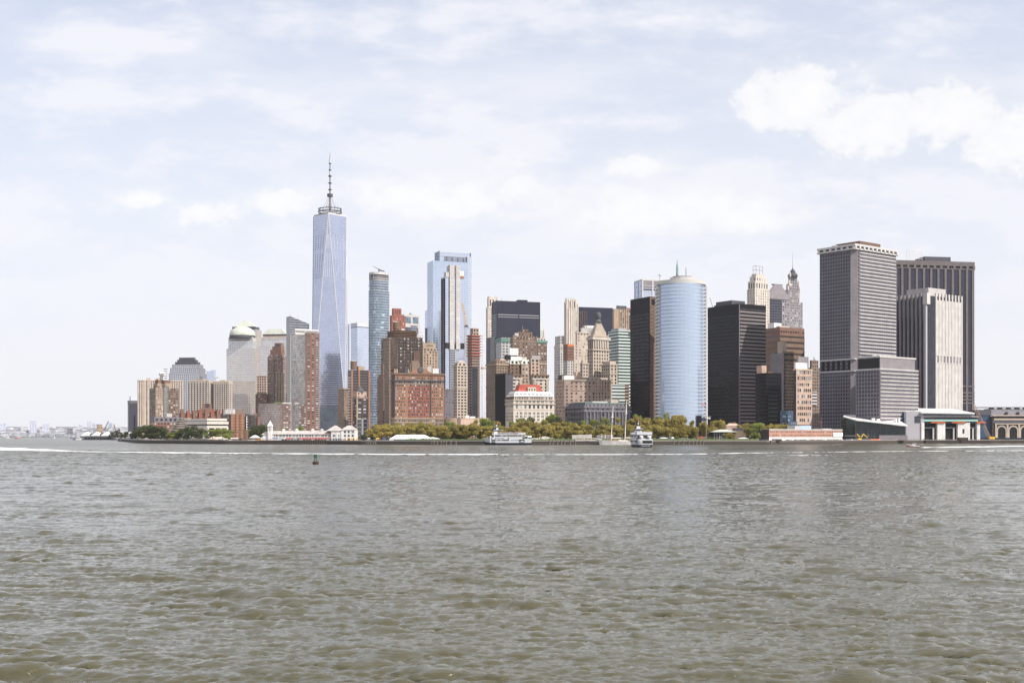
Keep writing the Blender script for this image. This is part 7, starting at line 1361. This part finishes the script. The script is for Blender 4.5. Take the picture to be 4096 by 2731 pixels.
# parked cars
def car(first, loc, rz, paint, label):
    def part(M, name, m, p): return M.build(name, m, p)
    t = thing('parked_car', label, 'car', loc, rz, 'cars parked before the brick building'); M = MB(); prof = [(-2.2, .35), (2.15, .35), (2.2, .75), (1.2, .9), (.7, 1.4), (-1.1, 1.42), (-1.8, .95), (-2.25, .85)]; n = len(prof); k = 0
    M.v += [(x, -.85, z) for x, z in prof]+[(x, .85, z) for x, z in prof]; M.f += [tuple(range(n)), tuple(range(2*n-1, n-1, -1))]+[(i, n+i, n+(i+1) % n, (i+1) % n) for i in range(n)]
    part(M, 'body', paint, t); M = MB(); M.box(-1.0, .65, -.87, .87, .95, 1.32); part(M, 'window', 'w_dark', t)
    for sx in (-1.35, 1.35):
        for sy in (-.8, .8):
            o = MB().cyl(0, 0, .33, -.1, .1, 12).build('wheel', 'rubber', t, (sx, sy, .33)); o.rotation_euler.x = R(90)
    return t
cols = ['black', 'white', 'black', 'steel', 'black', 'navy', 'white_paint', 'black', 'orange', 'black', 'steel', 'white', 'black', 'red_roof', 'navy', 'black', 'white', 'black', 'steel', 'white_paint']; cn = dict(black='black', white='white', steel='silver', navy='dark blue', white_paint='cream', orange='orange', red_roof='dark red')
ordw = ['leftmost', 'second from left', 'third from left', 'fourth from left', 'fifth from left', 'sixth from left', 'seventh from left', 'eighth from left', 'ninth from left', 'tenth from left', 'tenth from right', 'ninth from right', 'eighth from right', 'seventh from right', 'sixth from right', 'fifth from right', 'fourth from right', 'third from right', 'second from right', 'rightmost']
for i, c in enumerate(cols): px = 3152+i*13.2; Y = shore_y(px)+7+(i % 2)*3.2; car(i == 0, (PX(px, Y), Y, GZ-.24), R(40)+(R(90) if i % 3 else 0), c, '%s car parked before the long brick building, %s' % (cn[c], ordw[i]))
# barrier shed on wall, excavator
t = thing('dark_shed', 'low dark shed at the left end of the car park', 'shed', (PX(3095, 1012), 1012, GZ), R(20)); MB().box(0, 8, 0, 3, 0, 1.5).build('wall', 'umber', t); MB().box(-.2, 8.2, -.2, 3.2, 1.5, 1.8).build('roof', 'slate', t)
Y = 1128; t = thing('excavator', 'yellow excavator with raised arm right of the car park', 'excavator', (PX(3438, Y), Y, GZ-.2), R(10)); M = MB(); M.box(-2, 2, -1.4, -.8, 0, .9); M.box(-2, 2, .8, 1.4, 0, .9); M.build('track', 'rubber', t); MB().box(-1.9, 1.6, -1.3, 1.3, 1, 2.3).build('body', 'yellow', t); MB().box(-.2, 1.4, -1.3, -.2, 2.2, 3.5).build('cab', 'w_dark', t); M = MB(); M.tube((1.2, 0, 2.2), (-2.6, 0, 6.4), .45, .35); M.build('boom', 'yellow', t) ; M = MB(); M.tube((1.0, 0, 2.2), (4.2, 0, 6.4), .4, .32); M.tube((4.2, 0, 6.4), (8.4, 0, 2.4), .32, .25); M.build('boom', 'yellow', t); MB().frustum(7.7, 9.3, -.6, .6, .9, 2.4, .2).build('bucket', 'rust', t)
o = tag(MB().box(0, 10, 0, 1, 0, 1.4).build('barrier', 'orange', None, (PX(3483, 1122), 1122, GZ), R(12)), 'orange construction barrier on the quay right of the excavator', 'barrier')
# glass ferry terminal
Y = 1150; x0 = PX(3370, Y); t = thing('ferry_terminal', 'glass ferry terminal with thin sloping white roof in front of the grey twin towers', 'terminal', (x0, Y, GZ)); q = lambda px, yy=0: PX(px, Y+yy)-x0; z = lambda py: PZ(py, Y)-GZ
M = MB(); n = 0; P = [(q(3371), -2, z(1664)), (q(3415), -8, z(1679)), (q(3610), -16, z(1702)), (q(3625), 20, z(1681)), (q(3625), 60, z(1656)), (q(3378, 60), 60, z(1655))]
M.v += P+[(x, y, zz-.9) for x, y, zz in P]; k = len(P); M.f += [(5, 0, 1), (5, 1, 2), (5, 2, 3), (5, 3, 4)]+[(k+c_, k+b_, k+a_) for a_, b_, c_ in ((5, 0, 1), (5, 1, 2), (5, 2, 3), (5, 3, 4))]+[(k+i, k+(i+1) % k, (i+1) % k, i) for i in range(k)]; M.build('roof', 'white_paint', t)
M = MB(); g_ = [(q(3388), 2), (q(3418), -4), (q(3606), -11), (q(3606), 22), (q(3388), 22)]; tops = [z(1668), z(1682), z(1703), z(1694), z(1680)]; kk = len(M.v); M.v += [(x, y, 0) for x, y in g_]+[(x, y, zz-.8) for (x, y), zz in zip(g_, tops)]; M.f += [(kk+i, kk+(i+1) % 5, kk+5+(i+1) % 5, kk+5+i) for i in range(5)]+[tuple(kk+5+i for i in range(5))]; M.build('glass_wall', 'g_bottle', t); M = MB()
for i in range(9): f = i/8; M.tube((q(3418)+(q(3606)-q(3418))*f, -4.2-7*f, 0), (q(3418)+(q(3606)-q(3418))*f, -4.2-7*f, z(1682)+(z(1703)-z(1682))*f-.9), .22)
for i in range(7): zz = 2+i*2.2; f1 = min(1, max(.05, (z(1682)-1-zz)/(z(1682)-z(1703)+.01))); M.tube((q(3418), -4.3, zz), (q(3418)+(q(3606)-q(3418))*f1, -4.3-7*f1, zz), .10)
M.build('mullion', 'grey', t); M = MB(); M.box(q(3370), q(3600), -14, -11.5, 0, 1.2); M.box(q(3366), q(3460), -12, -9, 4.2, 4.7); M.box(q(3500), q(3612), -13.5, -12, 0, 5); M.build('quay_wall', 'mauve', t); M = MB()
for px, hh in ((3495, 1.8), (3515, 1.2), (3588, 1.6), (3595, 2)): M.box(q(px), q(px)+2.6, 4, 8, z(1690), z(1679)+hh)
M.build('roof_vent', 'white_paint', t)
Y = 1180; x0 = PX(3621, Y); t = thing('ferry_terminal', 'white multi bay ferry terminal with tilted roof and orange light strips', 'terminal', (x0, Y, GZ-.5), R(4)); q = lambda px: PX(px, Y)-x0; z = lambda py: PZ(py, Y)-GZ+.5
MB().box(0, q(3698), 0, 50, 0, z(1645)).build('stair_block', 'pale_band', t); MB().box(q(3616), q(3624), -.5, 20, 0, z(1648)).build('glass_corner', 'g_steel', t); MB().box(q(3698), q(3925), 14, 50, 0, z(1648)).build('hall', 'mauve', t); M = MB(); P = [(q(3657), 55, z(1625)), (q(3681), -3, z(1648)), (q(3902), -3, z(1651)), (q(3915), 55, z(1630))]; M.v += P+[(x, y, zz-1.1) for x, y, zz in P]; M.f += [(0, 1, 2, 3), (7, 6, 5, 4)]+[(4+i, 4+(i+1) % 4, (i+1) % 4, i) for i in range(4)]; M.build('roof', 'white_paint', t)
MB().box(q(3685), q(3912), 3, 14, z(1666), z(1652)).build('clerestory', 'g_mid', t); MB().box(q(3684), q(3922), -1, 14, z(1667), z(1664)).build('deck_edge', 'white_band', t); MB().box(q(3688), q(3922), .5, 14, z(1677), z(1667)).build('sign_fascia', 'slate', t); MB().box(q(3686), q(3922), .2, 14, z(1685), z(1677)).build('glazed_strip', 'mint', t); MB().box(q(3660), q(3684), -.4, 4, z(1690), z(1664)).build('corner_window', 'g_dark', t)
MB().box(q(3690), q(3928), 2, 14, z(1692), z(1685)).build('canopy_soffit', 'slate', t)
for xa, xb in ((3724, 3782), (3810, 3866), (3912, 3950)): MB().box(q(xa), q(xb), -2.2, -1.2, z(1691), z(1687.5)).build('light_strip', 'orange', t); MB().box(q(xa)-1.5, q(xb)+1, -1.2, 4, z(1692.5), z(1690.5)).build('canopy', 'slate', t)
for xa, xb in ((3686, 3698), (3752, 3784), (3836, 3886), (3916, 3928)): MB().box(q(xa), q(xb), -1, 10, 0, z(1690)).build('pier', 'white_paint', t)
for xa, xb in ((3699, 3752), (3785, 3836), (3887, 3916)): MB().box(q(xa), q(xb), 3, 12, 0, z(1691)).build('ferry_slip', 'deep', t); MB().box(q(xa), q(xb), .6, 1.2, z(1711), z(1709)).build('slip_bar', 'pale_band', t); MB().box(q(xb)-4, q(xb)-2.4, 1, 2, 0, z(1712)).build('slip_post', 'pale_conc', t)
MB().box(q(3855), q(3863), -1.1, -.9, z(1733), z(1715)).build('window', 'w_dark', t)
M = MB()
for xa, xb, zz in ((3700, 3840, 3.2), (3835, 3870, 5.8), (3870, 3960, 3)): M.box(PX(xa, 1150)-PX(3700, 1150), PX(xb, 1150)-PX(3700, 1150), 0, 6, -2, zz)
tag(M.build('slip_fender', 'umber', None, (PX(3700, 1150), 1148, 0)), 'dark timber fender wall in front of the white ferry terminal', 'fender')
# beaux arts ferry house at the right edge
Y = 1205; x0 = PX(3938, Y); t = thing('ferry_house', 'ornate cream and dark iron ferry house with round arches at the right photo edge', 'ferry building', (x0, Y, GZ-.5), R(2)); q = lambda px: PX(px, Y)-x0; z = lambda py: PZ(py, Y)-GZ+.5; XR = q(4330)
MB().box(q(3926), q(3968), 3, 30, 0, z(1660)).build('side_wing', 'dusk_blue', t); MB().box(q(3920), q(3970), 2.6, 30, z(1660), z(1638)).build('wing_roof', 'grey_dark', t); MB().box(q(3968), XR, 0, 30, 0, z(1664)).build('wall', 'umber', t); M = MB(); nn = 9; aw = q(4043)-q(3996)
M.box(q(3968), XR, -1.2, .5, z(1664), z(1659)); M.box(q(3976), XR, -.9, .3, z(1680), z(1673)); M.box(q(3980), XR, -.5, .3, z(1697), z(1692)); M.build('cornice', 'beige', t); MB().box(q(3970), XR, -.6, .3, z(1692), z(1681)).build('frieze', 'grey_dark', t)
M = MB()
for k in range(nn):
    xc = q(4007)+k*aw
    M.box(xc-aw*.5-.9, xc-aw*.5+.9, -.9, .4, 0, z(1698)); n2 = 12; ri, ro = aw*.33, aw*.45
    for i in range(n2):
        a0, a1 = math.pi*i/n2, math.pi*(i+1)/n2; zz = z(1722); kq = len(M.v)
        for yy in (-.7, .1):
            for a, r in ((a0, ri), (a1, ri), (a1, ro), (a0, ro)): M.v.append((xc+r*math.cos(a), yy, zz+r*math.sin(a)))
        M.f += [tuple(kq+j for j in qq) for qq in ((0, 1, 2, 3), (7, 6, 5, 4), (3, 2, 6, 7), (1, 0, 4, 5))]
    M.box(xc-ro, xc-ri, -.7, .1, 0, z(1722)); M.box(xc+ri, xc+ro, -.7, .1, 0, z(1722))
M.build('arcade', 'beige', t)
for k in range(nn): xc = q(4007)+k*aw; ri = aw*.33; MB().prism([(-ri, 0), (ri, 0)]+[(ri*math.cos(i*math.pi/10), z(1722)+ri*math.sin(i*math.pi/10)) for i in range(11)], 0, .3).build('arch_opening', 'deep', t, (xc, -.05, .1)).rotation_euler.x = R(90)
MB().frustum(q(3966), XR, 1, 29, z(1660), z(1634), 1.5, 9).build('mansard_roof', 'grey', t); M = MB()
for k in range(nn): xc = q(4030)+k*aw; M.box(xc-1.1, xc+1.1, .2, 5, z(1658), z(1650)); M.lathe([(1.3, 0), (.9, .8), (.1, 1.3)], xc, 1.2, 8, z(1650))
M.build('dormer', 'umber', t); MB().box(q(3934), XR, 8, 24, z(1629), z(1627)).build('roof_canopy', 'umber', t); M = MB()
for k in range(6): M.cyl(q(3990)+k*9, 14, 2.6, z(1636), z(1630), 10)
M.build('roof_vent', 'white_paint', t); MB().box(q(3860), XR, -18, -14, -3, 3.0).build('quay_wall', 'navy', t)
# crane by it
Y = 1190; t = thing('crawler_crane', 'tan crawler crane with leaning lattice boom before the blue side wing', 'crane', (PX(3955, Y), Y-4, GZ)); M = MB(); lattice(M, (PX(3951, Y)-PX(3955, Y), 0, 2.5), (PX(3896, Y)-PX(3955, Y), 4, PZ(1622, Y)-GZ), 2.2, .2); M.build('boom', 'tan', t); MB().box(-1.5, 4, -1.6, 1.6, 1, 3.4).build('cab', 'yellow', t); M = MB(); M.box(-2.4, 4.2, -2, -1.2, 0, 1); M.box(-2.4, 4.2, 1.2, 2, 0, 1); M.build('track', 'rubber', t)
# lamps and people on the esplanade
for i, px in enumerate((640, 760, 836, 1555, 2060, 2180, 2360, 2500, 2680, 2880, 3000)): Y = shore_y(px)+8; t = thing('street_lamp', 'white globe lamp post on the esplanade', 'street lamp', (PX(px, Y), Y, GZ-.2), 0, 'esplanade lamps'); MB().tube((0, 0, 0), (0, 0, 3.6), .07).build('post', 'grey_dark', t); MB().lathe([(.05, 0), (.32, .2), (.32, .5), (.05, .7)], 0, 0, 10, 3.6).build('globe', 'white', t)
def walker(i): px = (610+i*13) if i < 14 else (2140+(i-14)*46); Y = shore_y(px)+4+rnd.random()*4; return Vector((PX(px, Y), Y, GZ-.2))
people(32, walker, 'on the esplanade behind the sea wall', 'people strolling on the esplanade')
